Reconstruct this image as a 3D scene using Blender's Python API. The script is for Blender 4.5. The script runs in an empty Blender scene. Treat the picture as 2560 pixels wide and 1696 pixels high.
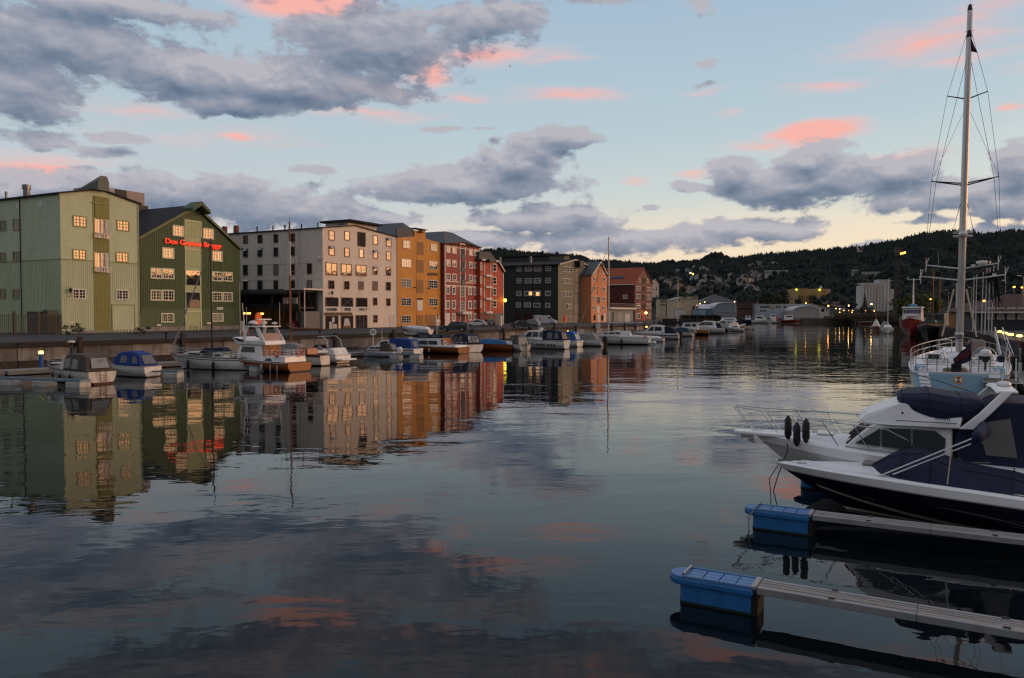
import bpy,bmesh,math,random
import numpy as np
from mathutils import Vector,Matrix
R=math.radians
random.seed(7)
SC=bpy.context.scene
COL=SC.collection

# ------------------------------------------------------------------ camera
F=1953.0;CX,CY=1280.0,848.0;VH=786.0;EYE=5.0
PITCH=math.atan((CY-VH)/F)
cam_d=bpy.data.cameras.new('camera');cam=bpy.data.objects.new('camera',cam_d);COL.objects.link(cam)
cam_d.sensor_width=36.0;cam_d.lens=36.0*F/2560.0
cam_d.clip_start=0.1;cam_d.clip_end=20000
cam.location=(0,0,EYE);cam.rotation_euler=(R(90)-PITCH,0,0)
SC.camera=cam

def srgb(r,g,b):
    o=[]
    for c in(r,g,b):
        c/=255.0
        o.append(c/12.92 if c<=0.04045 else((c+0.055)/1.055)**2.4)
    return tuple(o)

# ------------------------------------------------------------------ sky
world=bpy.data.worlds.new('World');SC.world=world;world.use_nodes=True
def build_sky():
    nt=world.node_tree;N=nt.nodes;L=nt.links
    N.clear()
    def node(tree,t,**kw):
        n=tree.nodes.new(t)
        for k,v in kw.items():setattr(n,k,v)
        return n
    def math_(tree,op,a,b=None,c=None,clamp=False):
        n=tree.nodes.new('ShaderNodeMath');n.operation=op;n.use_clamp=clamp
        for i,x in enumerate((a,b,c)):
            if x is None:continue
            if isinstance(x,(int,float)):n.inputs[i].default_value=x
            else:tree.links.new(x,n.inputs[i])
        return n.outputs[0]
    def vmath(tree,op,a,b=None,c=None):
        n=tree.nodes.new('ShaderNodeVectorMath');n.operation=op
        for i,x in enumerate((a,b,c)):
            if x is None:continue
            if isinstance(x,(tuple,list)):n.inputs[i].default_value=x
            elif isinstance(x,(int,float)):n.inputs['Scale'].default_value=x
            else:tree.links.new(x,n.inputs[i])
        return n.outputs['Value']if op=='LENGTH' else n.outputs[0]
    def maprange(tree,x,a,b,c=0.0,d=1.0,smooth=True):
        n=tree.nodes.new('ShaderNodeMapRange');n.interpolation_type='SMOOTHSTEP' if smooth else 'LINEAR'
        n.inputs['From Min'].default_value=a;n.inputs['From Max'].default_value=b
        n.inputs['To Min'].default_value=c;n.inputs['To Max'].default_value=d
        tree.links.new(x,n.inputs['Value']);return n.outputs[0]
    def mix(tree,f,a,b,blend='MIX'):
        n=tree.nodes.new('ShaderNodeMix');n.data_type='RGBA';n.blend_type=blend
        for s,x in((n.inputs[0],f),(n.inputs[6],a),(n.inputs[7],b)):
            if isinstance(x,(int,float)):s.default_value=x
            elif isinstance(x,(tuple,list)):s.default_value=(*x,1.0)if len(x)==3 else x
            else:tree.links.new(x,s)
        return n.outputs[2]
    def noise(tree,vec,scale,detail,rough=0.55,dist=0.0):
        n=tree.nodes.new('ShaderNodeTexNoise');n.inputs['Scale'].default_value=scale
        n.inputs['Detail'].default_value=detail;n.inputs['Roughness'].default_value=rough
        n.inputs['Distortion'].default_value=dist
        tree.links.new(vec,n.inputs['Vector']);return n.outputs[0]
    def angles(u,v): # azimuth and elevation (degrees) of a point of sky
        x,y,z=(u*1.08154-CX)/F,1.0,(VH-v*1.08154)/F
        return math.degrees(math.atan2(x,y)),math.degrees(math.atan2(z,math.hypot(x,y)))
    # clouds: centre u, v, half sizes (in 2367-wide sky chart), weight
    GREY=[(130,110,290,105,1.1),(420,165,230,62,1.05),(640,190,330,66,1.3),(540,228,190,44,1.25),(880,105,220,95,1.1),(1130,70,160,58,.95),(60,215,150,80,.95),
            (250,20,330,45,1.0),(110,312,95,24,.8),(285,314,75,16,.8),(255,346,85,20,.85),(120,432,280,42,1.0),(430,460,330,66,1.05),(640,490,240,48,1.05),(840,508,140,26,.85),
            (735,390,70,13,.75),(1080,428,270,42,1.1),(1200,385,120,52,1.1),(1300,312,85,30,1.0),(1240,345,70,36,.9),(1022,304,46,12,.75),(1000,452,200,26,.9),
            (1250,508,190,40,1.0),(1400,562,230,36,1.0),(1120,560,200,26,.85),(1340,492,60,30,.9),(1483,487,17,7,.7),
            (1850,418,270,62,1.3),(1868,368,85,48,1.2),(1690,398,75,44,1.1),(1590,432,80,17,.85),(2060,400,110,44,1.05),(2160,455,210,48,1.1),
            (1750,528,180,30,1.0),(1590,560,140,34,.85),(1840,520,110,16,.75),(2350,395,80,62,1.2),(2320,470,130,44,1.05),(2140,520,70,12,.7),(2030,572,90,11,.7),(2300,540,90,18,.8),
            (1640,146,32,11,.55),(1652,190,26,8,.5),(1370,4,120,18,.65),(925,230,34,8,.6),(1620,10,50,20,.5),(1130,305,30,6,.5),
            (500,-90,520,80,.95),(1150,-70,420,60,.9),(1750,-150,420,70,.85),(2250,-190,330,80,.9),(1250,-210,500,60,.9),(-250,150,300,120,.9),(2560,420,190,60,1.0),(-200,460,260,60,.9)]
    PINK=[(700,-2,170,62,1.3),(985,165,62,40,1.0),(870,208,110,22,.95),(760,228,60,14,.7),(1130,138,160,26,.75),(540,320,64,16,.95),(500,312,220,30,.35),(90,392,150,32,1.0),(150,365,200,24,.45),
            (1060,217,70,15,.6),(1300,220,150,16,.5),(860,262,180,18,.5),(1870,308,130,34,1.3),(1760,330,90,20,.6),(2090,375,110,26,.6),(2110,95,230,62,.62),(2220,40,200,50,.5),(1900,205,110,18,.45),(2330,262,50,12,.7),
            (1690,255,40,14,.4),(1470,416,50,15,.6),(1590,395,60,15,.55),(1270,152,110,13,.4),(980,420,80,16,.35),(1640,205,60,6,.35),(2180,140,230,20,.5),
            (640,-70,260,60,1.1),(1700,-70,260,40,.7),(2150,-90,260,36,.6),(900,-170,300,40,.9),(1000,-40,170,34,.8),(1350,-110,260,40,.7),(300,250,180,24,.4),(2500,120,200,40,.5)]
    def field_group(name,blobs,inv=1.0):
        g=bpy.data.node_groups.new(name,'ShaderNodeTree')
        g.interface.new_socket('P',in_out='INPUT',socket_type='NodeSocketVector')
        g.interface.new_socket('F',in_out='OUTPUT',socket_type='NodeSocketFloat')
        gi=g.nodes.new('NodeGroupInput');go=g.nodes.new('NodeGroupOutput')
        acc=None
        for u,v,su,sv,w in blobs:
            a,e=angles(u,v);a2,e2=angles(u+su,v);a3,e3=angles(u,v-sv)
            sa=1.0/max(.3,abs(a2-a)*1.12);se=1.0/max(.22,abs(e3-e)*1.12)
            d=vmath(g,'LENGTH',vmath(g,'MULTIPLY_ADD',gi.outputs[0],(sa,se,0),(-a*sa,-e*se,0)))
            f=math_(g,'MULTIPLY_ADD',d,-w,w)
            acc=f if acc is None else math_(g,'SMOOTH_MAX',acc,f,0.18 if inv else .08)
        g.links.new(acc,go.inputs[0]);return g
    gg=field_group('cloud_field',GREY);gp=field_group('pink_field',PINK,0)
    tc=N.new('ShaderNodeTexCoord');D=tc.outputs['Generated']
    sep=N.new('ShaderNodeSeparateXYZ');L.new(D,sep.inputs[0])
    az=math_(nt,'MULTIPLY',math_(nt,'ARCTAN2',sep.outputs[0],sep.outputs[1]),57.2958)
    el=math_(nt,'MULTIPLY',math_(nt,'ARCSINE',sep.outputs[2]),57.2958)
    comb=N.new('ShaderNodeCombineXYZ');L.new(az,comb.inputs[0]);L.new(el,comb.inputs[1]);P=comb.outputs[0]
    # domain warp so that no ellipse shows
    def colnoise(vec,scale,detail,rough=.55):
        n=N.new('ShaderNodeTexNoise');n.inputs['Scale'].default_value=scale;n.inputs['Detail'].default_value=detail
        n.inputs['Roughness'].default_value=rough;L.new(vec,n.inputs['Vector']);return n.outputs['Color']
    W1=vmath(nt,'SUBTRACT',colnoise(vmath(nt,'MULTIPLY',P,(.10,.20,0)),1.0,4.0,.55),(.5,.5,.5))
    Pw=vmath(nt,'ADD',P,vmath(nt,'MULTIPLY',W1,(5.0,2.6,0)))
    # grey cumulus
    nv=vmath(nt,'MULTIPLY',P,(.46,.74,0))
    nz=noise(nt,nv,1.0,9.0,.54,.2)
    nzu=noise(nt,vmath(nt,'ADD',nv,(.05,.26,0)),1.0,5.0,.58,.25)
    def use(g,p):
        n=N.new('ShaderNodeGroup');n.node_tree=g;L.new(p,n.inputs[0]);return n.outputs[0]
    f0=use(gg,Pw);f1=use(gg,vmath(nt,'ADD',Pw,(0,1.0,0)))
    # the same sort of cover carries on over the rest of the sky
    gen=noise(nt,vmath(nt,'MULTIPLY',P,(.035,.10,0)),1.0,3.0,.5)
    out=math_(nt,'MAXIMUM',maprange(nt,el,22.5,30),math_(nt,'MULTIPLY',maprange(nt,math_(nt,'ABSOLUTE',az),34,44),maprange(nt,el,10,20)))
    gf=math_(nt,'SUBTRACT',math_(nt,'MULTIPLY',math_(nt,'MULTIPLY_ADD',gen,3.2,-1.15),out),math_(nt,'MULTIPLY_ADD',out,-.9,.9))
    f0=math_(nt,'MAXIMUM',f0,gf)
    nzm=math_(nt,'MULTIPLY_ADD',nz,2.0,-1.0)
    nf=math_(nt,'MULTIPLY_ADD',noise(nt,vmath(nt,'MULTIPLY',P,(1.3,2.6,0)),1.0,5.0,.6),2.0,-1.0)
    den=math_(nt,'ADD',math_(nt,'ADD',f0,math_(nt,'MULTIPLY',nzm,.74)),math_(nt,'MULTIPLY',nf,.26))
    alpha=maprange(nt,den,.02,.36)
    # relief: paler tops and rims, dark blue bellies
    rel=math_(nt,'ADD',math_(nt,'MULTIPLY',math_(nt,'SUBTRACT',nz,nzu),1.25),math_(nt,'MULTIPLY',math_(nt,'SUBTRACT',f0,f1),.85))
    thick=maprange(nt,den,.05,1.0)
    tone=math_(nt,'ADD',math_(nt,'SUBTRACT',.74,math_(nt,'MULTIPLY',thick,.38)),rel,clamp=True)
    ramp=N.new('ShaderNodeValToRGB');L.new(tone,ramp.inputs[0])
    cr=ramp.color_ramp;cr.elements[0].position=0.0;cr.elements[0].color=(*srgb(92,108,132),1)
    cr.elements[1].position=1.0;cr.elements[1].color=(*srgb(178,176,184),1)
    for p_,c_ in((.3,(116,128,148)),(.6,(142,147,162)),(.82,(160,161,173))):
        e_=cr.elements.new(p_);e_.color=(*srgb(*c_),1)
    # base of the sky by elevation, two sides
    def skyramp(stops):
        r=N.new('ShaderNodeValToRGB');L.new(maprange(nt,el,0,60,smooth=False),r.inputs[0])
        els=r.color_ramp.elements
        while len(els)>1:els.remove(els[-1])
        for i,(e,c)in enumerate(stops):
            x=els[0]if i==0 else els.new(e/60.0)
            x.position=e/60.0;x.color=(*srgb(*c),1)
        return r.outputs[0]
    right=skyramp([(0,(242,208,165)),(3,(243,218,180)),(6,(229,216,194)),(8.5,(197,207,204)),(13,(177,196,204)),(21,(160,182,202)),(32,(126,146,178)),(60,(84,110,146))])
    left=skyramp([(0,(230,200,184)),(4,(218,200,194)),(7.5,(190,196,200)),(12,(178,193,201)),(21,(160,184,201)),(32,(124,156,182)),(60,(84,114,148))])
    base=mix(nt,maprange(nt,az,-24,26),left,right)
    # physical dusk sky, only a breath of it
    ns=N.new('ShaderNodeTexSky');ns.sky_type='NISHITA';ns.sun_disc=False
    ns.sun_elevation=R(2.0);ns.sun_rotation=R(88);ns.altitude=10
    bsc=N.new('ShaderNodeVectorMath');bsc.operation='SCALE';bsc.inputs['Scale'].default_value=.006;L.new(ns.outputs[0],bsc.inputs[0])
    base=mix(nt,1.0,base,bsc.outputs[0],'ADD')
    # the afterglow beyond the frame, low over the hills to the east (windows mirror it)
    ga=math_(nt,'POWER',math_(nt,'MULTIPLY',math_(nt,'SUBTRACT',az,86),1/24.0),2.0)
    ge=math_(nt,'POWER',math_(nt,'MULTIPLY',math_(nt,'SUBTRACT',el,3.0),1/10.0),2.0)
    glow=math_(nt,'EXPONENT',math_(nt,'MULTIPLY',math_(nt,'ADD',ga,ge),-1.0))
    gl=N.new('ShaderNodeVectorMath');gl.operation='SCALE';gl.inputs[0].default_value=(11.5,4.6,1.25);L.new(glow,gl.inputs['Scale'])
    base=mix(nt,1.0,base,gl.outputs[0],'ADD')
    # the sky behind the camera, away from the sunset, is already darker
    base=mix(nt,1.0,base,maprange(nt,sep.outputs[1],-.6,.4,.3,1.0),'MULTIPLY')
    # thin pink cloud
    pn=noise(nt,vmath(nt,'MULTIPLY',P,(.16,.75,0)),1.0,7.0,.6,.5)
    fp=math_(nt,'ADD',use(gp,Pw),math_(nt,'MULTIPLY',math_(nt,'MULTIPLY_ADD',pn,2.0,-1.0),.50))
    pa=maprange(nt,fp,-.12,.80,0.0,.92)
    gen2=maprange(nt,math_(nt,'MULTIPLY',pn,out),.52,.75,0,.5)
    pa=math_(nt,'MAXIMUM',pa,gen2)
    pcol=mix(nt,pa,srgb(222,190,190),srgb(245,172,158))
    col=mix(nt,pa,base,pcol)
    col=mix(nt,math_(nt,'MULTIPLY',alpha,.95),col,ramp.outputs[0])
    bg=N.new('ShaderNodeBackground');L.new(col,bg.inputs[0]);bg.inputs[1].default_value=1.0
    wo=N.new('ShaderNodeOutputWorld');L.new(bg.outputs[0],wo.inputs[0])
build_sky()
world.cycles.sampling_method='MANUAL';world.cycles.sample_map_resolution=512

# ------------------------------------------------------------------ sun: the last warm light low from the east, very soft
sun_d=bpy.data.lights.new('sun','SUN');sun=bpy.data.objects.new('sun',sun_d);COL.objects.link(sun)
sun_d.energy=0.85;sun_d.angle=R(60);sun_d.color=(1.0,.80,.62)
_az=R(82);_el=R(5)
_dir=Vector((math.sin(_az)*math.cos(_el),math.cos(_az)*math.cos(_el),math.sin(_el)))
sun.rotation_euler=_dir.to_track_quat('Z','Y').to_euler()

SC.view_settings.view_transform='Standard';SC.view_settings.look='None'
SC.view_settings.exposure=0.12;SC.view_settings.gamma=1.0;SC.view_settings.use_curve_mapping=False
SC.render.engine='CYCLES'
SC.cycles.use_denoising=True
SC.cycles.max_bounces=6;SC.cycles.glossy_bounces=4;SC.cycles.transparent_max_bounces=8
SC.cycles.sample_clamp_indirect=6.0
SC.cycles.filter_width=1.35

# ------------------------------------------------------------------ helpers
def G(u,v,z=0.0):
    """point of the level plane at height z that lies along the sight line u, v"""
    d=ray(u,v);t=(z-EYE)/d.z
    return Vector((d.x*t,d.y*t,z))
def ray(u,v):
    a=(u-CX)/F;b=(CY-v)/F
    return Vector((a,math.cos(PITCH)+b*math.sin(PITCH),-math.sin(PITCH)+b*math.cos(PITCH)))
def AT(u,v,Y):
    d=ray(u,v);t=Y/d.y
    return Vector((d.x*t,Y,EYE+d.z*t))
def crop(x0,y0,k):
    return lambda x,y:(x0+x*k,y0+y*k)
C1=crop(0,440,.34446);C2=crop(540,520,.2806);C3=crop(960,540,.22962);C4=crop(1220,580,.21124);C5=crop(1600,620,.21124);C6=crop(2060,560,.2551)

class MB:
    def __init__(s):s.v=[];s.f=[]
    def add(s,vs,fs):
        o=len(s.v);s.v+=[tuple(p)for p in vs];s.f+=[tuple(i+o for i in f)for f in fs];return s
    def box(s,x0,x1,y0,y1,z0,z1):
        return s.add([(x0,y0,z0),(x1,y0,z0),(x1,y1,z0),(x0,y1,z0),(x0,y0,z1),(x1,y0,z1),(x1,y1,z1),(x0,y1,z1)],
                     [(0,3,2,1),(4,5,6,7),(0,1,5,4),(1,2,6,5),(2,3,7,6),(3,0,4,7)])
    def prism_y(s,poly,y0,y1):
        n=len(poly)
        vs=[(x,y0,z)for x,z in poly]+[(x,y1,z)for x,z in poly]
        fs=[tuple(range(n)),tuple(range(2*n-1,n-1,-1))]
        fs+=[(i,i+n,(i+1)%n+n,(i+1)%n)for i in range(n)]
        return s.add(vs,fs)
    def prism_z(s,poly,z0,z1):
        n=len(poly)
        vs=[(x,y,z0)for x,y in poly]+[(x,y,z1)for x,y in poly]
        fs=[tuple(range(n-1,-1,-1)),tuple(range(n,2*n))]
        fs+=[(i,(i+1)%n,(i+1)%n+n,i+n)for i in range(n)]
        return s.add(vs,fs)
    def tube(s,p0,p1,r0,r1=None,n=6):
        r1=r0 if r1 is None else r1
        p0=Vector(p0);p1=Vector(p1);d=(p1-p0)
        if d.length<1e-6:return s
        d.normalize();a=d.orthogonal().normalized();b=d.cross(a)
        vs=[]
        for p,r in((p0,r0),(p1,r1)):
            for k in range(n):
                w=2*math.pi*k/n;vs.append(p+a*math.cos(w)*r+b*math.sin(w)*r)
        fs=[(k,(k+1)%n,(k+1)%n+n,k+n)for k in range(n)]+[tuple(range(n-1,-1,-1)),tuple(range(n,2*n))]
        return s.add(vs,fs)
    def path(s,pts,r,n=6):
        for a,b in zip(pts[:-1],pts[1:]):s.tube(a,b,r,r,n)
        return s
    def loft(s,rings,cap=True,closed=True):
        n=len(rings[0]);o=len(s.v)
        vs=[p for r in rings for p in r];fs=[]
        for i in range(len(rings)-1):
            for k in range(n if closed else n-1):
                k2=(k+1)%n
                fs.append((i*n+k,i*n+k2,(i+1)*n+k2,(i+1)*n+k))
        if cap:fs+=[tuple(range(n-1,-1,-1)),tuple(range((len(rings)-1)*n,len(rings)*n))]
        return s.add(vs,fs)
    def lathe(s,prof,c=(0,0,0),n=10,axis='z'):
        rings=[]
        for r,h in prof:
            ring=[]
            for k in range(n):
                w=2*math.pi*k/n
                if axis=='z':ring.append((c[0]+r*math.cos(w),c[1]+r*math.sin(w),c[2]+h))
                elif axis=='x':ring.append((c[0]+h,c[1]+r*math.cos(w),c[2]+r*math.sin(w)))
                else:ring.append((c[0]+r*math.cos(w),c[1]+h,c[2]+r*math.sin(w)))
            rings.append(ring)
        return s.loft(rings)
    def mesh(s,name,mat,smooth=False):
        me=bpy.data.meshes.new(name);me.from_pydata(s.v,[],s.f);
        bm=bmesh.new();bm.from_mesh(me);bmesh.ops.recalc_face_normals(bm,faces=bm.faces);bm.to_mesh(me);bm.free()
        if mat:me.materials.append(mat)
        if smooth:
            for p in me.polygons:p.use_smooth=True
        return me
    def build(s,name,mat,parent=None,loc=None,smooth=False,bevel=0,rz=None):
        return link(s.mesh(name,mat,smooth),name,parent,loc,rz,bevel)
def link(me,name,parent=None,loc=None,rz=None,bevel=0):
    o=bpy.data.objects.new(name,me);COL.objects.link(o)
    if parent is not None:o.parent=parent
    if loc is not None:o.location=loc
    if rz is not None:o.rotation_euler=(0,0,rz)
    if bevel:
        m=o.modifiers.new('bevel','BEVEL');m.width=bevel;m.segments=2;m.limit_method='ANGLE';m.angle_limit=R(35)
    return o
def thing(name,label,cat,loc=(0,0,0),rz=0.0,group=None):
    o=bpy.data.objects.new(name,None);COL.objects.link(o);o.location=loc;o.rotation_euler=(0,0,rz)
    o.empty_display_size=.1
    o['label']=label;o['category']=cat
    if group:o['group']=group
    return o
def tag(o,label,cat,group=None):
    o['label']=label;o['category']=cat
    if group:o['group']=group
    return o
def structure(o):o['kind']='structure';return o
def stuff(o):o['kind']='stuff';return o

# ------------------------------------------------------------------ materials
MATS={}
def paint(name,rgb,rough=.55,var=.12,scale=1.5,bump=0.0,bscale=20.0,metal=0.0,spec=.4,stretch=(1,1,1),grime=None,gscale=.35):
    if name in MATS:return MATS[name]
    m=bpy.data.materials.new(name);m.use_nodes=True;nt=m.node_tree;N=nt.nodes;L=nt.links
    b=N['Principled BSDF'];b.inputs['Roughness'].default_value=rough;b.inputs['Metallic'].default_value=metal
    b.inputs['Specular IOR Level'].default_value=spec
    tc=N.new('ShaderNodeTexCoord');mp=N.new('ShaderNodeMapping');mp.inputs['Scale'].default_value=stretch
    L.new(tc.outputs['Object'],mp.inputs[0])
    nz=N.new('ShaderNodeTexNoise');nz.inputs['Scale'].default_value=scale;nz.inputs['Detail'].default_value=6;nz.inputs['Roughness'].default_value=.65
    L.new(mp.outputs[0],nz.inputs['Vector'])
    r=N.new('ShaderNodeValToRGB');L.new(nz.outputs[0],r.inputs[0])
    lo=tuple(max(0,c*(1-var*1.6))for c in rgb);hi=tuple(min(1,c*(1+var))for c in rgb)
    r.color_ramp.elements[0].position=.25;r.color_ramp.elements[0].color=(*lo,1)
    r.color_ramp.elements[1].position=.75;r.color_ramp.elements[1].color=(*hi,1)
    col=r.outputs[0]
    if grime:
        n2=N.new('ShaderNodeTexNoise');n2.inputs['Scale'].default_value=gscale;n2.inputs['Detail'].default_value=8;n2.inputs['Roughness'].default_value=.7
        mp2=N.new('ShaderNodeMapping');mp2.inputs['Scale'].default_value=(1.6,1.6,.35);L.new(tc.outputs['Object'],mp2.inputs[0]);L.new(mp2.outputs[0],n2.inputs['Vector'])
        r2=N.new('ShaderNodeValToRGB');r2.color_ramp.elements[0].position=.48;r2.color_ramp.elements[1].position=.72;L.new(n2.outputs[0],r2.inputs[0])
        mx=N.new('ShaderNodeMix');mx.data_type='RGBA';mx.inputs[7].default_value=(*grime,1)
        ml=N.new('ShaderNodeMath');ml.operation='MULTIPLY';ml.inputs[1].default_value=.8;L.new(r2.outputs[0],ml.inputs[0]);L.new(ml.outputs[0],mx.inputs[0])
        L.new(col,mx.inputs[6]);col=mx.outputs[2]
    L.new(col,b.inputs['Base Color'])
    if bump:
        n3=N.new('ShaderNodeTexNoise');n3.inputs['Scale'].default_value=bscale;n3.inputs['Detail'].default_value=5;L.new(mp.outputs[0],n3.inputs['Vector'])
        bp=N.new('ShaderNodeBump');bp.inputs['Strength'].default_value=bump;bp.inputs['Distance'].default_value=.05
        L.new(n3.outputs[0],bp.inputs['Height']);L.new(bp.outputs[0],b.inputs['Normal'])
    MATS[name]=m;return m
def glow(name,rgb,strength):
    if name in MATS:return MATS[name]
    m=bpy.data.materials.new(name);m.use_nodes=True;nt=m.node_tree;N=nt.nodes
    b=N['Principled BSDF'];b.inputs['Base Color'].default_value=(*[min(1,c)for c in rgb],1)
    b.inputs['Emission Color'].default_value=(*rgb,1);b.inputs['Emission Strength'].default_value=strength
    MATS[name]=m;return m
def glass(name,rgb=(.012,.014,.016),spec=.75,rough=.03,wobble=.08):
    """dark window glass: mirrors the sky, each pane a little out of true"""
    if name in MATS:return MATS[name]
    m=bpy.data.materials.new(name);m.use_nodes=True;nt=m.node_tree;N=nt.nodes;L=nt.links
    b=N['Principled BSDF'];b.inputs['Base Color'].default_value=(*rgb,1);b.inputs['Roughness'].default_value=rough
    b.inputs['Specular IOR Level'].default_value=spec;b.inputs['IOR'].default_value=1.6
    tc=N.new('ShaderNodeTexCoord');oi=N.new('ShaderNodeObjectInfo')
    ad=N.new('ShaderNodeVectorMath');ad.operation='ADD';L.new(tc.outputs['Object'],ad.inputs[0]);L.new(oi.outputs['Location'],ad.inputs[1])
    nz=N.new('ShaderNodeTexNoise');nz.inputs['Scale'].default_value=1.1;nz.inputs['Detail'].default_value=1;L.new(ad.outputs[0],nz.inputs['Vector'])
    bp=N.new('ShaderNodeBump');bp.inputs['Strength'].default_value=wobble;bp.inputs['Distance'].default_value=.05
    L.new(nz.outputs[0],bp.inputs['Height']);L.new(bp.outputs[0],b.inputs['Normal'])
    MATS[name]=m;return m

# ------------------------------------------------------------------ water
def build_water():
    m=bpy.data.materials.new('harbour_water');m.use_nodes=True;nt=m.node_tree;N=nt.nodes;L=nt.links
    b=N['Principled BSDF'];b.inputs['Base Color'].default_value=(.003,.0055,.007,1);b.inputs['Roughness'].default_value=.0
    b.inputs['IOR'].default_value=1.333;b.inputs['Specular IOR Level'].default_value=.275
    tc=N.new('ShaderNodeTexCoord')
    def wave(scale,detail,sx,sy,rot,dist=0.0):
        mp=N.new('ShaderNodeMapping');mp.inputs['Scale'].default_value=(sx,sy,1);mp.inputs['Rotation'].default_value=(0,0,R(rot));L.new(tc.outputs['Object'],mp.inputs[0])
        n=N.new('ShaderNodeTexNoise');n.inputs['Scale'].default_value=scale;n.inputs['Detail'].default_value=detail;n.inputs['Roughness'].default_value=.5
        n.inputs['Distortion'].default_value=dist;L.new(mp.outputs[0],n.inputs['Vector']);return n.outputs[0]
    def mul(a,b_):
        n=N.new('ShaderNodeMath');n.operation='MULTIPLY'
        for i,x in enumerate((a,b_)):
            if isinstance(x,float):n.inputs[i].default_value=x
            else:L.new(x,n.inputs[i])
        return n.outputs[0]
    def add(a,b_):
        n=N.new('ShaderNodeMath');n.operation='ADD';L.new(a,n.inputs[0]);L.new(b_,n.inputs[1]);return n.outputs[0]
    swell=wave(.16,2.0,.6,1.0,18)
    chop=wave(.9,2.0,.55,1.0,-12,.6)
    rip=wave(3.2,2.0,.5,1.0,6,.4)
    mk=N.new('ShaderNodeMapRange');mk.interpolation_type='SMOOTHSTEP';L.new(wave(.022,3.0,.55,1.0,20,.5),mk.inputs[0])
    mk.inputs[1].default_value=.42;mk.inputs[2].default_value=.62;mk.inputs[3].default_value=.30;mk.inputs[4].default_value=1.0
    h=add(mul(swell,.050),add(mul(mul(chop,.021),mk.outputs[0]),mul(mul(rip,.0036),mk.outputs[0])))
    bp=N.new('ShaderNodeBump');bp.inputs['Strength'].default_value=1.0;bp.inputs['Distance'].default_value=1.0
    L.new(h,bp.inputs['Height']);L.new(bp.outputs[0],b.inputs['Normal'])
    w=MB();w.add([(-3000,-600,0),(3500,-600,0),(3500,2500,0),(-3000,2500,0)],[(0,1,2,3)])
    structure(w.build('water',m))
build_water()
# ------------------------------------------------------------------ hills and woods
SKYLINE=[(1100,640),(1150,633),(1222,625),(1262,623),(1321,633),(1355,634),(1452,641),(1473,651),(1537,653),(1600,659),(1653,660),(1720,656),(1777,645),(1815,648),(1853,643),(1917,636),(1980,632),(2022,627),(2100,622),
           (2162,616),(2239,602),(2290,588),(2341,581),(2386,579),(2430,580),(2455,587),(2519,578),(2560,578)]
_tab=[]
for u,v in SKYLINE:
    a=math.atan((u-CX)/F);_tab.append((math.degrees(a),(VH-v-7)/F*math.cos(a)))
_tab=[(-60,.02),(-33,.04),(-12,.055)]+_tab+[(40,.085),(50,.075),(62,.055),(80,.05),(120,.05),(150,.03)]
TA=np.array([t[0]for t in _tab]);TE=np.array([t[1]for t in _tab])
R0,R1=520.0,1900.0
def hill_z(az,r):
    e=np.interp(az,TA,TE);top=e*R1+EYE
    p=np.clip((r-R0)/(R1-R0),0,1.0)
    z=2.5+(top-2.5)*(p**1.25)
    und=np.sin(az*1.9+r*.011)*np.sin(az*.7-r*.007)*9*np.sin(np.pi*p)
    back=np.clip((r-R1)/500.0,0,1);
    return(z+und)*(1-.6*back)
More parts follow.
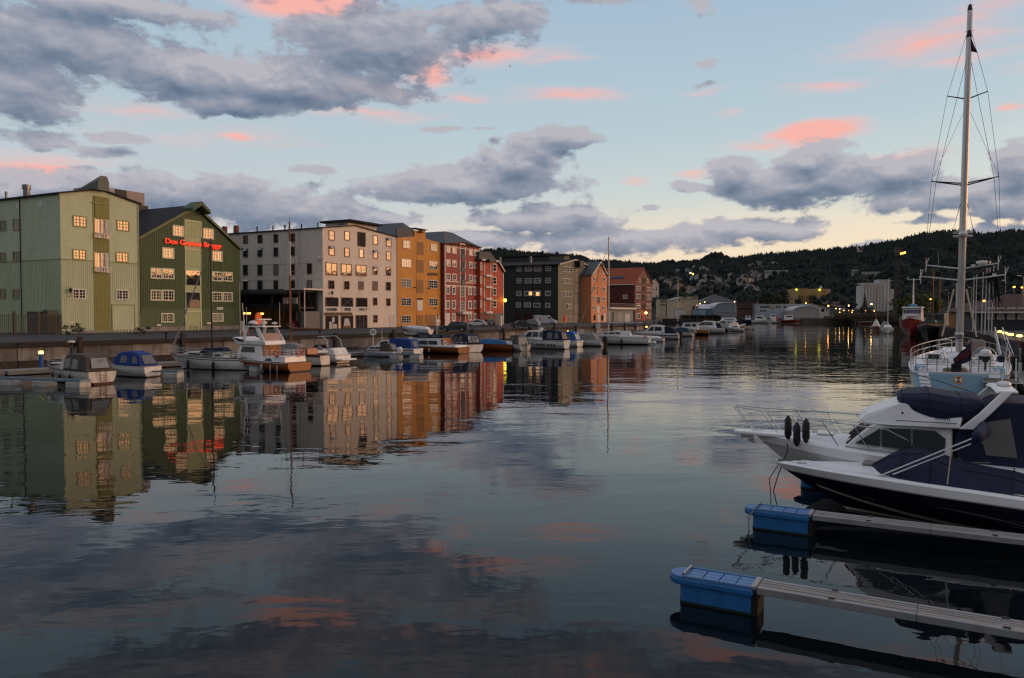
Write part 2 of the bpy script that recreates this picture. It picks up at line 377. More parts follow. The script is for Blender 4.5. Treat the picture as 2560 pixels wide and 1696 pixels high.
def build_hills():
    azs=np.arange(-60,150.1,.5);rs=np.concatenate([np.linspace(R0,R1,46),np.linspace(R1+60,R1+500,4)])
    m=MB()
    for r in rs:
        z=hill_z(azs,r);a=np.radians(azs)
        m.v+=[(float(r*math.sin(t)),float(r*math.cos(t)),float(h))for t,h in zip(a,z)]
    n=len(azs)
    for i in range(len(rs)-1):
        for k in range(n-1):m.f.append((i*n+k,i*n+k+1,(i+1)*n+k+1,(i+1)*n+k))
    gm=paint('hill_ground',(.017,.023,.019),.9,.4,.02,spec=.1)
    structure(m.build('hills',gm,smooth=True))
    # the wood: many small crowns over the slopes
    rng=np.random.default_rng(5)
    V=[];Fc=[];base=0;MI=[]
    def crowns(az,r,h,w,conif):
        nonlocal base
        z=hill_z(az,r);X=r*np.sin(np.radians(az));Y=r*np.cos(np.radians(az));n=len(az)
        k=5
        ang=rng.uniform(0,6.28,n)[:,None]+np.arange(k)*2*np.pi/k
        j=rng.uniform(.75,1.2,(n,k))
        lowh=np.where(conif,.12,.30);midw=np.where(conif,.62,1.05);midh=np.where(conif,.45,.68)
        ring0=np.stack([X[:,None]+np.cos(ang)*(w*np.where(conif,1.0,.8))[:,None]*j,Y[:,None]+np.sin(ang)*(w*np.where(conif,1.0,.8))[:,None]*j,(z+h*lowh)[:,None]+0*ang],2)
        j2=rng.uniform(.8,1.2,(n,k))
        ring1=np.stack([X[:,None]+np.cos(ang+.5)*(w*midw)[:,None]*j2,Y[:,None]+np.sin(ang+.5)*(w*midw)[:,None]*j2,(z+h*midh)[:,None]*1.0+rng.uniform(-.05,.05,(n,k))*h[:,None]],2)
        apex=np.stack([X+rng.uniform(-.15,.15,n)*w,Y,z+h],1)[:,None,:]
        allv=np.concatenate([ring0,ring1,apex],1)
        V.append(allv.reshape(-1,3))
        t=[]
        for q in range(k):
            q2=(q+1)%k
            t+=[(q,q2,k+q),(q2,k+q2,k+q),(k+q,k+q2,2*k)]
        t=np.array(t);off=base+np.arange(n)[:,None,None]*(2*k+1)
        Fc.append((t[None]+off).reshape(-1,3));MI.append(np.repeat(rng.integers(0,3,n),len(t)));base+=n*(2*k+1)
    # slopes
    n=25000
    az=rng.uniform(-8,42,n);r=R0+60+(R1-R0-60)*np.sqrt(rng.uniform(0,1,n))
    town=np.exp(-((az-12.5)/7.5)**2)*np.exp(-((r-1000)/420.0)**2)
    keep=rng.uniform(0,1,n)>town*.55
    az,r=az[keep],r[keep];n=len(az)
    con=(rng.uniform(0,1,n)<np.clip((r-900)/700,.15,.85))
    crowns(az,r,rng.uniform(7,13,n)*np.where(con,1.1,.8),rng.uniform(2.1,3.7,n)*np.where(con,.8,1.2),con)
    # ridge line
    n=2600
    az=rng.uniform(-9,40,n);r=R1-rng.uniform(0,60,n)
    con=rng.uniform(0,1,n)<.75
    clump=.75+.45*np.sin(az*9.0)*np.sin(az*3.1+1)
    crowns(az,r,rng.uniform(6,13,n)*clump,rng.uniform(2.4,4.2,n),con)
    # bumpy knoll trees on the skyline
    for u,hh in((1790,24),(1770,18),(1805,18),(1668,18),(1706,15),(1455,12),(1345,12)):
        a0=math.degrees(math.atan((u-CX)/F));n=14
        crowns(a0+rng.uniform(-.35,.35,n),np.full(n,R1-20.),np.full(n,float(hh))*rng.uniform(.7,1,n),rng.uniform(6,10,n),np.zeros(n,bool))
    V=np.concatenate(V);Fa=np.concatenate(Fc);MI=np.concatenate(MI)
    me=bpy.data.meshes.new('forest');me.vertices.add(len(V));me.vertices.foreach_set('co',V.ravel())
    me.loops.add(len(Fa)*3);me.loops.foreach_set('vertex_index',Fa.ravel().astype(np.int32))
    me.polygons.add(len(Fa));me.polygons.foreach_set('loop_start',np.arange(0,len(Fa)*3,3,dtype=np.int32));me.polygons.foreach_set('loop_total',np.full(len(Fa),3,np.int32))
    me.materials.append(paint('spruce_dark_hazed',(.017,.025,.026),.9,.3,.05,spec=.1));me.materials.append(paint('spruce_mid_hazed',(.022,.032,.031),.9,.3,.05,spec=.1));me.materials.append(paint('birch_green_hazed',(.028,.038,.031),.9,.3,.05,spec=.1))  # distance haze is mixed into the crown colours as a blue-grey tint
    me.polygons.foreach_set('material_index',MI.astype(np.int32));me.update()
    stuff(link(me,'forest'))
build_hills()

def slope_point(u,v):
    """where the sight line u, v meets the hillside"""
    a=math.atan((u-CX)/F);e=(VH-v)/F*math.cos(a);az=math.degrees(a)
    lo=R0
    for r in np.arange(R0,R1,6.0):
        if(float(hill_z(az,r))-EYE)/r>=e:break
    return Vector((r*math.sin(a),r*math.cos(a),float(hill_z(az,r)))),r,a

# ------------------------------------------------------------------ ground
QZ=2.45
QUAY=[(-86,10),(-62,48),(-46,70),(-38.3,79.6),(-16.3,109),(24,184),(42,226),(62,330)]
def build_ground():
    asphalt=paint('asphalt',(.052,.054,.058),.85,.25,.25,.3,8,spec=.25,grime=(.035,.035,.036))
    m=MB();m.prism_z(QUAY+[(30,372),(-420,420),(-420,10)],-3,QZ)
    structure(m.build('quay_pavement',asphalt))
    soil=paint('shore_ground',(.06,.058,.05),.9,.3,.05,.3,4,spec=.1,grime=(.045,.05,.03))
    m=MB();m.prism_z([(-420,430),(160,430),(196,446),(330,446),(900,300),(1400,500),(1400,900),(-900,900),(-900,430)],-3,2.6)
    structure(m.build('far_shore_ground',soil))
    m=MB();m.prism_z([(38,55),(47.5,78),(62,108),(94,174),(150,290),(228,446),(500,446),(420,30),(60,30)],-3,2.75)
    structure(m.build('east_quay_pavement',asphalt))
build_ground()
# ------------------------------------------------------------------ buildings along the quay
VPU=2300.0
FT=Vector(((VPU-CX)/F,1.0)).normalized() # along the fronts, away from the camera
FN=Vector((FT.y,-FT.x)) # towards the water
ROT=math.atan2(FT.y,FT.x)
GL=glass('window_glass');GLD=glass('window_glass_shop',(.02,.02,.022),.6,.06)
GLC=glass('window_glass_net_curtain',(.20,.19,.175),.9,.05)
WHT=paint('white_trim',(.62,.60,.55),.5,.08,4)
LIT=glow('lit_room',(1.0,.55,.22),.9)
_wcache={};WRND=random.Random(12);GLH=glass('window_glass_drawn_blind',(.10,.075,.055),.8,.05)
class Bld:
    def __init__(s,name,label,u,v,z=QZ,t=FT,cat='building',group=None):
        s.A=G(u,v,z);s.t=t;s.z0=z
        s.root=thing(name,label,cat,s.A,math.atan2(t.y,t.x),group)
        s.inl=Vector((-t.y,t.x))
    def front(s,p): # picture point -> (x along the front, z above ground)
        d=ray(*p);n=Vector((s.t.y,-s.t.x))
        k=(n.x*s.A.x+n.y*s.A.y)/(n.x*d.x+n.y*d.y)
        q=Vector((d.x*k-s.A.x,d.y*k-s.A.y))
        return q.dot(s.t),EYE+d.z*k-s.z0
    def side(s,p): # picture point -> (depth behind the front, z), on the near end wall
        d=ray(*p);n=s.t
        k=(n.x*s.A.x+n.y*s.A.y)/(n.x*d.x+n.y*d.y)
        q=Vector((d.x*k-s.A.x,d.y*k-s.A.y))
        return q.dot(s.inl),EYE+d.z*k-s.z0
    def rect(s,c,r,face='front'):
        f=s.front if face=='front' else s.side
        a=f(c(r[0],r[1]));b=f(c(r[2],r[3]));e=f(c(r[0],r[3]));g=f(c(r[2],r[1]))
        x0=(a[0]+e[0])/2;x1=(b[0]+g[0])/2
        z1=(a[1]+g[1])/2;z0=(b[1]+e[1])/2
        return min(x0,x1),max(x0,x1),min(z0,z1),max(z0,z1)
    def place(s,me,name,x,z,face,parent=None,out=0.0):
        o=link(me,name,parent or s.root)
        if parent is None:
            if face=='front':o.location=(x,-out,z)
            else:o.location=(-out,x,z);o.rotation_euler=(0,0,R(-90))
        return o
    def window(s,c,r,cols=2,rows=3,face='front',frame=None,gl=None,casing=.10,bar=.045,name='window',open_=False,div=False,back=None):
        x0,x1,z0,z1=s.rect(c,r,face)
        w=max(.3,round((x1-x0)/.05)*.05);h=max(.3,round((z1-z0)/.05)*.05)
        fm=frame or WHT;gl=gl or WRND.choices((GL,GLC,GLH),(70,14,16))[0]
        key=(w,h,cols,rows,fm.name,casing,bar,div,gl.name)
        if key not in _wcache:
            m=MB();d0,d1=-.11,.02;k=casing
            m.box(0,k,d0,d1,0,h).box(w-k,w,d0,d1,0,h).box(k,w-k,d0,d1,h-k,h).box(k-.0,w-k,d0-.02,d1,0,k)
            bars=MB();b=bar
            for i in range(1,cols):
                xx=w*i/cols;bb=b*(2.2 if(div and i==cols//2)else 1)
                bars.box(xx-bb/2,xx+bb/2,-.085,d1-.002,k,h-k)
            for j in range(1,rows):
                zz=k+(h-2*k)*j/rows;bars.box(k,w-k,-.078,d1-.004,zz-b/2,zz+b/2)
            g=MB();g.box(k*.9,w-k*.9,-.055,d1-.01,k*.9,h-k*.9)
            _wcache[key]=(m.mesh('window',fm),bars.mesh('glazing_bar',fm)if bars.v else None,g.mesh('pane',gl))
        fme,bme,gme=_wcache[key]
        o=s.place(fme,name,x0 if face=='front' else x1,z0,face)
        link(gme,'pane',o)
        if bme:link(bme,'glazing_bar',o)
        if open_: # a casement tilted open at the top
            q=MB();q.box(.06,w-.06,-.02,.02,-h*.32,0)
            oo=link(_wcache.setdefault(('sash',w,h),q.mesh('open_sash',paint('sash_blue',(.34,.38,.42),.3,.05))),'open_sash',o)
            oo.location=(0,-.12,h*.93);oo.rotation_euler=(R(-48),0,0)
        return o
    def windows(s,c,rs,**k):
        for r in rs:s.window(c,r,**k)
    def panel(s,c,r,name,mat,face='front',out=.05,grow=0,planks=0,label=None,frame=None):
        x0,x1,z0,z1=s.rect(c,r,face);w=x1-x0;h=z1-z0
        m=MB()
        if planks:
            n=max(2,int(w/planks))
            for i in range(n):m.box(w*i/n+.01,w*(i+1)/n-.01,-(.012 if i%2 else 0),out,0,h)
            m.box(0,w,.012,out,0,h)
        else:m.box(0,w,0,out+.02,0,h)
        o=s.place(m.mesh(name,mat),name,x0 if face=='front' else x1,z0,face,out=out)
        if frame:
            f=MB();k=.12;f.box(-k,0,-.05,.06,0,h+k).box(w,w+k,-.05,.06,0,h+k).box(0,w,-.05,.06,h,h+k)
            f.build('door_frame',frame,o)
        if label:o['label']=label
        return o
    def shell(s,pts,depth,wall,roof=None,roof_t=.22,over=.45,back_over=.3,eave=.35,rname='roof'):
        """gabled block: pts = top outline of the front as (x, z)"""
        W=pts[-1][0];s.pts=pts;s.W=W;s.depth=depth
        m=MB();m.prism_y([(0,0)]+list(pts)+[(W,0)],0,depth)
        s.wall=m.build('wall',wall,s.root)
        if roof:
            p=list(pts)
            def ext(a,b,d):
                L_=math.hypot(b[0]-a[0],b[1]-a[1]);return(a[0]-(b[0]-a[0])/L_*d,a[1]-(b[1]-a[1])/L_*d)
            low=[ext(p[0],p[1],eave)]+p[1:-1]+[ext(p[-1],p[-2],eave)]
            low=[(x,z-.05)for x,z in low];up=[(x,z+roof_t)for x,z in low]
            s.roof=MB().prism_y(low+up[::-1],-over,depth+back_over).build(rname,roof,s.root)
        return s
    def top_at(s,x):
        for a,b in zip(s.pts[:-1],s.pts[1:]):
            if a[0]<=x<=b[0]:return a[1]+(b[1]-a[1])*(x-a[0])/max(1e-6,b[0]-a[0])
        return s.pts[0][1]
    def boards(s,mat,face='front',step=.28,z0=.0,z1=None,x0=0,x1=None,horizontal=False,out=.045,length=None):
        m=MB()
        if face=='front':
            x1=s.W if x1 is None else x1
            if not horizontal:
                x=x0+step/2
                while x<x1-.05:
                    zt=s.top_at(x)-.06 if z1 is None else min(z1,s.top_at(x)-.06)
                    m.box(x-.045,x+.045,-out,.01,z0,zt);x+=step
            else:
                z=z0;zm=max(p[1]for p in s.pts)if z1 is None else z1
                while z<zm-.02:
                    zt=min(z+step,zm);a,b=x0,x1
                    xs=[x0+(x1-x0)*i/60 for i in range(61)];ok=[x for x in xs if s.top_at(x)>=zt]
                    if ok:
                        a,b=ok[0],ok[-1]
                        m.add([(a,-out,z),(b,-out,z),(b,-.004,zt),(a,-.004,zt),(a,.01,z),(b,.01,z)],[(0,1,2,3),(0,4,5,1)])
                    z+=step
        else:
            D=length or s.depth;zt=(s.pts[0][1]-.05)if z1 is None else z1
            if not horizontal:
                y=step/2
                while y<D:m.box(-out,.01,y-.045,y+.045,z0,zt);y+=step
            else:
                z=z0
                while z<zt-.02:
                    z2=min(z+step,zt)
                    m.add([(-out,0,z),(-out,D,z),(-.004,D,z2),(-.004,0,z2),(.01,0,z),(.01,D,z)],[(0,1,2,3),(0,4,5,1)]);z+=step
        return stuff(m.build('cladding',mat,s.root))
    def trim(s,x0,x1,z0,z1,mat,out=.07,face='front',name='trim'):
        m=MB()
        if face=='front':m.box(x0,x1,-out,.01,z0,z1)
        else:m.box(-out,.01,x0,x1,z0,z1)
        return m.build(name,mat,s.root)
    def barge(s,mat,w=.28,y=-.47):
        for a,b in zip(s.pts[:-1],s.pts[1:]):
            MB().prism_y([(a[0],a[1]-w+.1),(b[0],b[1]-w+.1),(b[0],b[1]+.2),(a[0],a[1]+.2)],y,y+.05).build('bargeboard',mat,s.root)
    def P(s,c,*pts):return[s.front(c(*p))for p in pts]
    def gable(s,c,*pts):
        q=s.P(c,*pts);W=q[-1][0]
        return[(0,q[0][1])]+[(x,z)for x,z in q[1:-1]]+[(W,q[-1][1])]
    def downpipe(s,x,top,mat,face='front'):
        m=MB()
        if face=='front':m.path([(x,-.12,0),(x,-.12,top)],.06)
        else:m.path([(-.12,x,0),(-.12,x,top)],.06)
        m.build('downpipe',mat,s.root)

ROOFD=paint('roof_felt',(.030,.032,.036),.8,.2,1,.2,10,spec=.2)
SLATE=paint('roof_slate',(.075,.085,.095),.6,.25,2,.3,12,spec=.3)
DARK=paint('dark_iron',(.018,.018,.019),.5,.2,4)
ZINC=paint('zinc',(.22,.23,.24),.4,.2,3,metal=.7)
CONC=paint('concrete',(.26,.25,.23),.85,.22,.8,.3,9,grime=(.10,.10,.09))

def wall_lamp(b,c,p,label):
    x,z=b.front(c(*p))
    m=MB();m.path([(0,0,-.5),(0,-.45,-.4),(0,-.45,0)],.03).lathe([(.05,-.02),(.16,.1),(.24,.5),(.1,.62),(.02,.75)],(0,-.45,0),6)
    t=thing('wall_lamp',label,'lamp',(b.A+Vector((b.t.x*x,b.t.y*x,z))),math.atan2(b.t.y,b.t.x))
    m.build('lantern',DARK,t)

# ---- 1: pale green warehouse
def pale_green():
    b=Bld('warehouse','pale green gabled warehouse with an olive central strip and orange lit windows',*C1(450,1145))
    wall=paint('pale_green_boards',(.47,.55,.365),.6,.07,1.2,grime=(.39,.45,.295));olive=paint('olive_boards',(.20,.21,.055),.6,.12,1.5);ofr=paint('olive_frame',(.24,.26,.12),.55,.1)
    pts=b.gable(C1,(452,128),(722,99),(1005,203));b.shell(pts,30,wall,ROOFD,over=.3)
    zl=b.front(C1(452,608))[1];sx0,sx1=b.front(C1(677,600))[0],b.front(C1(795,600))[0]
    gx0,gx1,gz0,gz1=b.rect(C1,(815,940,972,1143))
    b.boards(wall,z0=.35,z1=zl,step=.30,x1=sx0);b.boards(wall,z0=gz1+.1,z1=zl,step=.30,x0=sx1);b.boards(wall,z0=.35,z1=gz1,step=.3,x0=gx1+.1)
    b.boards(wall,z0=zl+.15,step=.22,horizontal=True,x1=sx0);b.boards(wall,z0=zl+.15,step=.22,horizontal=True,x0=sx1)
    b.boards(wall,'side',.30,.3,zl);b.boards(wall,'side',.22,zl+.15,horizontal=True)
    b.trim(0,sx0,zl,zl+.14,ofr,.06);b.trim(sx1,b.W,zl,zl+.14,ofr,.06);b.trim(0,30,zl,zl+.14,ofr,.06,'side')
    b.panel(C1,(677,153,795,1140),'loading_strip',olive,planks=.28,out=.06)
    b.panel(C1,(684,160,789,308),'hatch',olive,out=.13,planks=.9)
    b.trim(sx0-.1,sx1+.1,pts[1][1]-2.0,pts[1][1]-1.86,ofr,.22)
    for r in((527,290,627,372),(845,325,935,402),(525,535,622,610),(840,555,930,628)):b.window(C1,r,4,3,frame=ofr,div=True,bar=.07,casing=.14)
    for r in((523,818,622,895),(840,826,930,900)):b.window(C1,r,4,3,frame=WHT,div=True,bar=.07,casing=.16)
    # set-back loading doors with a white guard rail
    for(y0,y1)in((315,455),(560,702)):
        o=b.panel(C1,(682,y0,785,y1),'loading_door',GLD,out=.075)
        x0,x1,z0,z1=b.rect(C1,(682,y0,785,y1));w,h=x1-x0,z1-z0
        MB().box(.05,w*.36,-.05,.0,h*.22,h-.1).build('lit_pane',GL,o)
        for i in range(3):MB().box(w*(.10+i*.12),w*(.10+i*.12)+.05,-.07,.0,h*.2,h).build('glazing_bar',WHT,o)
        MB().box(w*.42,w*.48,-.07,0,.2,h).box(w*.62,w*.66,-.07,0,.2,h).box(w*.42,w*.66,-.065,0,h*.55,h*.59).build('door_frame',WHT,o)
        MB().box(w*.74,w*.98,-.12,0,h*.2,h-.05).build('curtain',paint('net_white',(.55,.54,.5),.8),o)
        g=MB();n=9
        g.box(0,w,-.42,-.36,h*.24,h*.27).box(0,w,-.42,-.36,.02,.08)
        for i in range(n+1):g.box(w*i/n-.05,w*i/n+.05,-.41,-.37,.05,h*.25)
        g.box(0,.05,-.4,0,h*.24,h*.27).box(w-.05,w,-.4,0,h*.24,h*.27).build('guard_rail',WHT,o)
    b.panel(C1,(815,940,972,1143),'garage_door',wall,planks=.25,out=.07,frame=ofr)
    b.panel(C1,(495,1058,537,1069),'notice_plate',WHT,out=.08)
    m=MB();m.box(-.05,b.W+.05,-.07,.02,0,.35).build('plinth',CONC,b.root)
    b.downpipe(b.W-.15,pts[2][1],wall)
    b.downpipe(b.side(C1(157,700))[0],pts[0][1],DARK,'side')
    for r in((0,322,48,400),(97,315,150,395),(0,555,45,625),(95,548,148,620),(0,820,45,892),(95,820,145,892)):b.window(C1,r,4,3,'side',ofr,div=True,casing=.14)
    for r in((118,200,147,238),(277,180,308,222)):b.panel(C1,r,'vent_hatch',WHT,'side',.06)
    b.panel(C1,(200,985,382,1150),'gateway_door',DARK,'side',.06)
    # hoist housing on the ridge
    x0,z0=b.front(C1(648,108));x1,z1=b.front(C1(782,45));xm=pts[1][0]
    MB().loft([[(xm-.9,-1.0,pts[1][1]-.2),(xm+.75,-1.0,pts[1][1]-.2),(xm+.75,-1.0,pts[1][1]+1.0),(xm+.45,-1.0,pts[1][1]+1.75),(xm-.45,-1.0,pts[1][1]+1.75),(xm-.9,-1.0,pts[1][1]+1.0)],
               [(xm-.9,3.8,pts[1][1]-.2),(xm+.75,3.8,pts[1][1]-.2),(xm+.75,3.8,pts[1][1]),(xm+.45,3.8,pts[1][1]+.2),(xm-.45,3.8,pts[1][1]+.2),(xm-.9,3.8,pts[1][1])]]).build('hoist_housing',paint('hoist_tin',(.12,.14,.12),.6),b.root)
    for d,w_,h_ in((9.2,.55,1.7),(14,.18,1.1),(30-1.2,1.0,2.0)):
        MB().lathe([(w_*.8,-1.5),(w_*.8,h_*.6),(w_,h_*.62),(w_,h_*.95),(w_*.5,h_)],(1.2,d,pts[0][1]+.3),10).build('flue',ZINC,b.root)
    wall_lamp(b,C1,(498,850),'black wall lantern on the pale green warehouse beside its low window')
    return b
LG=pale_green()

# ---- 2: dark green warehouse with the red sign
def dark_green():
    b=Bld('warehouse','dark green gabled warehouse with a pale hatch strip and a red neon name',*C1(1013,1130))
    wall=paint('dark_green_boards',(.055,.105,.042),.6,.12,1.2,grime=(.044,.080,.036));pale=paint('pale_green_doors',(.38,.45,.24),.6,.08,1.5);wf=paint('pale_casing',(.60,.62,.46),.55,.06)
    pts=b.gable(C1,(1012,452),(1416,222),(1742,528));b.shell(pts,28,wall,ROOFD,over=.35,roof_t=.3)
    zl=b.front(C1(1013,960))[1];zm=b.front(C1(1013,478))[1]
    s0,s1=b.front(C1(1340,700))[0],b.front(C1(1460,700))[0]
    b.boards(wall,z0=zl+.1,step=.33,x1=s0);b.boards(wall,z0=zl+.1,step=.33,x0=s1)
    b.boards(wall,z0=.7,z1=zl,step=.24,horizontal=True,x1=s0);b.boards(wall,z0=.7,z1=zl,step=.24,horizontal=True,x0=s1)
    b.trim(0,s0,zl-.05,zl+.1,wall,.06);b.trim(s1,b.W,zl-.05,zl+.1,wall,.06)
    b.trim(0,s0,zm,zm+.12,wall,.07);b.trim(s1,b.W,zm,zm+.12,wall,.07)
    b.panel(C1,(1340,322,1460,1135),'loading_strip',pale,out=.05)
    for r in((1346,332,1456,445),(1344,540,1452,655)):b.panel(C1,r,'hatch',pale,out=.10,planks=.3,frame=wf)
    b.panel(C1,(1347,988,1454,1135),'loading_door',pale,out=.10,planks=.3,frame=wf)
    o=b.panel(C1,(1347,690,1448,793),'glazed_door',GL,out=.10,frame=wf)
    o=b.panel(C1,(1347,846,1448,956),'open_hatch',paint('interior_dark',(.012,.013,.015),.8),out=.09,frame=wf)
    MB().prism_y([(.6,.05),(2.6,.05),(2.6,.9),(2.3,1.25),(.9,1.25),(.6,.9)],-.1,0).build('bale',paint('hessian',(.36,.25,.16),.9,.2),o)
    for r,c_,rw in(((1250,360,1333,440),4,3),((1470,382,1550,460),4,3),((1175,522,1262,602),4,3),((1536,545,1612,622),4,3),((1167,995,1263,1065),6,3),((1537,995,1620,1060),6,3)):
        b.window(C1,r,c_,rw,frame=wf,div=True,casing=.2,bar=.07)
    for r in((1090,668,1173,748),(1176,671,1262,750),(1537,694,1611,766),(1614,697,1686,768),(1090,826,1173,906),(1176,828,1262,908),(1537,842,1611,913),(1614,843,1686,914)):
        b.window(C1,r,4,3,frame=wf,div=True,casing=.2,bar=.07)
    for r in((1137,1077,1168,1090),(1500,1063,1530,1077),(1572,953,1617,972)):b.panel(C1,r,'notice_plate',WHT,out=.09)
    MB().box(-.02,b.W+.05,-.1,.02,0,.65).build('plinth',CONC,b.root)
    b.barge(paint('dark_green_trim',(.085,.125,.055),.5,.1),.34,-.40)
    # small hood over the hoist at the peak
    x,z=pts[1]
    k=(pts[1][1]-pts[0][1])/pts[1][0];k2=(pts[1][1]-pts[2][1])/(b.W-pts[1][0])
    MB().prism_y([(x-1.7,z-1.7*k),(x,z+.05),(x+1.7,z-1.7*k2),(x+1.7,z-1.7*k2+.5),(x,z+.7),(x-1.7,z-1.7*k+.5)],-1.6,1.0).build('hoist_hood',wall,b.root)
    # plant room on the roof
    m=MB().box(1.5,11,12,21,pts[1][1]-4.2,pts[1][1]+.9).build('plant_room',paint('plant_dark',(.05,.05,.052),.7),b.root)
    for i,(x0,x1,mt)in enumerate(((2.0,5.2,(.36,.36,.37)),(5.25,7.3,(.02,.02,.022)),(7.35,10.6,(.30,.25,.23)))):
        MB().box(x0,x1,12.4,18,pts[1][1]+.9,pts[1][1]+3.0).build('ventilation_unit',paint('vent_%d'%i,mt,.6,.1),b.root)
    for i in range(6):
        MB().box(-.06+.0,.02,.35,1.0,0,1.3).build('dormer_pane',GLC,b.root,(1.4,13+i*1.15,pts[1][1]-3.6))
    b.downpipe(.15,pts[0][1],DARK)
    return b
DG=dark_green()

FONT=None
def letters(b,text,p0,p1,h,mat,name,label,cat,depth=.12,out=.35,c=C1):
    """raised lettering fixed to a front: one object per letter"""
    x0,z0=b.front(c(*p0));x1,z1=b.front(c(*p1))
    root=thing(name,label,cat,b.A+Vector((b.t.x*x0+b.t.y*out,b.t.y*x0-b.t.x*out,z0)),math.atan2(b.t.y,b.t.x))
    cv=bpy.data.curves.new('letter_line','FONT');cv.body=text;cv.size=1.0
    ob=bpy.data.objects.new('letter_line',cv);COL.objects.link(ob);bpy.context.view_layer.update()
    full=ob.dimensions.x
    adv=[]
    for i in range(len(text)):
        cv.body=text[:i+1];bpy.context.view_layer.update();adv.append(ob.dimensions.x)
    sx=(x1-x0)/full
    for i,ch in enumerate(text):
        if ch==' ':continue
        cv.body=ch;cv.extrude=depth/2/h*1.0;cv.offset=-.018
        bpy.context.view_layer.update();w=ob.dimensions.x
        me=bpy.data.meshes.new_from_object(ob.evaluated_get(bpy.context.evaluated_depsgraph_get()))
        me.materials.clear();me.materials.append(mat)
        minx=min(v.co.x for v in me.vertices)
        o=link(me,'letter',root);o.rotation_euler=(R(90),0,0);o.scale=(sx,h/.72,1)
        cv.extrude=0;cv.offset=0
        o.location=((adv[i]-w)*sx-minx*sx,0,0)
    bpy.data.objects.remove(ob);bpy.data.curves.remove(cv)
    return root
NEON=glow('neon_red',(1.0,.045,.012),1.05)
sgn=letters(DG,'Den Grønne Brygge',(1192,490),(1596,521),.82,NEON,'neon_sign','glowing red neon sign reading Den Grønne Brygge across the dark green gable','sign',.14,.3)
MB().box(-.1,10.6,.16,.20,.05,.13).box(-.1,10.6,.16,.20,.5,.58).build('mounting_rail',DARK,sgn)

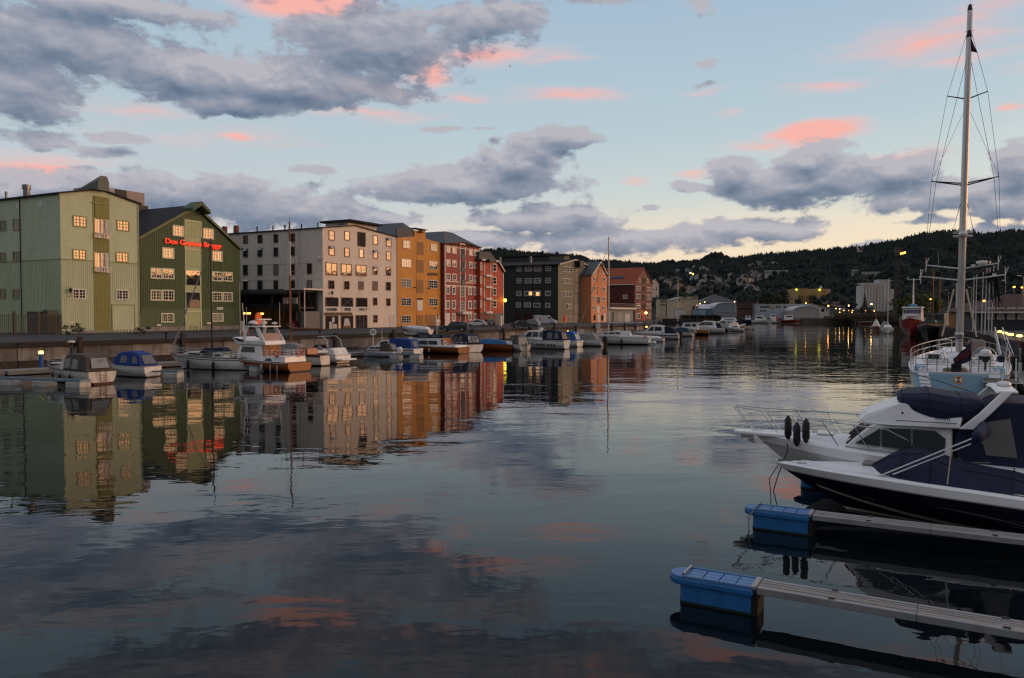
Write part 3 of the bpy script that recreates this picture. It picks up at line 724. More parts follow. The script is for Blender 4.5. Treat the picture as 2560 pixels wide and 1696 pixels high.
# ---- 3: cream building with shop, grey end wall and covered yard
def cream():
    b=Bld('apartment_building','long cream building with red framed windows and a shop at street level',*C2(955,1078))
    wall=paint('cream_boards',(.66,.605,.53),.65,.05,1.0,grime=(.50,.45,.39),gscale=.2);red=paint('redbrown_frame',(.20,.065,.042),.5,.12);trim=paint('cream_trim',(.62,.58,.50),.6,.05)
    pts=b.gable(C2,(955,178),(1235,160),(1608,262));b.shell(pts,54,wall,ROOFD,over=.25,eave=.3,roof_t=.18)
    zs=b.front(C2(960,798))[1];xs=b.front(C2(1370,900))[0]
    b.boards(wall,z0=zs+.1,step=.24,horizontal=True,out=.02);b.boards(wall,z0=.2,z1=zs,x0=xs,step=.24,horizontal=True,out=.02)
    b.boards(wall,'side',.24,.0,horizontal=True,out=.02)
    Wn=[((1003,205,1055,290),0),((1143,210,1190,290),0),((1397,248,1440,328),0),((1515,268,1560,345),1),((1003,338,1055,425),1),((1143,355,1188,437),0),((1272,365,1315,445),0),((1398,375,1440,453),1),((1515,390,1557,467),0),
          ((1396,522,1437,596),1),((1513,528,1556,605),0),((1000,645,1052,724),0),((1140,652,1186,728),0),((1268,655,1314,732),0),((1393,655,1438,736),0),((1513,660,1556,738),0),((1397,800,1434,870),0),((1515,806,1552,875),0),((1400,955,1437,1022),0)]
    for r,op in Wn:b.window(C2,r,2 if r[1]>600 else 1,2,frame=red,open_=bool(op),casing=.13,gl=GLC if r[1]in(210,248,655,365)else GL)
    for r in((975,490,1078,600),(1112,500,1208,603),(1244,510,1338,608)):b.window(C2,r,2,1,frame=red,casing=.15,bar=.12)
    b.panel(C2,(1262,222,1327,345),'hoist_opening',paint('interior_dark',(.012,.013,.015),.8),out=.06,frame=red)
    # shop front
    shop=trim
    x0,x1,z0,z1=b.rect(C2,(957,796,1366,1084));b.trim(x0,x1,0.02,z1,shop,.04,name='shop_front')
    for r in((975,802,1084,880),(1115,804,1215,881),(1247,806,1343,882)):
        o=b.panel(C2,r,'shop_window',GLD,out=.06,frame=red)
    x0,x1,z0,z1=b.rect(C2,(1115,804,1215,881));xb=MB()
    xb.tube((x0,-.11,z1),(x1,-.11,z0),.05).tube((x1,-.11,z1),(x0,-.11,z0),.05).build('cross_brace',ZINC,b.root)
    sign=paint('sign_white',(.50,.54,.53),.5,.05)
    for r in((975,883,1080,923),(1115,885,1213,925),(1247,884,1343,923)):b.panel(C2,r,'sign_panel',sign,out=.09)
    for r in((975,965,1084,1078),(1113,965,1217,1072)):
        o=b.panel(C2,r,'shop_window',GLD,out=.06,frame=red)
    rr=b.rect(C2,(975,965,1084,1078));w=rr[1]-rr[0]
    for(a,e,h0,h1)in((.28,.52,0,.55),(.55,.72,0,.40),(.74,.92,0,.38),(.52,.72,.5,.92)):
        MB().box(rr[0]+w*a,rr[0]+w*e,-.07,-.03,rr[2]+(rr[3]-rr[2])*h0,rr[2]+(rr[3]-rr[2])*h1).build('shop_display',paint('display_white',(.45,.45,.44),.6),b.root)
    rr=b.rect(C2,(1113,965,1217,1072));w=rr[1]-rr[0];hh=rr[3]-rr[2]
    MB().prism_y([(rr[0]+w*.2,rr[2]+hh*.2),(rr[0]+w*.8,rr[2]+hh*.2),(rr[0]+w*.65,rr[2]+hh*.8),(rr[0]+w*.3,rr[2]+hh*.8)],-.075,-.03).build('shop_display',paint('display_white',(.45,.45,.44),.6),b.root)
    MB().box(rr[0]+w*.15,rr[0]+w*.8,-.075,-.03,rr[2]+.05,rr[2]+hh*.18).build('shop_display',paint('display_brown',(.16,.06,.03),.6),b.root)
    o=b.panel(C2,(1245,960,1343,1082),'shop_door',GLD,out=.05,frame=red)
    w=b.rect(C2,(1245,960,1343,1082));ww=w[1]-w[0]
    for i in range(4):MB().box(ww*i/3-.05,ww*i/3+.05,-.05,0,0,w[3]-w[2]).build('door_post',paint('grey_post',(.12,.12,.12),.5),o)
    b.panel(C2,(1542,957,1592,1070),'door',paint('door_pale',(.55,.50,.47),.6),out=.06)
    # band sign in yellow on brown
    yb=b.panel(C2,(962,932,1212,958),'band_sign',paint('sign_brown',(.03,.022,.006),.5),out=.10)
    # hoist house on the roof
    x0,z0=b.front(C2(1186,170));x1,_=b.front(C2(1468,170));zt=b.front(C2(1240,122))[1]
    MB().box(x0+.6,x1-.3,.8,6,pts[1][1]-.8,zt-.1).build('hoist_house',wall,b.root)
    MB().box(x0,x1+.1,-.4,7,zt-.1,zt+.25).build('hoist_house_roof',ROOFD,b.root)
    MB().box(x0+.55,x0+.62,1.5,3.2,pts[1][1]+.2,zt-.4).build('dormer_pane',GL,b.root)
    b.downpipe(b.W-.1,pts[2][1],wall)
    # end wall windows
    cols=[(243,285),(372,415),(515,555),(657,705),(812,857)]
    rows=[[(245,320),(240,316),(236,312),(228,306),None],[(366,440),(357,437),(352,434),(346,430),None],[(508,602),(505,601),(503,600),(500,598),(495,592)],[(648,738),(646,737),(645,737),(645,738),(644,738)]]
    for j,rw in enumerate(rows):
        for(a,e),yy in zip(cols,rw):
            if yy:b.window(C2,(a,yy[0],e,yy[1]),1,2 if j<2 else 1,'side',frame=red if(a in(657,812))else paint('grey_frame',(.10,.085,.08),.5),casing=.13,open_=(j==1 and a in(243,372)))
    for y in(490,632):
        zz=b.side(C2(850,y))[1];b.trim(0,54,zz,zz+.12,wall,.06,'side')
    b.downpipe(b.side(C2(735,400))[0],pts[0][1],wall,'side')
    z=b.side(C2(925,448));
    MB().lathe([(.02,.0),(.3,.06),(.42,.16)],(-.5,z[0],z[1]),12,'x').build('satellite_dish',WHT,b.root)
    # flues on the ridge
    rnd=random.Random(3)
    for i in range(13):
        d=4+i*3.7+rnd.uniform(-.6,.6);k=i in(5,6)
        MB().lathe([(.5 if k else .12,0),(.5 if k else .12,1.6 if k else rnd.uniform(.6,1.5)),(.6 if k else .17,1.65 if k else 1.3)],(3.0 if not k else 2.2,d,pts[0][1]+.1),8).build('flue',paint('brick_flue',(.20,.08,.055),.8)if k else DARK,b.root)
    wall_lamp(b,C2,(1018,775),'black wall lantern on the cream building above its shop')
    return b
CR=cream()
for txt,p0,p1,lb in(('FAGHANDEL',(982,918),(1076,919),'dark lettering FAGHANDEL on a white panel of the cream shop'),('INNEN',(1142,917),(1194,918),'dark lettering INNEN on the middle white panel of the cream shop'),('DATA  V',(1272,916),(1340,917),'dark lettering DATA V on a white panel over the shop door')):
    letters(CR,txt,p0,p1,.55,paint('letter_dark',(.05,.055,.06),.5),'shop_lettering',lb,'sign',.04,.14,C2)

def covered_yard():
    b=CR;rt=b.t;inl=b.inl;T=4.6
    root=thing('covered_terrace','dark covered terrace on posts beside the cream building with amber strip lights','terrace',b.A,ROT)
    blk=paint('terrace_black',(.014,.014,.015),.6);brn=paint('terrace_brown',(.05,.035,.028),.7,.2)
    y0,y1=1.2,52;zt=b.side(C2(900,745))[1];zm=b.side(C2(900,880))[1];zb=b.side(C2(900,912))[1]
    MB().box(-T,-.02,y0,y1,zt-.15,zt+.35).build('canopy_roof',paint('canopy_slate',(.07,.08,.085),.6),root)
    MB().box(-T-.05,-T+.05,y0,y1,zt-.55,zt-.15).build('fascia',brn,root)
    MB().box(-T,-.02,y0,y1,zm-.35,zm-.1).build('deck',blk,root)
    MB().box(-T-.06,-T+.04,y0,y1,zb-.1,zm+.45).build('balustrade',paint('balustrade_dark',(.02,.022,.026),.4),root)
    MB().box(-.5,-.05,y0,y1,0,zt-.2).build('inner_wall',paint('yard_wall',(.07,.05,.035),.8,.3,.5),root)
    for i in range(9):MB().box(-T,-T+.25,y0+i*6.2,y0+.25+i*6.2,0,zt-.15).build('post',blk,root)
    MB().box(-T+.3,-.5,.3,2.2,0,zb-.2).build('kiosk',paint('kiosk_grey',(.16,.155,.145),.7),root)
    o=MB().box(-T-.3,-.02,-.1,4.4,zt+.15,zt+.42).build('porch_roof',WHT,root)
    MB().box(-T,-T+.12,0,.12,0,zt+.2).build('post',WHT,root)
    for i,d in enumerate((2.2,3.3,4.6)):MB().box(-T+.4,-T+1.0,d,d+.7,zm-.1,zm+1.5).build('cafe_parasol',paint('parasol_%d'%i,((.3,.28,.27),(.22,.2,.2),(.4,.38,.36))[i],.8),root)
    amber=glow('amber_strip',(1.0,.42,.06),9.0)
    for i,(a,e,y_)in enumerate(((232,298,935),(362,427,938),(497,548,941))):
        l=thing('strip_light',('amber strip light under the terrace farthest from the cream shop','amber strip light under the terrace above the orange cabinet','amber strip light under the terrace next to the wooden mast')[i],'lamp',b.A,ROT,'amber strip lights under the dark terrace')
        d0=b.side(C2(e,y_));d1=b.side(C2(a,y_));k=.955
        z=d0[1]*.98;a0=d0[0]*.93;a1=a0+(d1[0]-d0[0])*.80
        MB().box(-T+.15,-T+.45,a0,a1,z-.12,z+.12).build('tube',amber,l);MB().box(-T+.1,-T+.5,a0-.1,a1+.1,z+.13,z+.25).build('housing',blk,l)
    letters_root=None
covered_yard()

# ---- 4: ochre warehouse
def ochre():
    b=Bld('warehouse','ochre yellow warehouse with white windows and a stepped hoist gable',*C3(150,1206))
    wall=paint('ochre_boards',(.56,.245,.032),.6,.06,1.2,grime=(.40,.165,.028));tan=paint('tan_hatch',(.30,.15,.055),.65,.1);wf=WHT
    q=b.P(C3,(150,240),(330,226),(331,160),(452,158),(456,248),(617,298));q[0]=(0,q[0][1])
    pts=[(0,q[0][1]),(q[1][0],q[1][1]),(q[1][0]+.01,q[2][1]),(q[3][0],q[3][1]),(q[3][0]+.01,q[4][1]),(q[5][0],q[5][1])]
    b.shell(pts[:1]+pts[1:],1.2,wall)
    W=b.W
    # main block behind with the slate roof
    ze=pts[0][1]-.3;zr=b.front(C3(428,140))[1]+1.2
    m=MB().prism_y([(0,0),(0,ze-.2),(W,ze-.55),(W,0)],1.2,34).build('wall',wall,b.root)
    MB().loft([[(-.4,.1,ze-.15),(W+.4,.1,ze-.5),(W+.4,34.4,ze-.5),(-.4,34.4,ze-.15)],[(W/2-.1,4.5,zr+.2),(W/2+.1,4.5,zr+.2),(W/2+.1,34.4,zr+.2),(W/2-.1,34.4,zr+.2)]]).build('roof',SLATE,b.root)
    MB().box(pts[1][0]-.1,pts[3][0]+.1,-.5,1.2,pts[3][1],pts[3][1]+.14).build('bay_roof',SLATE,b.root)
    MB().box((pts[1][0]+pts[3][0])/2-.5,(pts[1][0]+pts[3][0])/2+.5,-.9,0,pts[3][1]-.75,pts[3][1]-.3).build('hoist_beam',tan,b.root)
    MB().box(0,pts[1][0]-.05,.2,.5,pts[0][1]-.1,pts[0][1]+1.9).build('parapet',SLATE,b.root)
    for r in((205,270,283,355),(507,305,578,385),(188,470,295,562),(490,492,583,582),(187,685,293,778),(487,703,583,790),(187,893,293,980),(490,897,583,982),(185,1085,290,1170)):b.window(C3,r,4,3,frame=wf,div=True,casing=.12,bar=.08,gl=GLC if r[1]in(470,685,270)else GL)
    s0,s1=b.front(C3(350,700))[0],b.front(C3(432,700))[0];b.trim(s0,s1,0,pts[2][1]-1.2,wall,.06,name='loading_strip')
    for r in((357,288,428,425),(355,482,428,620),(352,695,425,840),(352,1082,425,1226)):b.panel(C3,r,'hatch',tan,out=.10,planks=.3)
    b.panel(C3,(357,905,417,1032),'door',WHT,out=.11);b.panel(C3,(357,898,417,915),'door_pane',GLD,out=.115)
    b.panel(C3,(450,1080,550,1224),'garage_door',tan,out=.08,planks=.25,frame=wall)
    o=b.panel(C3,(563,1085,600,1222),'door',WHT,out=.09);MB().box(.4,.8,-.04,.02,2.0,3.0).build('door_pane',DARK,o)
    for i in range(8):
        x,z=b.front(C3(470+i*14.5,650));MB().box(0,.42,-.12,0,0,.62 if i%3 else .5).build('dark_letter_block',paint('letter_brown',(.10,.055,.02),.6),b.root,(x,0,z))
    for p in((318,782),(475,790),(540,1008)):
        x,z=b.front(C3(*p));MB().path([(0,0,0),(0,-.5,.1)],.05).lathe([(.05,.1),(.22,-.1),(.25,-.2)],(0,-.5,.1),8).build('spot_lamp',DARK,b.root,(x,0,z))
    for p in((195,1196),(438,1194)):
        x,z=b.front(C3(*p));MB().lathe([(.02,.2),(.22,.1),(.25,-.1),(.1,-.2)],(0,-.25,0),8).build('bulkhead_lamp',WHT,b.root,(x,0,z))
    b.downpipe(W-.1,pts[-1][1],DARK);
    return b
OC=ochre()

def annex():
    b=Bld('stair_annex','narrow grey green annex wedged between the ochre and the crimson warehouses',*C3(620,1192))
    b.shell(b.gable(C3,(620,306),(655,300)),20,paint('annex_green',(.075,.085,.075),.7,.2),SLATE,eave=.05);b.downpipe(.4,b.pts[0][1],ZINC);b.downpipe(b.W-.3,b.pts[0][1],WHT)
annex()

# ---- 5: crimson warehouse
def crimson():
    b=Bld('warehouse','crimson warehouse with paired white windows and a dark balcony bay',*C3(660,1195))
    wall=paint('crimson_boards',(.29,.043,.036),.6,.08,1.2,grime=(.23,.036,.032));wf=paint('white_casing',(.66,.60,.54),.55,.05)
    pts=b.gable(C3,(660,300),(850,287),(1040,347));b.shell(pts,30,wall,SLATE,over=.5,roof_t=.2)
    W=b.W;zr=b.front(C3(860,228))[1]+1.5
    MB().loft([[(-.4,-.4,pts[0][1]),(W+.4,-.4,pts[2][1]),(W+.4,30,pts[2][1]),(-.4,30,pts[0][1])],[(W*.5,5,zr),(W*.72,5,zr),(W*.72,25,zr),(W*.5,25,zr)]]).build('hipped_roof',SLATE,b.root)
    for r in((677,328,722,403),(740,335,787,415),(922,358,965,435),(975,368,1018,440),(675,475,720,552),(740,482,787,558),(922,500,965,572),(975,505,1017,577),(675,628,722,705),(740,632,788,705),(920,642,962,717),(973,648,1014,720)):b.window(C3,r,2,3,frame=wf,casing=.30,bar=.08)
    for r in((675,765,715,858),(738,768,780,860),(913,775,952,862),(973,778,1010,865),(670,918,712,1018),(735,918,778,1018),(912,922,952,1015),(972,922,1010,1015),(738,1060,777,1150),(912,1058,950,1140),(972,1058,1010,1135)):b.window(C3,r,2,3,frame=wf,casing=.32,bar=.08)
    b.panel(C3,(665,1060,715,1206),'door',WHT,out=.1)
    for y in(712,755):
        z=b.front(C3(662,y))[1];b.trim(0,W,z-.12,z+.12,wf,.08)
    xa,xb_=b.front(C3(826,600))[0],b.front(C3(881,600))[0];zt=pts[1][1]-.3;zc=b.front(C3(826,1060))[1]
    for x in(xa,xb_):b.trim(x-.15,x+.15,0,zt,wf,.12)
    for x in(.15,W-.15):b.trim(x-.15,x+.15,0,pts[0][1]-.6 if x<1 else pts[2][1]-.2,wf,.12)
    b.trim(xa-.1,xb_+.1,zt-.35,zt,wf,.13);b.trim(0,W,pts[2][1]-.9,pts[2][1]-.7,wf,.06)
    dk=paint('balcony_dark',(.05,.045,.045),.7,.2)
    for(y0,y1)in((355,480),(500,610),(635,755)):
        o=b.panel(C3,(832,y0,876,y1),'balcony',dk,out=.04);w=b.rect(C3,(832,y0,876,y1));h=w[3]-w[2]
        MB().box(0,w[1]-w[0],-.3,-.24,0,h*.45).build('balcony_front',paint('balcony_grey',(.11,.105,.10),.6),o)
    for r in((830,765,875,885),(825,930,870,1032)):b.window(C3,r,2,3,frame=wf,casing=.12,bar=.07,gl=GLC)
    x0,x1,z0,z1=b.rect(C3,(805,1042,905,1072));MB().box(x0,x1,-1.4,0,z0,z1).build('entrance_canopy',WHT,b.root)
    b.panel(C3,(815,1080,880,1200),'entrance_door',paint('door_maroon',(.07,.015,.012),.6),out=.06)
    return b
RD=crimson()

# ---- 6: orange red warehouse
def scarlet():
    b=Bld('warehouse','orange red warehouse on a grey stone base with white balcony bay',*C3(1048,1187))
    wall=paint('scarlet_boards',(.40,.055,.020),.6,.07,1.2,grime=(.32,.045,.02));wf=paint('white_casing',(.66,.60,.54),.55,.05);stone=paint('stone_base',(.17,.16,.15),.85,.25,1.5,.4,6)
    q=b.gable(C3,(1045,478),(1228,495),(1300,608));pts=[q[0],(q[1][0],q[1][1]),q[2]]
    b.shell(pts,26,wall,SLATE,over=.5,roof_t=.2);W=b.W
    zr=b.front(C3(1100,395))[1]
    MB().prism_y([(-.2,pts[0][1]+.1),(.2,zr),(W*.45,zr+.3),(pts[1][0]+.4,pts[1][1]+.1)],.2,26).build('upper_roof',SLATE,b.root)
    b.barge(wf,.3,-.55)
    MB().box(-.6,W*.40,9,16,pts[0][1],b.front(C3(1090,312))[1]+2.6).build('stair_tower',paint('tower_slate',(.07,.075,.075),.7),b.root)
    b.windows(C3,((1180,520,1222,610),(1180,665,1222,750),(1183,785,1220,870),(1180,918,1222,1000),(1046,512,1064,592),(1046,655,1062,740),(1046,785,1062,865),(1046,920,1062,1000)),cols=1,rows=2,frame=wf,casing=.25,bar=.1)
    x0,x1=b.front(C3(1090,700))[0],b.front(C3(1157,700))[0];zt=pts[1][1]-.4;zb=b.front(C3(1090,1052))[1]
    for x in(x0,x1):b.trim(x-.16,x+.16,zb,zt,wf,.14)
    for y in(650,775,902,1050):
        z=b.front(C3(1120,y))[1];b.trim(x0,x1,z-.3,z+.2,wf,.7,name='balcony')
        MB().path([(x0+.2,-.65,z+1.2),(x1-.2,-.65,z+1.2)],.035).build('balcony_rail',ZINC,b.root)
    b.panel(C3,(1050,1060,1292,1195),'stone_base',stone,out=.06);b.panel(C3,(1060,1068,1150,1196),'garage_door',paint('garage_red',(.20,.045,.03),.6),out=.1,planks=.3);b.panel(C3,(1186,1072,1212,1192),'door',paint('garage_red',(.20,.045,.03),.6),out=.1)
    MB().box(x0+.2,x1+.4,-1.5,0,zt,zt+.5).build('hoist_beam',DARK,b.root)
    b.trim(W-.3,W,0,pts[2][1]-.3,wf,.1)
    x,z=b.front(C3(1285,925))
    l=thing('wall_lamp','bright yellow lamp on the corner of the orange red warehouse','lamp',b.A+Vector((b.t.x*x,b.t.y*x,z)),ROT)
    MB().path([(0,0,.2),(0,-.7,.3)],.04).build('bracket',DARK,l);MB().lathe([(.02,-.4),(.3,-.25),(.4,0),(.3,.25),(.02,.4)],(0,-.9,.1),10).build('globe',glow('lamp_yellow',(1.0,.72,.05),9),l)
    return b
SCT=scarlet()

# ---- 7: long dark green block with grey green gable front
def long_green():
    b=Bld('apartment_building','long block with a near black green side and a grey green gable end',*C4(830,1083))
    wall=paint('grey_green_boards',(.165,.170,.120),.65,.07,1.0,grime=(.13,.135,.10));drk=paint('bottle_green_boards',(.019,.034,.029),.6,.15,1.0);wf=paint('pale_window',(.50,.49,.45),.55,.05)
    pts=b.gable(C4,(830,385),(1022,332),(1227,428));b.shell(pts,56,wall,ROOFD,over=.5,eave=.9,roof_t=.3)
    MB().box(-.06,.0,0,56.0,0,pts[0][1]-.05).build('side_cladding',drk,b.root)
    b.barge(wf,.25,-.55)
    b.boards(drk,'side',1.1,.2,out=.09)
    for r in((883,408,918,475),(922,412,958,478),(962,416,998,480),(880,550,915,612),(918,552,954,615),(957,555,993,617),(877,705,912,765),(916,706,951,767),(955,708,990,770),(915,850,948,911),(952,852,985,913),(878,995,930,1058),(955,997,987,1060),
              (1115,415,1147,478),(1178,425,1203,485),(1110,618,1140,680),(1175,625,1205,685),(1108,735,1140,802),(1172,738,1203,800),(1108,855,1138,913),(1172,857,1203,915),(1170,990,1200,1048)):b.window(C4,r,2,2,frame=wf,casing=.22,bar=.12)
    b.panel(C4,(1100,970,1140,1078),'door',wf,out=.08)
    ht=paint('hatch_taupe',(.30,.26,.23),.6,.1)
    for r in((1030,400,1065,475),(1030,500,1063,590),(1030,615,1060,715),(1025,737,1055,830),(1020,850,1065,970),(1018,985,1060,1078)):b.panel(C4,r,'hatch',ht,out=.08,planks=.4)
    MB().box(b.front(C4(1035,340))[0]-.2,b.front(C4(1078,340))[0],-1.6,.2,pts[1][1]-2.0,pts[1][1]-.2).build('hoist_housing',DARK,b.root)
    MB().box(pts[1][0]-2.6,pts[1][0]+1.0,2,7,pts[1][1]-.3,pts[1][1]+1.3).build('roof_hut',paint('hut_taupe',(.13,.12,.10),.7),b.root)
    MB().box(pts[1][0]-3,pts[1][0]+1.3,1.2,24,pts[1][1]+1.3,pts[1][1]+1.55).build('hut_roof',ROOFD,b.root)
    for r in((340,412,400,468),(683,405,747,465),(340,550,398,608),(682,545,745,607),(335,700,397,760),(332,838,388,893)):b.window(C4,r,2,2,'side',wf,casing=.22,bar=.14)
    for r in((437,410,520,468),(543,405,633,467),(435,550,518,610),(541,548,630,610),(428,838,510,893)):b.window(C4,r,4,2,'side',wf,casing=.22,bar=.14)
    pale=paint('blind_pale',(.46,.44,.40),.5)
    for r in((430,700,517,760),(540,700,627,762),(538,840,623,895),(677,842,738,898),(678,698,743,760),(537,985,640,1050)):b.window(C4,r,3,1,'side',wf,casing=.22,bar=.1,gl=GLC)
    for p in((505,730),(590,735)):
        d,z=b.side(C4(*p));MB().box(-.2,-.05,d-.5,d+.5,z-.5,z+.5).build('lit_lamp_pane',LIT,b.root)
    for r in((333,970,383,1045),(425,970,507,1045)):b.panel(C4,r,'dark_window',GLD,'side',.1)
    for x in(648,325,528):
        d,z=b.side(C4(x,600));b.trim(d-.4,d+.4,0,pts[0][1]-.2,DARK,.1,'side','downpipe_board')
    rr=random.Random(8)
    for d,h_ in((47,.6),(20,1.6),(30,2.4),(10,1.5),(39,.9)):MB().lathe([(.35,-.5),(.35,h_),(.5,h_+.05),(.1,h_+.3)],(3,d,pts[0][1]+1),8).build('flue',ZINC,b.root)
    return b
LGN=long_green()

# ---- 8: narrow coral warehouse
def coral():
    b=Bld('warehouse','narrow coral warehouse with a steep white edged gable',*C4(1221,1077))
    wall=paint('coral_boards',(.60,.235,.105),.6,.06,1.2);wf=paint('white_casing',(.66,.60,.54),.55,.05)
    pts=b.gable(C4,(1221,507),(1323,357),(1410,520));b.shell(pts,26,wall,SLATE,over=.4,eave=.5);b.barge(wf,.35,-.45)
    b.windows(C4,((1245,533,1272,580),(1357,537,1385,585),(1243,648,1273,697),(1355,652,1383,700),(1240,762,1272,808),(1353,768,1382,815),(1238,873,1270,920),(1348,878,1378,922),(1257,470,1277,507),(1360,473,1380,508)),cols=2,rows=2,frame=wf,casing=.22,bar=.1)
    deep=paint('coral_deep',(.42,.13,.05),.6,.1)
    for r in((1300,445,1337,515),(1298,545,1337,625),(1297,655,1335,740)):b.panel(C4,r,'hatch',wall,out=.07,planks=.3,frame=deep)
    b.panel(C4,(1290,770,1322,845),'balcony_door',GLC,out=.07,frame=WHT)
    for r in((1287,880,1320,960),(1293,978,1325,1077),(1368,965,1390,1068)):b.panel(C4,r,'door',WHT,out=.08)
    for r in((1250,985,1270,1047),(1340,985,1360,1050)):b.panel(C4,r,'dark_window',GLD,out=.08)
    x,z=pts[1];MB().box(x-.1,x+.6,-1.3,0,z-1.3,z-.5).build('hoist_beam',paint('hoist_wood',(.2,.12,.05),.7),b.root)
    return b
coral()

# ---- 9: blue grey low house with roof terrace
def blue_grey():
    b=Bld('garage_building','low blue grey garage with a white edged roof terrace',*C4(1409,1068))
    wall=paint('bluegrey_boards',(.20,.24,.25),.6,.1,1);
    pts=b.gable(C4,(1409,915),(1718,926));b.shell(pts,12,wall);W=b.W;z=pts[0][1]
    MB().box(-.2,W+.3,-1.2,12,z,z+.6).build('terrace_edge',WHT,b.root)
    rail=MB();n=26
    rail.path([(0,-1,z+1.9),(W,-1,z+1.9)],.06)
    for i in range(n+1):rail.tube((W*i/n,-1,z+.6),(W*i/n,-1,z+1.9),.035)
    rail.build('balustrade',ZINC,b.root)
    for r,mt in(((1465,950,1492,1063),(.04,.06,.07)),((1535,952,1585,1063),(.30,.29,.28)),((1624,970,1644,1062),(.6,.6,.58)),((1650,970,1672,1062),(.6,.6,.58))):b.panel(C4,r,'door',paint('door_%02d'%int(mt[0]*100),mt,.6),out=.08)
    h=Bld('gable_house','blue grey gabled house set back behind the low garage',*C4(1409,1062));A2=h.A+Vector((h.inl.x*12.2,h.inl.y*12.2,0));h.A=A2;h.root.location=A2
    pts=h.gable(C4,(1385,585),(1410,600),(1548,668));h.shell([(0,pts[1][1]+1),(.6,pts[1][1]),pts[2]],14,paint('bluegrey_dark',(.125,.145,.155),.65,.1),SLATE,over=.3);h.barge(WHT,.3,-.35)
    h.window(C4,(1432,715,1530,778),5,1,frame=WHT,bar=.2);h.panel(C4,(1409,715,1428,800),'shutter',WHT,out=.06)
blue_grey()

# ---- 10: dark red warehouse under an orange tiled roof
def maroon():
    b=Bld('warehouse','dark red warehouse under a steep orange tiled roof',*C4(1735,1056))
    wall=paint('maroon_boards',(.115,.022,.020),.6,.12,1);wf=paint('white_casing',(.66,.60,.54),.55,.05);tile=paint('orange_tiles',(.36,.085,.032),.75,.18,1.2,.5,14)
    pts=b.gable(C4,(1733,610),(1843,428),(1940,612));b.shell(pts,44,wall,tile,over=.3,eave=.6)
    # courses of the tiled slope, near side
    m=MB();a,p=Vector((pts[0][0],pts[0][1])),Vector((pts[1][0],pts[1][1]));n=26
    d=(p-a).normalized();nr=Vector((-d.y,d.x))
    for i in range(n):
        q0=a+d*((p-a).length*i/n)+nr*.20;q1=a+d*((p-a).length*(i+1)/n)+nr*.14
        m.add([(q0.x,-.3,q0.y+.06),(q0.x,44.3,q0.y+.06),(q1.x,44.3,q1.y+.04),(q1.x,-.3,q1.y+.04),(q0.x,-.3,q0.y-.05),(q0.x,44.3,q0.y-.05)],[(0,1,2,3),(0,4,5,1)])
    stuff(m.build('roof_tile_courses',tile,b.root))
    MB().box(-.75,-.5,0,44,pts[0][1]-.55,pts[0][1]-.25).build('gutter',WHT,b.root)
    for r in((1783,545,1803,598),(1878,557,1897,607),(1752,642,1775,692),(1780,642,1803,695),(1880,655,1900,702),(1908,657,1926,705),(1752,735,1774,792),(1779,735,1802,795),(1877,742,1898,800),(1906,744,1926,802),(1748,845,1771,904),(1776,845,1800,907),(1875,850,1896,907),(1905,850,1925,910),(1747,962,1770,1030),(1775,962,1800,1032),(1873,962,1894,1023),(1904,962,1925,1025)):b.window(C4,r,2,2,frame=wf,casing=.25,bar=.1)
    for r in((1828,550,1857,615),(1828,645,1857,715),(1828,745,1857,815),(1828,850,1857,925)):b.panel(C4,r,'hatch',paint('hatch_black',(.03,.012,.012),.7),out=.08,planks=.4,frame=wall)
    b.panel(C4,(1822,975,1860,1052),'door',paint('door_red',(.25,.03,.02),.6),out=.1)
    b.window(C4,(1597,745,1650,795),3,1,'side',wf,casing=.25,bar=.12)
    for r in((1425,515,1465,545),(1503,510,1545,540)):
        dd,zz=b.side(C4((r[0]+r[2])/2,(r[1]+r[3])/2));xx=(zz-pts[0][1])/(pts[1][1]-pts[0][1])*pts[1][0]
        o=MB().box(-.9,.9,-1.4,1.4,.18,.36).build('skylight',DARK,b.root,(max(1,xx*.8),dd*.97,pts[0][1]+max(1,xx*.8)*(pts[1][1]-pts[0][1])/pts[1][0]));o.rotation_euler=(0,-math.atan2(pts[1][1]-pts[0][1],pts[1][0]),0)
        MB().box(-.8,.8,-1.3,1.3,.37,.39).build('pane',GL,o)
    x,z=b.front(C4(1840,962));l=thing('wall_lamp','amber lamp over the red door of the dark red warehouse','lamp',b.A+Vector((b.t.x*x,b.t.y*x,z)),ROT)
    MB().path([(0,0,.2),(0,-.8,.3)],.05).build('bracket',DARK,l);MB().lathe([(.02,-.5),(.4,-.2),(.5,0),(.4,.25),(.02,.5)],(0,-1.0,.1),10).build('globe',glow('lamp_amber',(1.0,.45,.08),12),l)
maroon()

def slate_grey():
    b=Bld('warehouse','slim slate grey warehouse at the end of the quay row',*C4(1940,1002),z=QZ+.5)
    pts=b.gable(C4,(1940,590),(1975,560),(2022,622));b.shell(pts,22,paint('slate_boards',(.22,.24,.26),.6,.08),ROOFD,over=.3);b.barge(paint('slate_trim',(.4,.42,.44),.6),.3,-.35)
    b.windows(C4,((1985,650,2000,700),(1985,745,2000,795),(1985,850,2000,900),(1950,660,1965,710),(1950,760,1965,810)),cols=1,rows=2,frame=paint('white_casing',(.66,.60,.54),.55,.05),casing=.3)
    m=thing('mooring_block','dark concrete block at the end of the quay row','block',G(1628,808,.5),ROT);MB().box(-2,9,-3,6,-1,3.2).build('block',paint('wet_concrete',(.10,.10,.095),.8,.25,.8,.3),m,bevel=.1)
slate_grey()
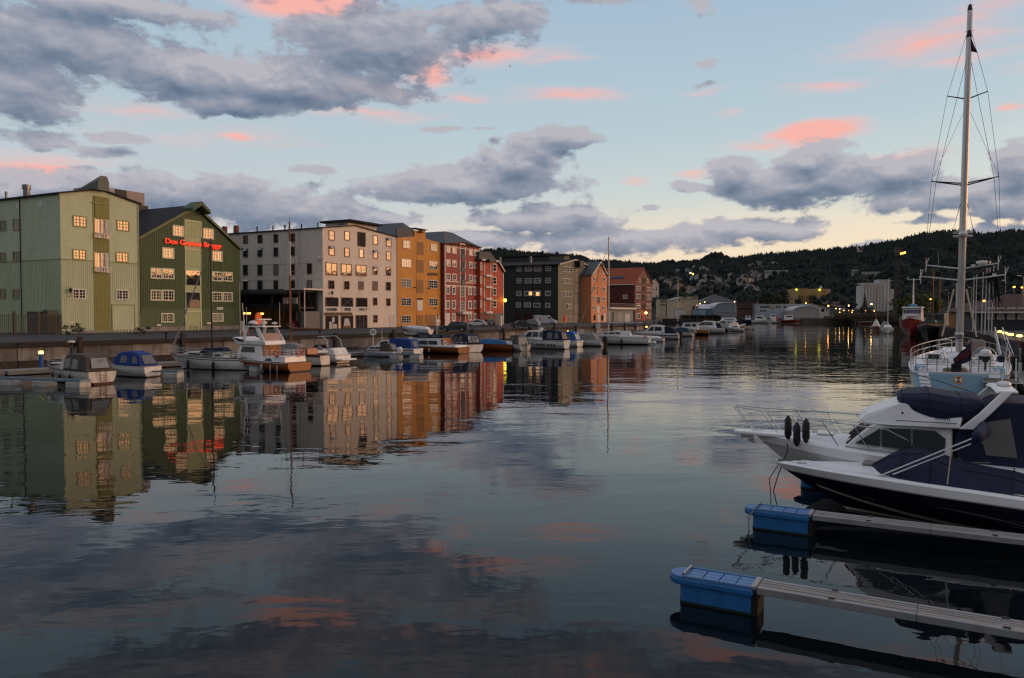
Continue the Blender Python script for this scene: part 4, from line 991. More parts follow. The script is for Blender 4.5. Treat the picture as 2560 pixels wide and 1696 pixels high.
# ------------------------------------------------------------------ quay wall, pavement edge, lamps, cars, people
def quay_line(s):
    """point and outward normal at running length s along the quay edge"""
    acc=0
    for a,b in zip(QUAY[:-1],QUAY[1:]):
        d=Vector((b[0]-a[0],b[1]-a[1]));l=d.length
        if acc+l>=s:t=d/l;q=Vector(a)+t*(s-acc);return q,Vector((t.y,-t.x)),t
        acc+=l
    return Vector(QUAY[-1]),Vector((t.y,-t.x)),t
QLEN=sum((Vector(b)-Vector(a)).length for a,b in zip(QUAY[:-1],QUAY[1:]))
def build_quay_wall():
    root=thing('quay_wall','long weathered concrete quay wall with timber fenders behind the small boats','quay wall')
    mats=[paint('quay_concrete_%d'%i,c,.85,.35,.9,.5,5,grime=(.07,.065,.06),gscale=.9)for i,c in enumerate(((.22,.205,.19),(.15,.14,.13),(.29,.27,.245)))]
    wood=paint('old_timber',(.055,.045,.036),.9,.3,2,.5,8);beam=paint('fender_beam',(.035,.032,.030),.85,.3,1.5,.3,8)
    s=6.0;i=0;rnd=random.Random(4)
    while s<QLEN-6:
        q,n,t=quay_line(s);rz=math.atan2(t.y,t.x);L_=5.2
        if 40<s:
            h0=.75
            MB().box(0,L_-.06,-.02-rnd.uniform(0,.12),.5,h0,1.95).build('wall_panel',mats[rnd.randrange(3)],root,(q.x,q.y,0),rz=rz)
            MB().box(0,L_,-.35,.4,-1,h0).build('foot_ledge',wood,root,(q.x,q.y,0),rz=rz)
            MB().box(0,L_+.3,-.30-rnd.uniform(0,.05),.3,1.98,2.42).build('edge_beam',beam,root,(q.x,q.y,0),rz=rz)
            if i%2==0:MB().box(-.22,.22,-.75,-.36,-1.2,2.75+rnd.uniform(-.2,.3)).build('fender_post',wood,root,(q.x,q.y,0),rz=rz,bevel=.03)
        s+=L_;i+=1
    # pavement rim stones
build_quay_wall()
def build_walkway():
    root=thing('floating_walkway','grey floating walkway that runs along in front of the quay wall','walkway')
    mat=paint('walkway_concrete',(.20,.195,.18),.85,.2,1.2,.3,7);s=30.0
    while s<QLEN-60:
        q,n,t=quay_line(s);p=q+n*7.2;rz=math.atan2(t.y,t.x)
        MB().box(0,9.7,-1.1,1.1,.05,.42).build('walkway_section',mat,root,(p.x,p.y,0),rz=rz,bevel=.04);s+=9.9
build_walkway()

def lamp_post(u,v,h,label,z=QZ,arms=1,lit=None,group=None,r=.06,heads=.5,name='street_lamp',ang=0.0,mat=None):
    p=G(u,v,z)if not isinstance(u,Vector)else u
    t=thing(name,label,'street lamp',p,ang,group);m=mat or ZINC
    MB().lathe([(r*1.6,0),(r*1.4,.6),(r,.7),(r*.7,h)],(0,0,0),7).build('pole',m,t)
    for k in range(arms):
        sx=1 if k==0 else-1
        MB().path([(0,0,h),(sx*heads*.8,0,h+.12)],r*.6).build('arm',m,t)
        hd=MB().loft([[(sx*heads*.7,-.1,h+.05),(sx*heads*.7,.1,h+.05),(sx*heads*.7,.1,h+.2),(sx*heads*.7,-.1,h+.2)],[(sx*heads*1.9,-.13,h+.1),(sx*heads*1.9,.13,h+.1),(sx*heads*1.9,.08,h+.2),(sx*heads*1.9,-.08,h+.2)]]).build('lamp_head',WHT if lit is None else DARK,t)
        if lit:MB().lathe([(.02,-.25),(lit[1],0),(.02,.2)],(sx*heads*1.3,0,h),8).build('bulb',lit[0],t)
    return t

# vehicles -----------------------------------------------------------------
TYRE=paint('tyre_rubber',(.012,.012,.012),.8);RIM=paint('wheel_rim',(.35,.35,.36),.35,.05,metal=.8)
CARGL=glass('car_glass',(.015,.017,.02),.8)
def car(name,label,p,heading,L,W,H,colour,style='hatch',group='vehicles parked on the quay',plate=True):
    t=thing(name,label,'car' if style!='van' else 'van',p,heading,group)
    pm=paint('car_paint_%02d%02d%02d'%tuple(int(c*99)for c in colour),colour,.25,.03,2,spec=.6)
    hb={'hatch':.55,'beetle':.52,'van':.50,'saloon':.54}[style]*H
    prof={'hatch':[(-.5,.22),(-.5,.52),(-.46,.60),(-.30,.62),(.22,.60),(.44,.53),(.5,.42),(.5,.20)],
            'saloon':[(-.5,.25),(-.5,.55),(-.47,.62),(-.32,.64),(.22,.62),(.45,.54),(.5,.42),(.5,.22)],
            'beetle':[(-.5,.24),(-.49,.42),(-.42,.58),(-.30,.63),(.20,.62),(.38,.58),(.48,.44),(.5,.24)],
            'van':[(-.5,.16),(-.5,.55),(-.5,.58),(-.35,.58),(.22,.58),(.40,.50),(.49,.40),(.5,.16)]}[style]
    def sect(poly,w0,w1,z0,z1):
        m=MB();rings=[]
        for sgn_,in((-1,),(1,)):
            pass
        L1=[(x*L,-(w0+(w1-w0)*min(1,max(0,(z*H-z0)/(z1-z0)))),z*H)for x,z in poly]
        L2=[(x,-y,z)for x,y,z in L1]
        return m.loft([L1,L2])
    sect(prof,W/2,W/2*.95,.2*H,.62*H).build('body',pm,t,smooth=False,bevel=.05)
    roof={'hatch':[(-.47,.58),(-.40,.90),(-.33,1.0),(.02,1.0),(.08,.97),(.24,.58)],'saloon':[(-.36,.60),(-.22,.95),(-.14,1.0),(.04,1.0),(.1,.96),(.25,.6)],
            'beetle':[(-.42,.56),(-.36,.78),(-.22,.95),(-.06,1.0),(.06,.97),(.16,.86),(.26,.6)],'van':[(-.5,.55),(-.49,.97),(-.46,1.0),(.12,1.0),(.20,.95),(.36,.55)]}[style]
    sect(roof,W/2*.96,W/2*.76 if style!='van' else W/2*.9,.58*H,H).build('cabin',pm,t,bevel=.05)
    # glass
    def sidewin(poly,nm):
        for sy in(-1,1):
            v=[]
            for x,z in poly:
                k=min(1,(z-.58)/.42);w=W/2*(.96+((.76 if style!='van' else .9)-.96)*k)+.012;v.append((x*L,sy*w,z*H))
            MB().add(v+[(a,b_-sy*.02,c_)for a,b_,c_ in v],[tuple(range(len(v))),tuple(range(2*len(v)-1,len(v)-1,-1))]+[(i,(i+1)%len(v),(i+1)%len(v)+len(v),i+len(v))for i in range(len(v))]).build(nm,CARGL,t)
    if style=='van':sidewin([(.14,.64),(.14,.9),(.19,.9),(.31,.64)],'side_window')
    elif style=='beetle':sidewin([(-.30,.64),(-.27,.78),(-.17,.88),(-.04,.92),(.05,.90),(.12,.82),(.20,.64)],'side_window')
    else:sidewin([(-.40,.64),(-.34,.88),(-.06,.93),(-.06,.64)]if style=='hatch' else[(-.28,.65),(-.18,.90),(-.06,.94),(-.06,.65)],'side_window');sidewin([(-.04,.64),(-.04,.93),(.05,.92),(.17,.64)],'side_window')if style!='beetle' else None
    a=roof[-2];b_=roof[-1];c_=roof[1];d_=roof[0]
    for(q0,q1,sg,nm)in((a,b_,1,'windscreen'),(c_,d_,-1,'rear_window')):
        if style=='van' and sg<0:continue
        x0,z0=q0[0]*L,q0[1]*H;x1,z1=q1[0]*L,q1[1]*H;w0=W*.36;w1=W*.44;e=.02*sg
        MB().add([(x0+e,-w0,z0),(x0+e,w0,z0),(x1*.93+x0*.07+e,w1,z1*.93+z0*.07),(x1*.93+x0*.07+e,-w1,z1*.93+z0*.07),(x0-e,-w0,z0-.02),(x0-e,w0,z0-.02),(x1-e,w1,z1),(x1-e,-w1,z1)],[(0,1,2,3),(4,7,6,5),(0,4,5,1),(1,5,6,2),(2,6,7,3),(3,7,4,0)]).build(nm,CARGL,t)
    r=.215*H if style!='van' else .165*H
    for sx in(-.31,.31):
        for sy in(-1,1):
            w=MB().lathe([(r*.6,-.1),(r,-.08),(r,.08),(r*.6,.1)],(0,0,0),14,'y').build('wheel',TYRE,t,(sx*L,sy*(W/2-.06),r))
            MB().lathe([(.02,-.12),(r*.58,-.105),(r*.58,.105),(.02,.12)],(0,0,0),10,'y').build('rim',RIM,w)
    for sy in(-1,1):
        MB().box(-.5*L-.012,-.5*L+.1,sy*W*.40-.12,sy*W*.40+.12,.42*H,.53*H).build('tail_light',paint('tail_red',(.25,.012,.01),.25),t)
        MB().box(.5*L-.14,.5*L+.002,sy*W*.38-.14,sy*W*.38+.14,.38*H,.46*H).build('headlight',paint('lamp_clear',(.55,.55,.55),.15),t)
    if plate:MB().box(-.5*L-.02,-.5*L+.02,-.26,.26,.34*H,.41*H).build('number_plate',WHT,t)
    return t
def build_cars():
    fx=math.atan2(FT.y,FT.x)
    car('parked_car','black hatchback parked on the quay in front of the crimson warehouse',G(1136,830,QZ),R(175),4.0,1.75,1.5,(.014,.014,.016),'hatch')
    car('parked_car','white rounded coupe parked in front of the crimson warehouse',G(1192,817.5,QZ),R(180),4.4,1.85,1.5,(.62,.62,.62),'beetle')
    car('parked_car','dark grey hatchback half hidden behind the white rounded coupe',G(1222,816,QZ),R(108),4.1,1.75,1.55,(.05,.05,.055),'hatch')
    car('parked_car','dark saloon with red tail lights parked on the open quay',G(1307,821,QZ),R(8),4.4,1.8,1.42,(.016,.016,.018),'saloon')
    car('parked_car','silver grey hatchback parked just beyond the dark saloon',G(1326,818,QZ),R(160),4.0,1.75,1.5,(.22,.22,.22),'hatch')
    car('parked_van','white delivery van parked along the long dark green block',G(1365,812,QZ),R(-14),5.4,2.0,2.25,(.55,.57,.60),'van')
    car('parked_car','dark red car parked in the shade of the covered terrace',G(745,823,QZ),R(60),4.2,1.75,1.45,(.13,.012,.015),'hatch')
build_cars()

def person(p,heading,shirt,trousers,label,name='person',h=1.72):
    skin=paint('skin',(.45,.26,.18),.6)
    t=thing(name,label,'person',p,heading,'people walking on the quay')
    me=bpy.data.meshes.new('body');s=h/1.75
    J=[(0,0,.95),(0,0,1.15),(0,0,1.40),(0,0,1.50),(0,.02,1.64),(-.19,0,1.40),(-.25,.05,1.12),(-.24,.16,.90),(.19,0,1.40),(.25,-.05,1.12),(.24,.02,.88),(-.10,0,.90),(-.11,.12,.50),(-.11,.02,.06),(-.11,.14,.03),(.10,0,.90),(.11,-.06,.50),(.11,-.20,.08),(.11,-.09,.04)]
    E=[(0,1),(1,2),(2,3),(3,4),(2,5),(5,6),(6,7),(2,8),(8,9),(9,10),(0,11),(11,12),(12,13),(13,14),(0,15),(15,16),(16,17),(17,18)]
    Rr=[.14,.14,.16,.06,.11,.075,.05,.035,.075,.05,.035,.10,.065,.045,.04,.10,.065,.045,.04]
    me.from_pydata([tuple(c*s for c in j)for j in J],E,[]);me.materials.append(trousers)
    o=link(me,'body',t);sk=o.modifiers.new('skin','SKIN')
    for i,v in enumerate(me.skin_vertices[0].data if me.skin_vertices else[]):v.radius=(Rr[i]*s,Rr[i]*s)
    o.modifiers.new('sub','SUBSURF').levels=1
    MB().lathe([(.02,.0),(.085,.06),(.105,.14),(.085,.22),(.02,.26)],(0,.02,1.52*s),10).build('head',skin,t,smooth=True)
    MB().lathe([(.11,.13),(.115,.19),(.08,.26),(.01,.285)],(0,.0,1.52*s),10).build('hair',paint('hair_brown',(.05,.03,.02),.7),t,smooth=True)
    MB().loft([[(r*math.cos(a)*1.25,r*math.sin(a),z)for a in[k*math.pi/4 for k in range(8)]]for r,z in((.17,.86*s),(.175,1.1*s),(.20,1.35*s),(.12,1.47*s))]).build('jacket',shirt,t,smooth=True)
    for sx,y in((-1,.05),(1,-.05)):
        MB().tube((sx*.2*s,0,1.4*s),(sx*.26*s,y,1.1*s),.075,.06,8).build('sleeve',shirt,t)
    return t
person(G(1341.5,812,QZ),R(-30),paint('shirt_teal',(.03,.30,.36),.8),paint('jeans_dark',(.03,.035,.05),.8),'person in a bright teal jacket walking beside the white van')
person(G(1348.5,813.5,QZ),R(-20),paint('shirt_pink',(.45,.10,.16),.8),paint('trousers_pink',(.35,.16,.14),.8),'person in pink clothes walking beside the white van')

def life_cabinet(p,label,s=1.0,col=(.78,.10,.012)):
    t=thing('lifebuoy_cabinet',label,'cabinet',p,ROT,None)
    MB().lathe([(.06,0),(.06,1.0*s)],(0,0,0),8).build('post',ZINC,t)
    MB().prism_y([(-.42*s,.8*s),(.42*s,.8*s),(.45*s,1.2*s),(.40*s,1.7*s),(.22*s,2.0*s),(0,2.08*s),(-.22*s,2.0*s),(-.40*s,1.7*s),(-.45*s,1.2*s)],-.16,.16).build('cabinet',paint('cabinet_orange_%d'%int(col[0]*100),col,.5,.05),t,bevel=.03)
life_cabinet(G(646,831,QZ),'orange lifebuoy cabinet standing in front of the covered terrace',1.35,(.80,.13,.012))
life_cabinet(G(1412,816,QZ),'red lifebuoy cabinet on the quay in front of the grey green gable',1.15,(.60,.045,.015))
lamp_post(600,841,6.3,'white street lamp at the corner of the dark green warehouse',heads=.45)
for u,v,h,lb in((607,832,1.6,'white bollard post at the corner of the dark green warehouse'),(1334,0,0,'')):
    if h:tag(MB().box(-.2,.2,-.2,.2,0,h).build('bollard',WHT,None,G(u,v,QZ),bevel=.04),lb,'bollard')
tag(MB().box(-.35,.35,-.3,.3,0,2.2).build('utility_cabinet',WHT,None,G(1251,815,QZ),rz=ROT,bevel=.04),'white utility cabinet at the corner of the orange red warehouse','cabinet')
for i,(u,v)in enumerate(((608,838),(621,836))):
    t=thing('traffic_post',('red and white traffic post nearer the dark green warehouse corner','red and white traffic post nearer the covered terrace')[i],'post',G(u,v,QZ),0,'traffic posts by the terrace')
    MB().lathe([(.16,0),(.14,.06),(.05,.1),(.05,1.2),(.02,1.25)],(0,0,0),8).build('post',paint('post_red',(.5,.05,.03),.5),t);MB().lathe([(.056,.75),(.056,1.0)],(0,0,0),8).build('band',WHT,t)
# gate and fence beside the pale green warehouse
def gate():
    b=LG;n=34
    t=thing('iron_fence','black iron railing and gate across the yard beside the pale green warehouse','fence',b.A,ROT)
    d=Vector((-.886,.463))
    y=-0.3
    for(x0,x1,nm)in((-6.2,-3.3,'fence_panel'),(-3.2,-.3,'gate_leaf'),(-9.2,-6.3,'fence_panel'),(-12.2,-9.3,'fence_panel')):
        g=MB();g.box(x0,x1,y-.03,y+.03,.25,.33).box(x0,x1,y-.03,y+.03,2.3,2.38)
        k=13
        for i in range(k+1):xx=x0+(x1-x0)*i/k;g.box(xx-.03,xx+.03,y-.025,y+.025,.1,2.55)
        if nm=='gate_leaf':g.tube((x0,y,.3),(x1,y,2.3),.03)
        g.build(nm,DARK,t)
    for x in(-6.25,-3.25,-9.25):MB().box(x-.12,x+.12,y-.12,y+.12,0,2.9).build('gate_post',DARK,t)
    tag(MB().box(-1.5,-.2,-.6,.4,0,3.1).build('electric_cabinet',paint('cabinet_green',(.02,.035,.028),.5),None,b.A+Vector((-.9,.2,0)),rz=ROT,bevel=.03),'dark green electric cabinet at the corner of the pale green warehouse','cabinet')
gate()
def leafy(p,w,h,n,label,mat,name='shrub',cat='shrub',trunk=0,group=None,seed=1,leaf=.18,conif=False):
    rnd=random.Random(seed);t=thing(name,label,cat,p,0,group);m=MB()
    cl=[(rnd.gauss(0,.42),rnd.gauss(0,.42),rnd.uniform(.1,1))for _ in range(max(6,n//60))]
    for i in range(n):
        c=cl[rnd.randrange(len(cl))]
        x=(c[0]+rnd.gauss(0,.17))*w/2;y=(c[1]+rnd.gauss(0,.17))*w/2;z=trunk+(c[2]*.85+rnd.gauss(0,.09))*(h-trunk)
        z=max(trunk*.8,min(h,z));k=1-.55*abs((z-trunk)/max(.1,h-trunk)-.45);x*=k*1.4;y*=k*1.4
        a=Vector((rnd.uniform(-1,1),rnd.uniform(-1,1),rnd.uniform(-.6,1))).normalized();b_=a.orthogonal().normalized();c2=a.cross(b_);s=leaf*rnd.uniform(.6,1.4)
        q=Vector((x,y,z));m.add([q-b_*s,q+c2*s*.6,q+b_*s,q-c2*s*.6],[(0,1,2,3)])
    m.build('crown' if trunk else 'foliage',mat,t)
    if trunk:
        tr=MB();tr.tube((0,0,0),(.05*w,0,trunk*1.3),.035*h,.02*h,7)
        for k in range(5):
            a=k*1.26+.3;tr.tube((.04*w,0,trunk*.9),(math.cos(a)*w*.3,math.sin(a)*w*.3,h*.62),.016*h,.005*h,5)
        tr.build('trunk',paint('bark',(.05,.04,.03),.9),t)
    else:MB().tube((0,0,0),(0,0,h*.5),.03,.015,5).build('stem',paint('bark',(.05,.04,.03),.9),t)
    return t
LEAF=paint('leaf_green',(.045,.075,.022),.7,.35,1.0);LEAFD=paint('leaf_dark',(.022,.036,.016),.7,.35,.6)
leafy(G(181,838,QZ),1.7,1.6,420,'small dark bush against the foot of the pale green warehouse',LEAFD,seed=3,leaf=.1)
leafy(G(360,836,QZ),1.8,1.0,260,'low scrubby bush in the gap between the two green warehouses',LEAFD,seed=5,leaf=.09)

t=thing('mooring_post','dark post with a white rounded cap on the quay wall behind the old motor boat','post',G(186,866,2.0));MB().lathe([(.10,-1.2),(.10,.35)],(0,-.5,0),8).build('post',DARK,t);MB().lathe([(.02,.33),(.34,.38),(.30,.50),(.05,.56)],(0,-.5,0),10).build('cap',WHT,t)
o=MB().lathe([(.16,0),(.14,.1),(.13,.42),(.2,.46),(.2,.56),(.05,.6)],(0,0,0),10).build('quay_bollard',paint('bollard_yellow',(.40,.22,.03),.6),None,G(986,829,QZ));tag(o,'yellow mooring bollard on the quay edge before the cream building door','bollard')
for u,v,lb in((800,834,'dark mooring bollard on the quay edge before the cream shop'),(416,846,'dark mooring bollard on the quay edge before the dark green warehouse')):
    o=MB().lathe([(.18,0),(.15,.1),(.14,.5),(.24,.55),(.24,.68),(.05,.72)],(0,0,0),10).build('quay_bollard',DARK,None,G(u,v,QZ));tag(o,lb,'bollard')
# ------------------------------------------------------------------ boats
GEL=paint('gelcoat_white',(.76,.76,.74),.28,.04,1.5,spec=.5,grime=(.46,.45,.40),gscale=.8)
GELO=paint('gelcoat_worn',(.60,.585,.54),.4,.08,1.5,grime=(.30,.23,.16),gscale=1.2)
GELD=paint('deck_grey_white',(.48,.49,.49),.5,.06,2)
ANTI=paint('antifouling_red',(.09,.022,.016),.6,.2,2);ANTK=paint('antifouling_black',(.012,.013,.015),.5,.2,2);ANTB=paint('antifouling_blue',(.012,.02,.05),.5,.2,2)
TEAK=paint('varnished_wood',(.26,.075,.018),.3,.2,1.2,stretch=(.4,4,4));TEAKD=paint('varnished_dark',(.15,.045,.014),.3,.2,1.2,stretch=(.4,4,4))
STEEL=paint('stainless',(.55,.56,.57),.25,.05,metal=1.0);ALU=paint('mast_aluminium',(.42,.43,.44),.4,.08,2,metal=.5)
BLK=paint('black_rubber',(.015,.015,.016),.6);FEND=paint('fender_white',(.5,.5,.48),.5);FENB=paint('fender_black',(.012,.012,.014),.5)
CAN_B=paint('canvas_blue',(.010,.045,.21),.85,.15,2,.3,6);CAN_N=paint('canvas_navy',(.009,.014,.042),.85,.2,2,.3,5);CAN_G=paint('canvas_grey_brown',(.085,.072,.058),.9,.25,1.5,.3,6)
CAN_T=paint('tarp_blue',(.012,.115,.30),.6,.2,2,.4,5);CAN_L=paint('canvas_light_blue',(.015,.10,.33),.8,.15,2,.3,6);CAN_P=paint('canvas_pale',(.24,.23,.22),.85,.15,2,.3,6)
PVC=glass('clear_window_vinyl',(.11,.105,.105),.6,.10,.6);BGL=glass('boat_glass',(.010,.011,.013),.45,.04,.06)
WNAVY=paint('navy_stripe',(.012,.02,.06),.35);ROPE=paint('rope_dark',(.03,.035,.05),.9);ORG=paint('lifebuoy_orange',(.62,.09,.03),.5)
FLOATW=paint('pontoon_white',(.48,.48,.45),.6,.12,2,grime=(.22,.17,.08),gscale=1.5);BEAMB=paint('pontoon_beam',(.20,.26,.31),.45,.1,2,metal=.2)

class Boat:
    def __init__(s,name,label,p,heading,L,B,cat='boat',group=None,tilt=0):
        s.t=thing(name,label,cat,p,R(heading),group);s.L,s.B=L,B
        if tilt:s.t.rotation_euler[0]=R(tilt)
    def S(s,t,v):
        """hull surface: t 0 stern..1 bow, v 0 keel..1 sheer -> x, half width, z"""
        L,B=s.L,s.B
        f=s.tran+(1-s.tran)*math.sin(min(1,t/.42)*math.pi/2)if t<.42 else 1-((t-.42)/.58)**s.bp
        v=min(1.0,max(0.0,v));w=B/2*max(.012,f)
        zs=s.fs+(s.fb-s.fs)*t**2+s.hump*math.sin(math.pi*min(1,t))
        zk=-s.draft*(1-.9*t**4)
        p=3.2*(1-t)+1.25*t
        g=1-(1-v)**p
        z=zk+(zs-zk)*v
        x=t*(L-s.rake*(1-v)**1.1)+(1-t)**3*s.trk*(1-v)
        return x,w*g,z
    def vz(s,t,z):
        zs=s.fs+(s.fb-s.fs)*t**2+s.hump*math.sin(math.pi*t);zk=-s.draft*(1-.9*t**4)
        return min(1,max(0,(z-zk)/(zs-zk)))
    def hull(s,fs,fb,mat,bottom=None,deck=None,rail=None,draft=.35,hump=0.0,tran=.86,bp=2.1,rake=.8,trk=0.0,boot=.10,n=16,stripe=None,railr=.035,band=None):
        s.hump=hump;s.fs,s.fb,s.draft,s.tran,s.bp,s.rake,s.trk=fs,fb,draft,tran,bp,rake,trk
        ts=[i/n for i in range(n+1)]
        def skin(f0,f1,k=5,off=0.0):
            m=MB();rings=[]
            for t in ts:
                a,b=f0(t),f1(t)
                half=[s.S(t,a+(b-a)*j/k)for j in range(k+1)]
                rings.append([(x,-(w+off),z)for x,w,z in reversed(half)]+[(x,w+off,z)for x,w,z in half])
            return m.loft(rings,cap=False,closed=False)
        up=lambda t:1.0
        wl=lambda t:s.vz(t,boot)
        hm=skin(wl,up,6);r0=[s.S(0,wl(0)+(1-wl(0))*j/6)for j in range(7)]
        o=len(hm.v);hm.add([(x,-w,z)for x,w,z in reversed(r0)]+[(x,w,z)for x,w,z in r0],[tuple(range(14))])
        s.hullo=hm.build('hull',mat,s.t,smooth=False)
        bm_=skin(lambda t:0.0,lambda t:wl(t),4);r0=[s.S(0,wl(0)*j/4)for j in range(5)]
        bm_.add([(x,-w,z)for x,w,z in reversed(r0)]+[(x,w,z)for x,w,z in r0],[tuple(range(10))])
        bm_.build('bottom',bottom or ANTK,s.t)
        dm=MB();rings=[]
        for t in ts:
            x,w,z=s.S(t,1.0);w=max(.005,w-.02);z-=.05
            rings.append([(x,-w,z),(x,-w*.5,z+.04),(x,0,z+.06),(x,w*.5,z+.04),(x,w,z)])
        dm.loft(rings,cap=False,closed=False);dm.build('deck',deck or GELD,s.t)
        if rail:
            rm=MB()
            for sg in(-1,1):rm.path([(x,sg*(w+.01),z)for x,w,z in(s.S(t,1.0)for t in ts)],railr,5)
            x,w,z=s.S(0,1.0);rm.tube((x,-w,z),(x,w,z),railr,n=5)
            rm.build('rub_rail',rail,s.t)
        for st in(stripe or[]): # (v0, v1, material)
            a0,a1,mt=st;m=MB()
            for sg in(-1,1):
                rr=[]
                for t in ts:
                    p0=s.S(t,a0);p1=s.S(t,a1);rr.append([(p0[0],sg*(p0[1]+.012),p0[2]),(p1[0],sg*(p1[1]+.012),p1[2])])
                m.loft(rr,cap=False,closed=False)
            m.build('stripe',mt,s.t)
        return s
    def cabin(s,prof,wb,wt,mat,name='cabin',bevel=.06,cx=0,taper=None):
        """side outline (x, z) extruded across; half width wb at the lowest z, wt at the highest; taper narrows forward"""
        z0=min(p[1]for p in prof);z1=max(p[1]for p in prof);x1=max(p[0]for p in prof);x0=min(p[0]for p in prof)
        tp=taper or 0
        s.W=lambda x,z:(wb+(wt-wb)*(z-z0)/max(.01,z1-z0))*(1-tp*max(0,(x-(x0+x1)/2)/max(.01,(x1-x0)/2))**1.5)
        m=MB().loft([[(x,-s.W(x,z),z)for x,z in prof],[(x,s.W(x,z),z)for x,z in prof]])
        return m.build(name,mat,s.t,bevel=bevel)
    def side_glass(s,polys,name='window',mat=None,off=.012,sides=(-1,1),parent=None):
        for poly in polys:
            for sg in sides:
                a=[(x,sg*(s.W(x,z)+off),z)for x,z in poly];b=[(x,sg*(s.W(x,z)-.04),z)for x,z in poly]
                MB().loft([a,b]).build(name,mat or BGL,parent or s.t)
    def end_glass(s,pa,pb,w0,w1,name='windscreen',mat=None,off=.015,n=1):
        """pane(s) across the boat between (x,z) pa below and pb above"""
        dx,dz=pb[0]-pa[0],pb[1]-pa[1];l=math.hypot(dx,dz);nx,nz=dz/l*off,-dx/l*off
        sg=1 if off>0 else-1
        for i in range(n):
            f0=-1+2*i/n+.03;f1=-1+2*(i+1)/n-.03
            A=[(pa[0]+nx,f0*w0,pa[1]+nz),(pa[0]+nx,f1*w0,pa[1]+nz),(pb[0]+nx,f1*w1,pb[1]+nz),(pb[0]+nx,f0*w1,pb[1]+nz)]
            B=[(x-nx*3,y,z-nz*3)for x,y,z in A]
            MB().loft([A,B]).build(name,mat or BGL,s.t)
    def rail(s,t0,t1,h,n=6,name='railing',mat=None,mid=False,r=.018,inset=.06,close=True):
        m=MB()
        for sg in(-1,1):
            P=[]
            for i in range(n+1):
                t=t0+(t1-t0)*i/n;x,w,z=s.S(t,1.0);P.append(((x,sg*max(0,w-inset),z-.03),(x+(.12 if i==n and t1>.95 else 0),sg*max(0,w-inset),z+h)))
            for a,b in P:m.tube(a,b,r,n=5)
            m.path([b for a,b in P],r,5)
            if mid:m.path([tuple(Vector(a).lerp(Vector(b),.55))for a,b in P],r*.8,5)
        if close and t1>.95:
            m.tube(P[-1][1],(P[-1][1][0],-P[-1][1][1],P[-1][1][2]),r,n=5)
        m.build(name,mat or STEEL,s.t)
    def outboard(s,col=None,sc=1.0,y=0,tilt=0):
        c=col or BLK;z0=s.fs*.75
        o=MB().loft([[(-.62*sc,-.19*sc,z0+.05),(-.10*sc,-.19*sc,z0),(-.10*sc,.19*sc,z0),(-.62*sc,.19*sc,z0+.05)],[(-.68*sc,-.2*sc,z0+.45*sc),(-.08*sc,-.2*sc,z0+.42*sc),(-.08*sc,.2*sc,z0+.42*sc),(-.68*sc,.2*sc,z0+.45*sc)],[(-.55*sc,-.12*sc,z0+.68*sc),(-.15*sc,-.12*sc,z0+.66*sc),(-.15*sc,.12*sc,z0+.66*sc),(-.55*sc,.12*sc,z0+.68*sc)]]).build('outboard_motor',c,s.t,(0,y,0),bevel=.04)
        MB().loft([[(-.45*sc,-.07,z0+.05),(-.18*sc,-.07,z0+.05),(-.18*sc,.07,z0+.05),(-.45*sc,.07,z0+.05)],[(-.42*sc,-.05,-.35),(-.24*sc,-.05,-.35),(-.24*sc,.05,-.35),(-.42*sc,.05,-.35)]]).build('motor_leg',c,o)
    def fender(s,t,side,mat=None,l=.55,r=.12,z=None):
        x,w,zz=s.S(t,.95);z=zz-.25 if z is None else z
        o=MB().lathe([(.02,.06),(r*.5,0),(r,-.08),(r,-l+.08),(r*.5,-l),(.02,-l-.04)],(x,side*(w+r),z),8).build('fender',mat or FEND,s.t,smooth=True)
        MB().tube((x,side*(w+r*.9),z),(x,side*(w-.03),zz+.1),.012,n=4).build('fender_line',ROPE,o)
    def mast(s,x,z0,h,r=.07,mat=None,boom=None,stays=True,spread=(.5,),furl=None,name='mast',lean=0,furlmat=None,cover=None,shroudx=.0):
        mt=mat or ALU
        o=MB().tube((x,0,z0),(x-lean,0,z0+h),r,r*.75,8).build(name,mt,s.t)
        MB().tube((x-lean,0,z0+h),(x-lean+.02,0,z0+h+.55),.012,n=4).build('aerial',mt,o)
        for f in spread:
            w=s.B*.32
            for sg in(-1,1):MB().tube((x-lean*f,0,z0+h*f),(x-lean*f-.1,sg*w,z0+h*f+.06),.025,.018,5).build('spreader',mt,o)
        if stays:
            st=MB();top=(x-lean,0,z0+h-.1)
            for sg in(-1,1):
                w=s.B*.32;pts=[top]+[(x-lean*f-.1,sg*w,z0+h*f+.06)for f in reversed(spread)]+[(x-.25+shroudx,sg*s.B*.46,s.fs+.05)]
                st.path(pts,.012,4)
            st.tube(top,(.05,0,s.fs+.1),.011,n=4)
            if not furl:st.tube(top,(s.L-.05,0,s.fb),.011,n=4)
            st.build('rigging_wire',DARK,s.t)
        if furl:
            a=Vector((s.L-.05,0,s.fb+.15));b=Vector((x-lean,0,z0+h*furl))
            MB().tube(a,a.lerp(b,.06),.03,.05,6).tube(a.lerp(b,.06),a.lerp(b,.9),.075,.045,7).tube(a.lerp(b,.9),b,.012,n=4).build('furled_jib',furlmat or paint('sail_cloth_grey',(.26,.27,.28),.8),s.t)
        if boom:
            L_,bz,bm2,cov=boom
            bo=MB().tube((x,0,z0+bz),(x-L_,0,z0+bz+.05),.06,.05,7).build('boom',bm2,s.t)
            if cov:
                rings=[]
                for i in range(9):
                    f=i/8;rr=(.20-.10*f)*(1+.12*math.sin(i*2.1));rings.append([(x-L_*f,rr*.7*math.cos(a),z0+bz+.12+rr*math.sin(a))for a in[k*math.pi/4 for k in range(8)]])
                MB().loft(rings).build('sail_cover',cov,bo)
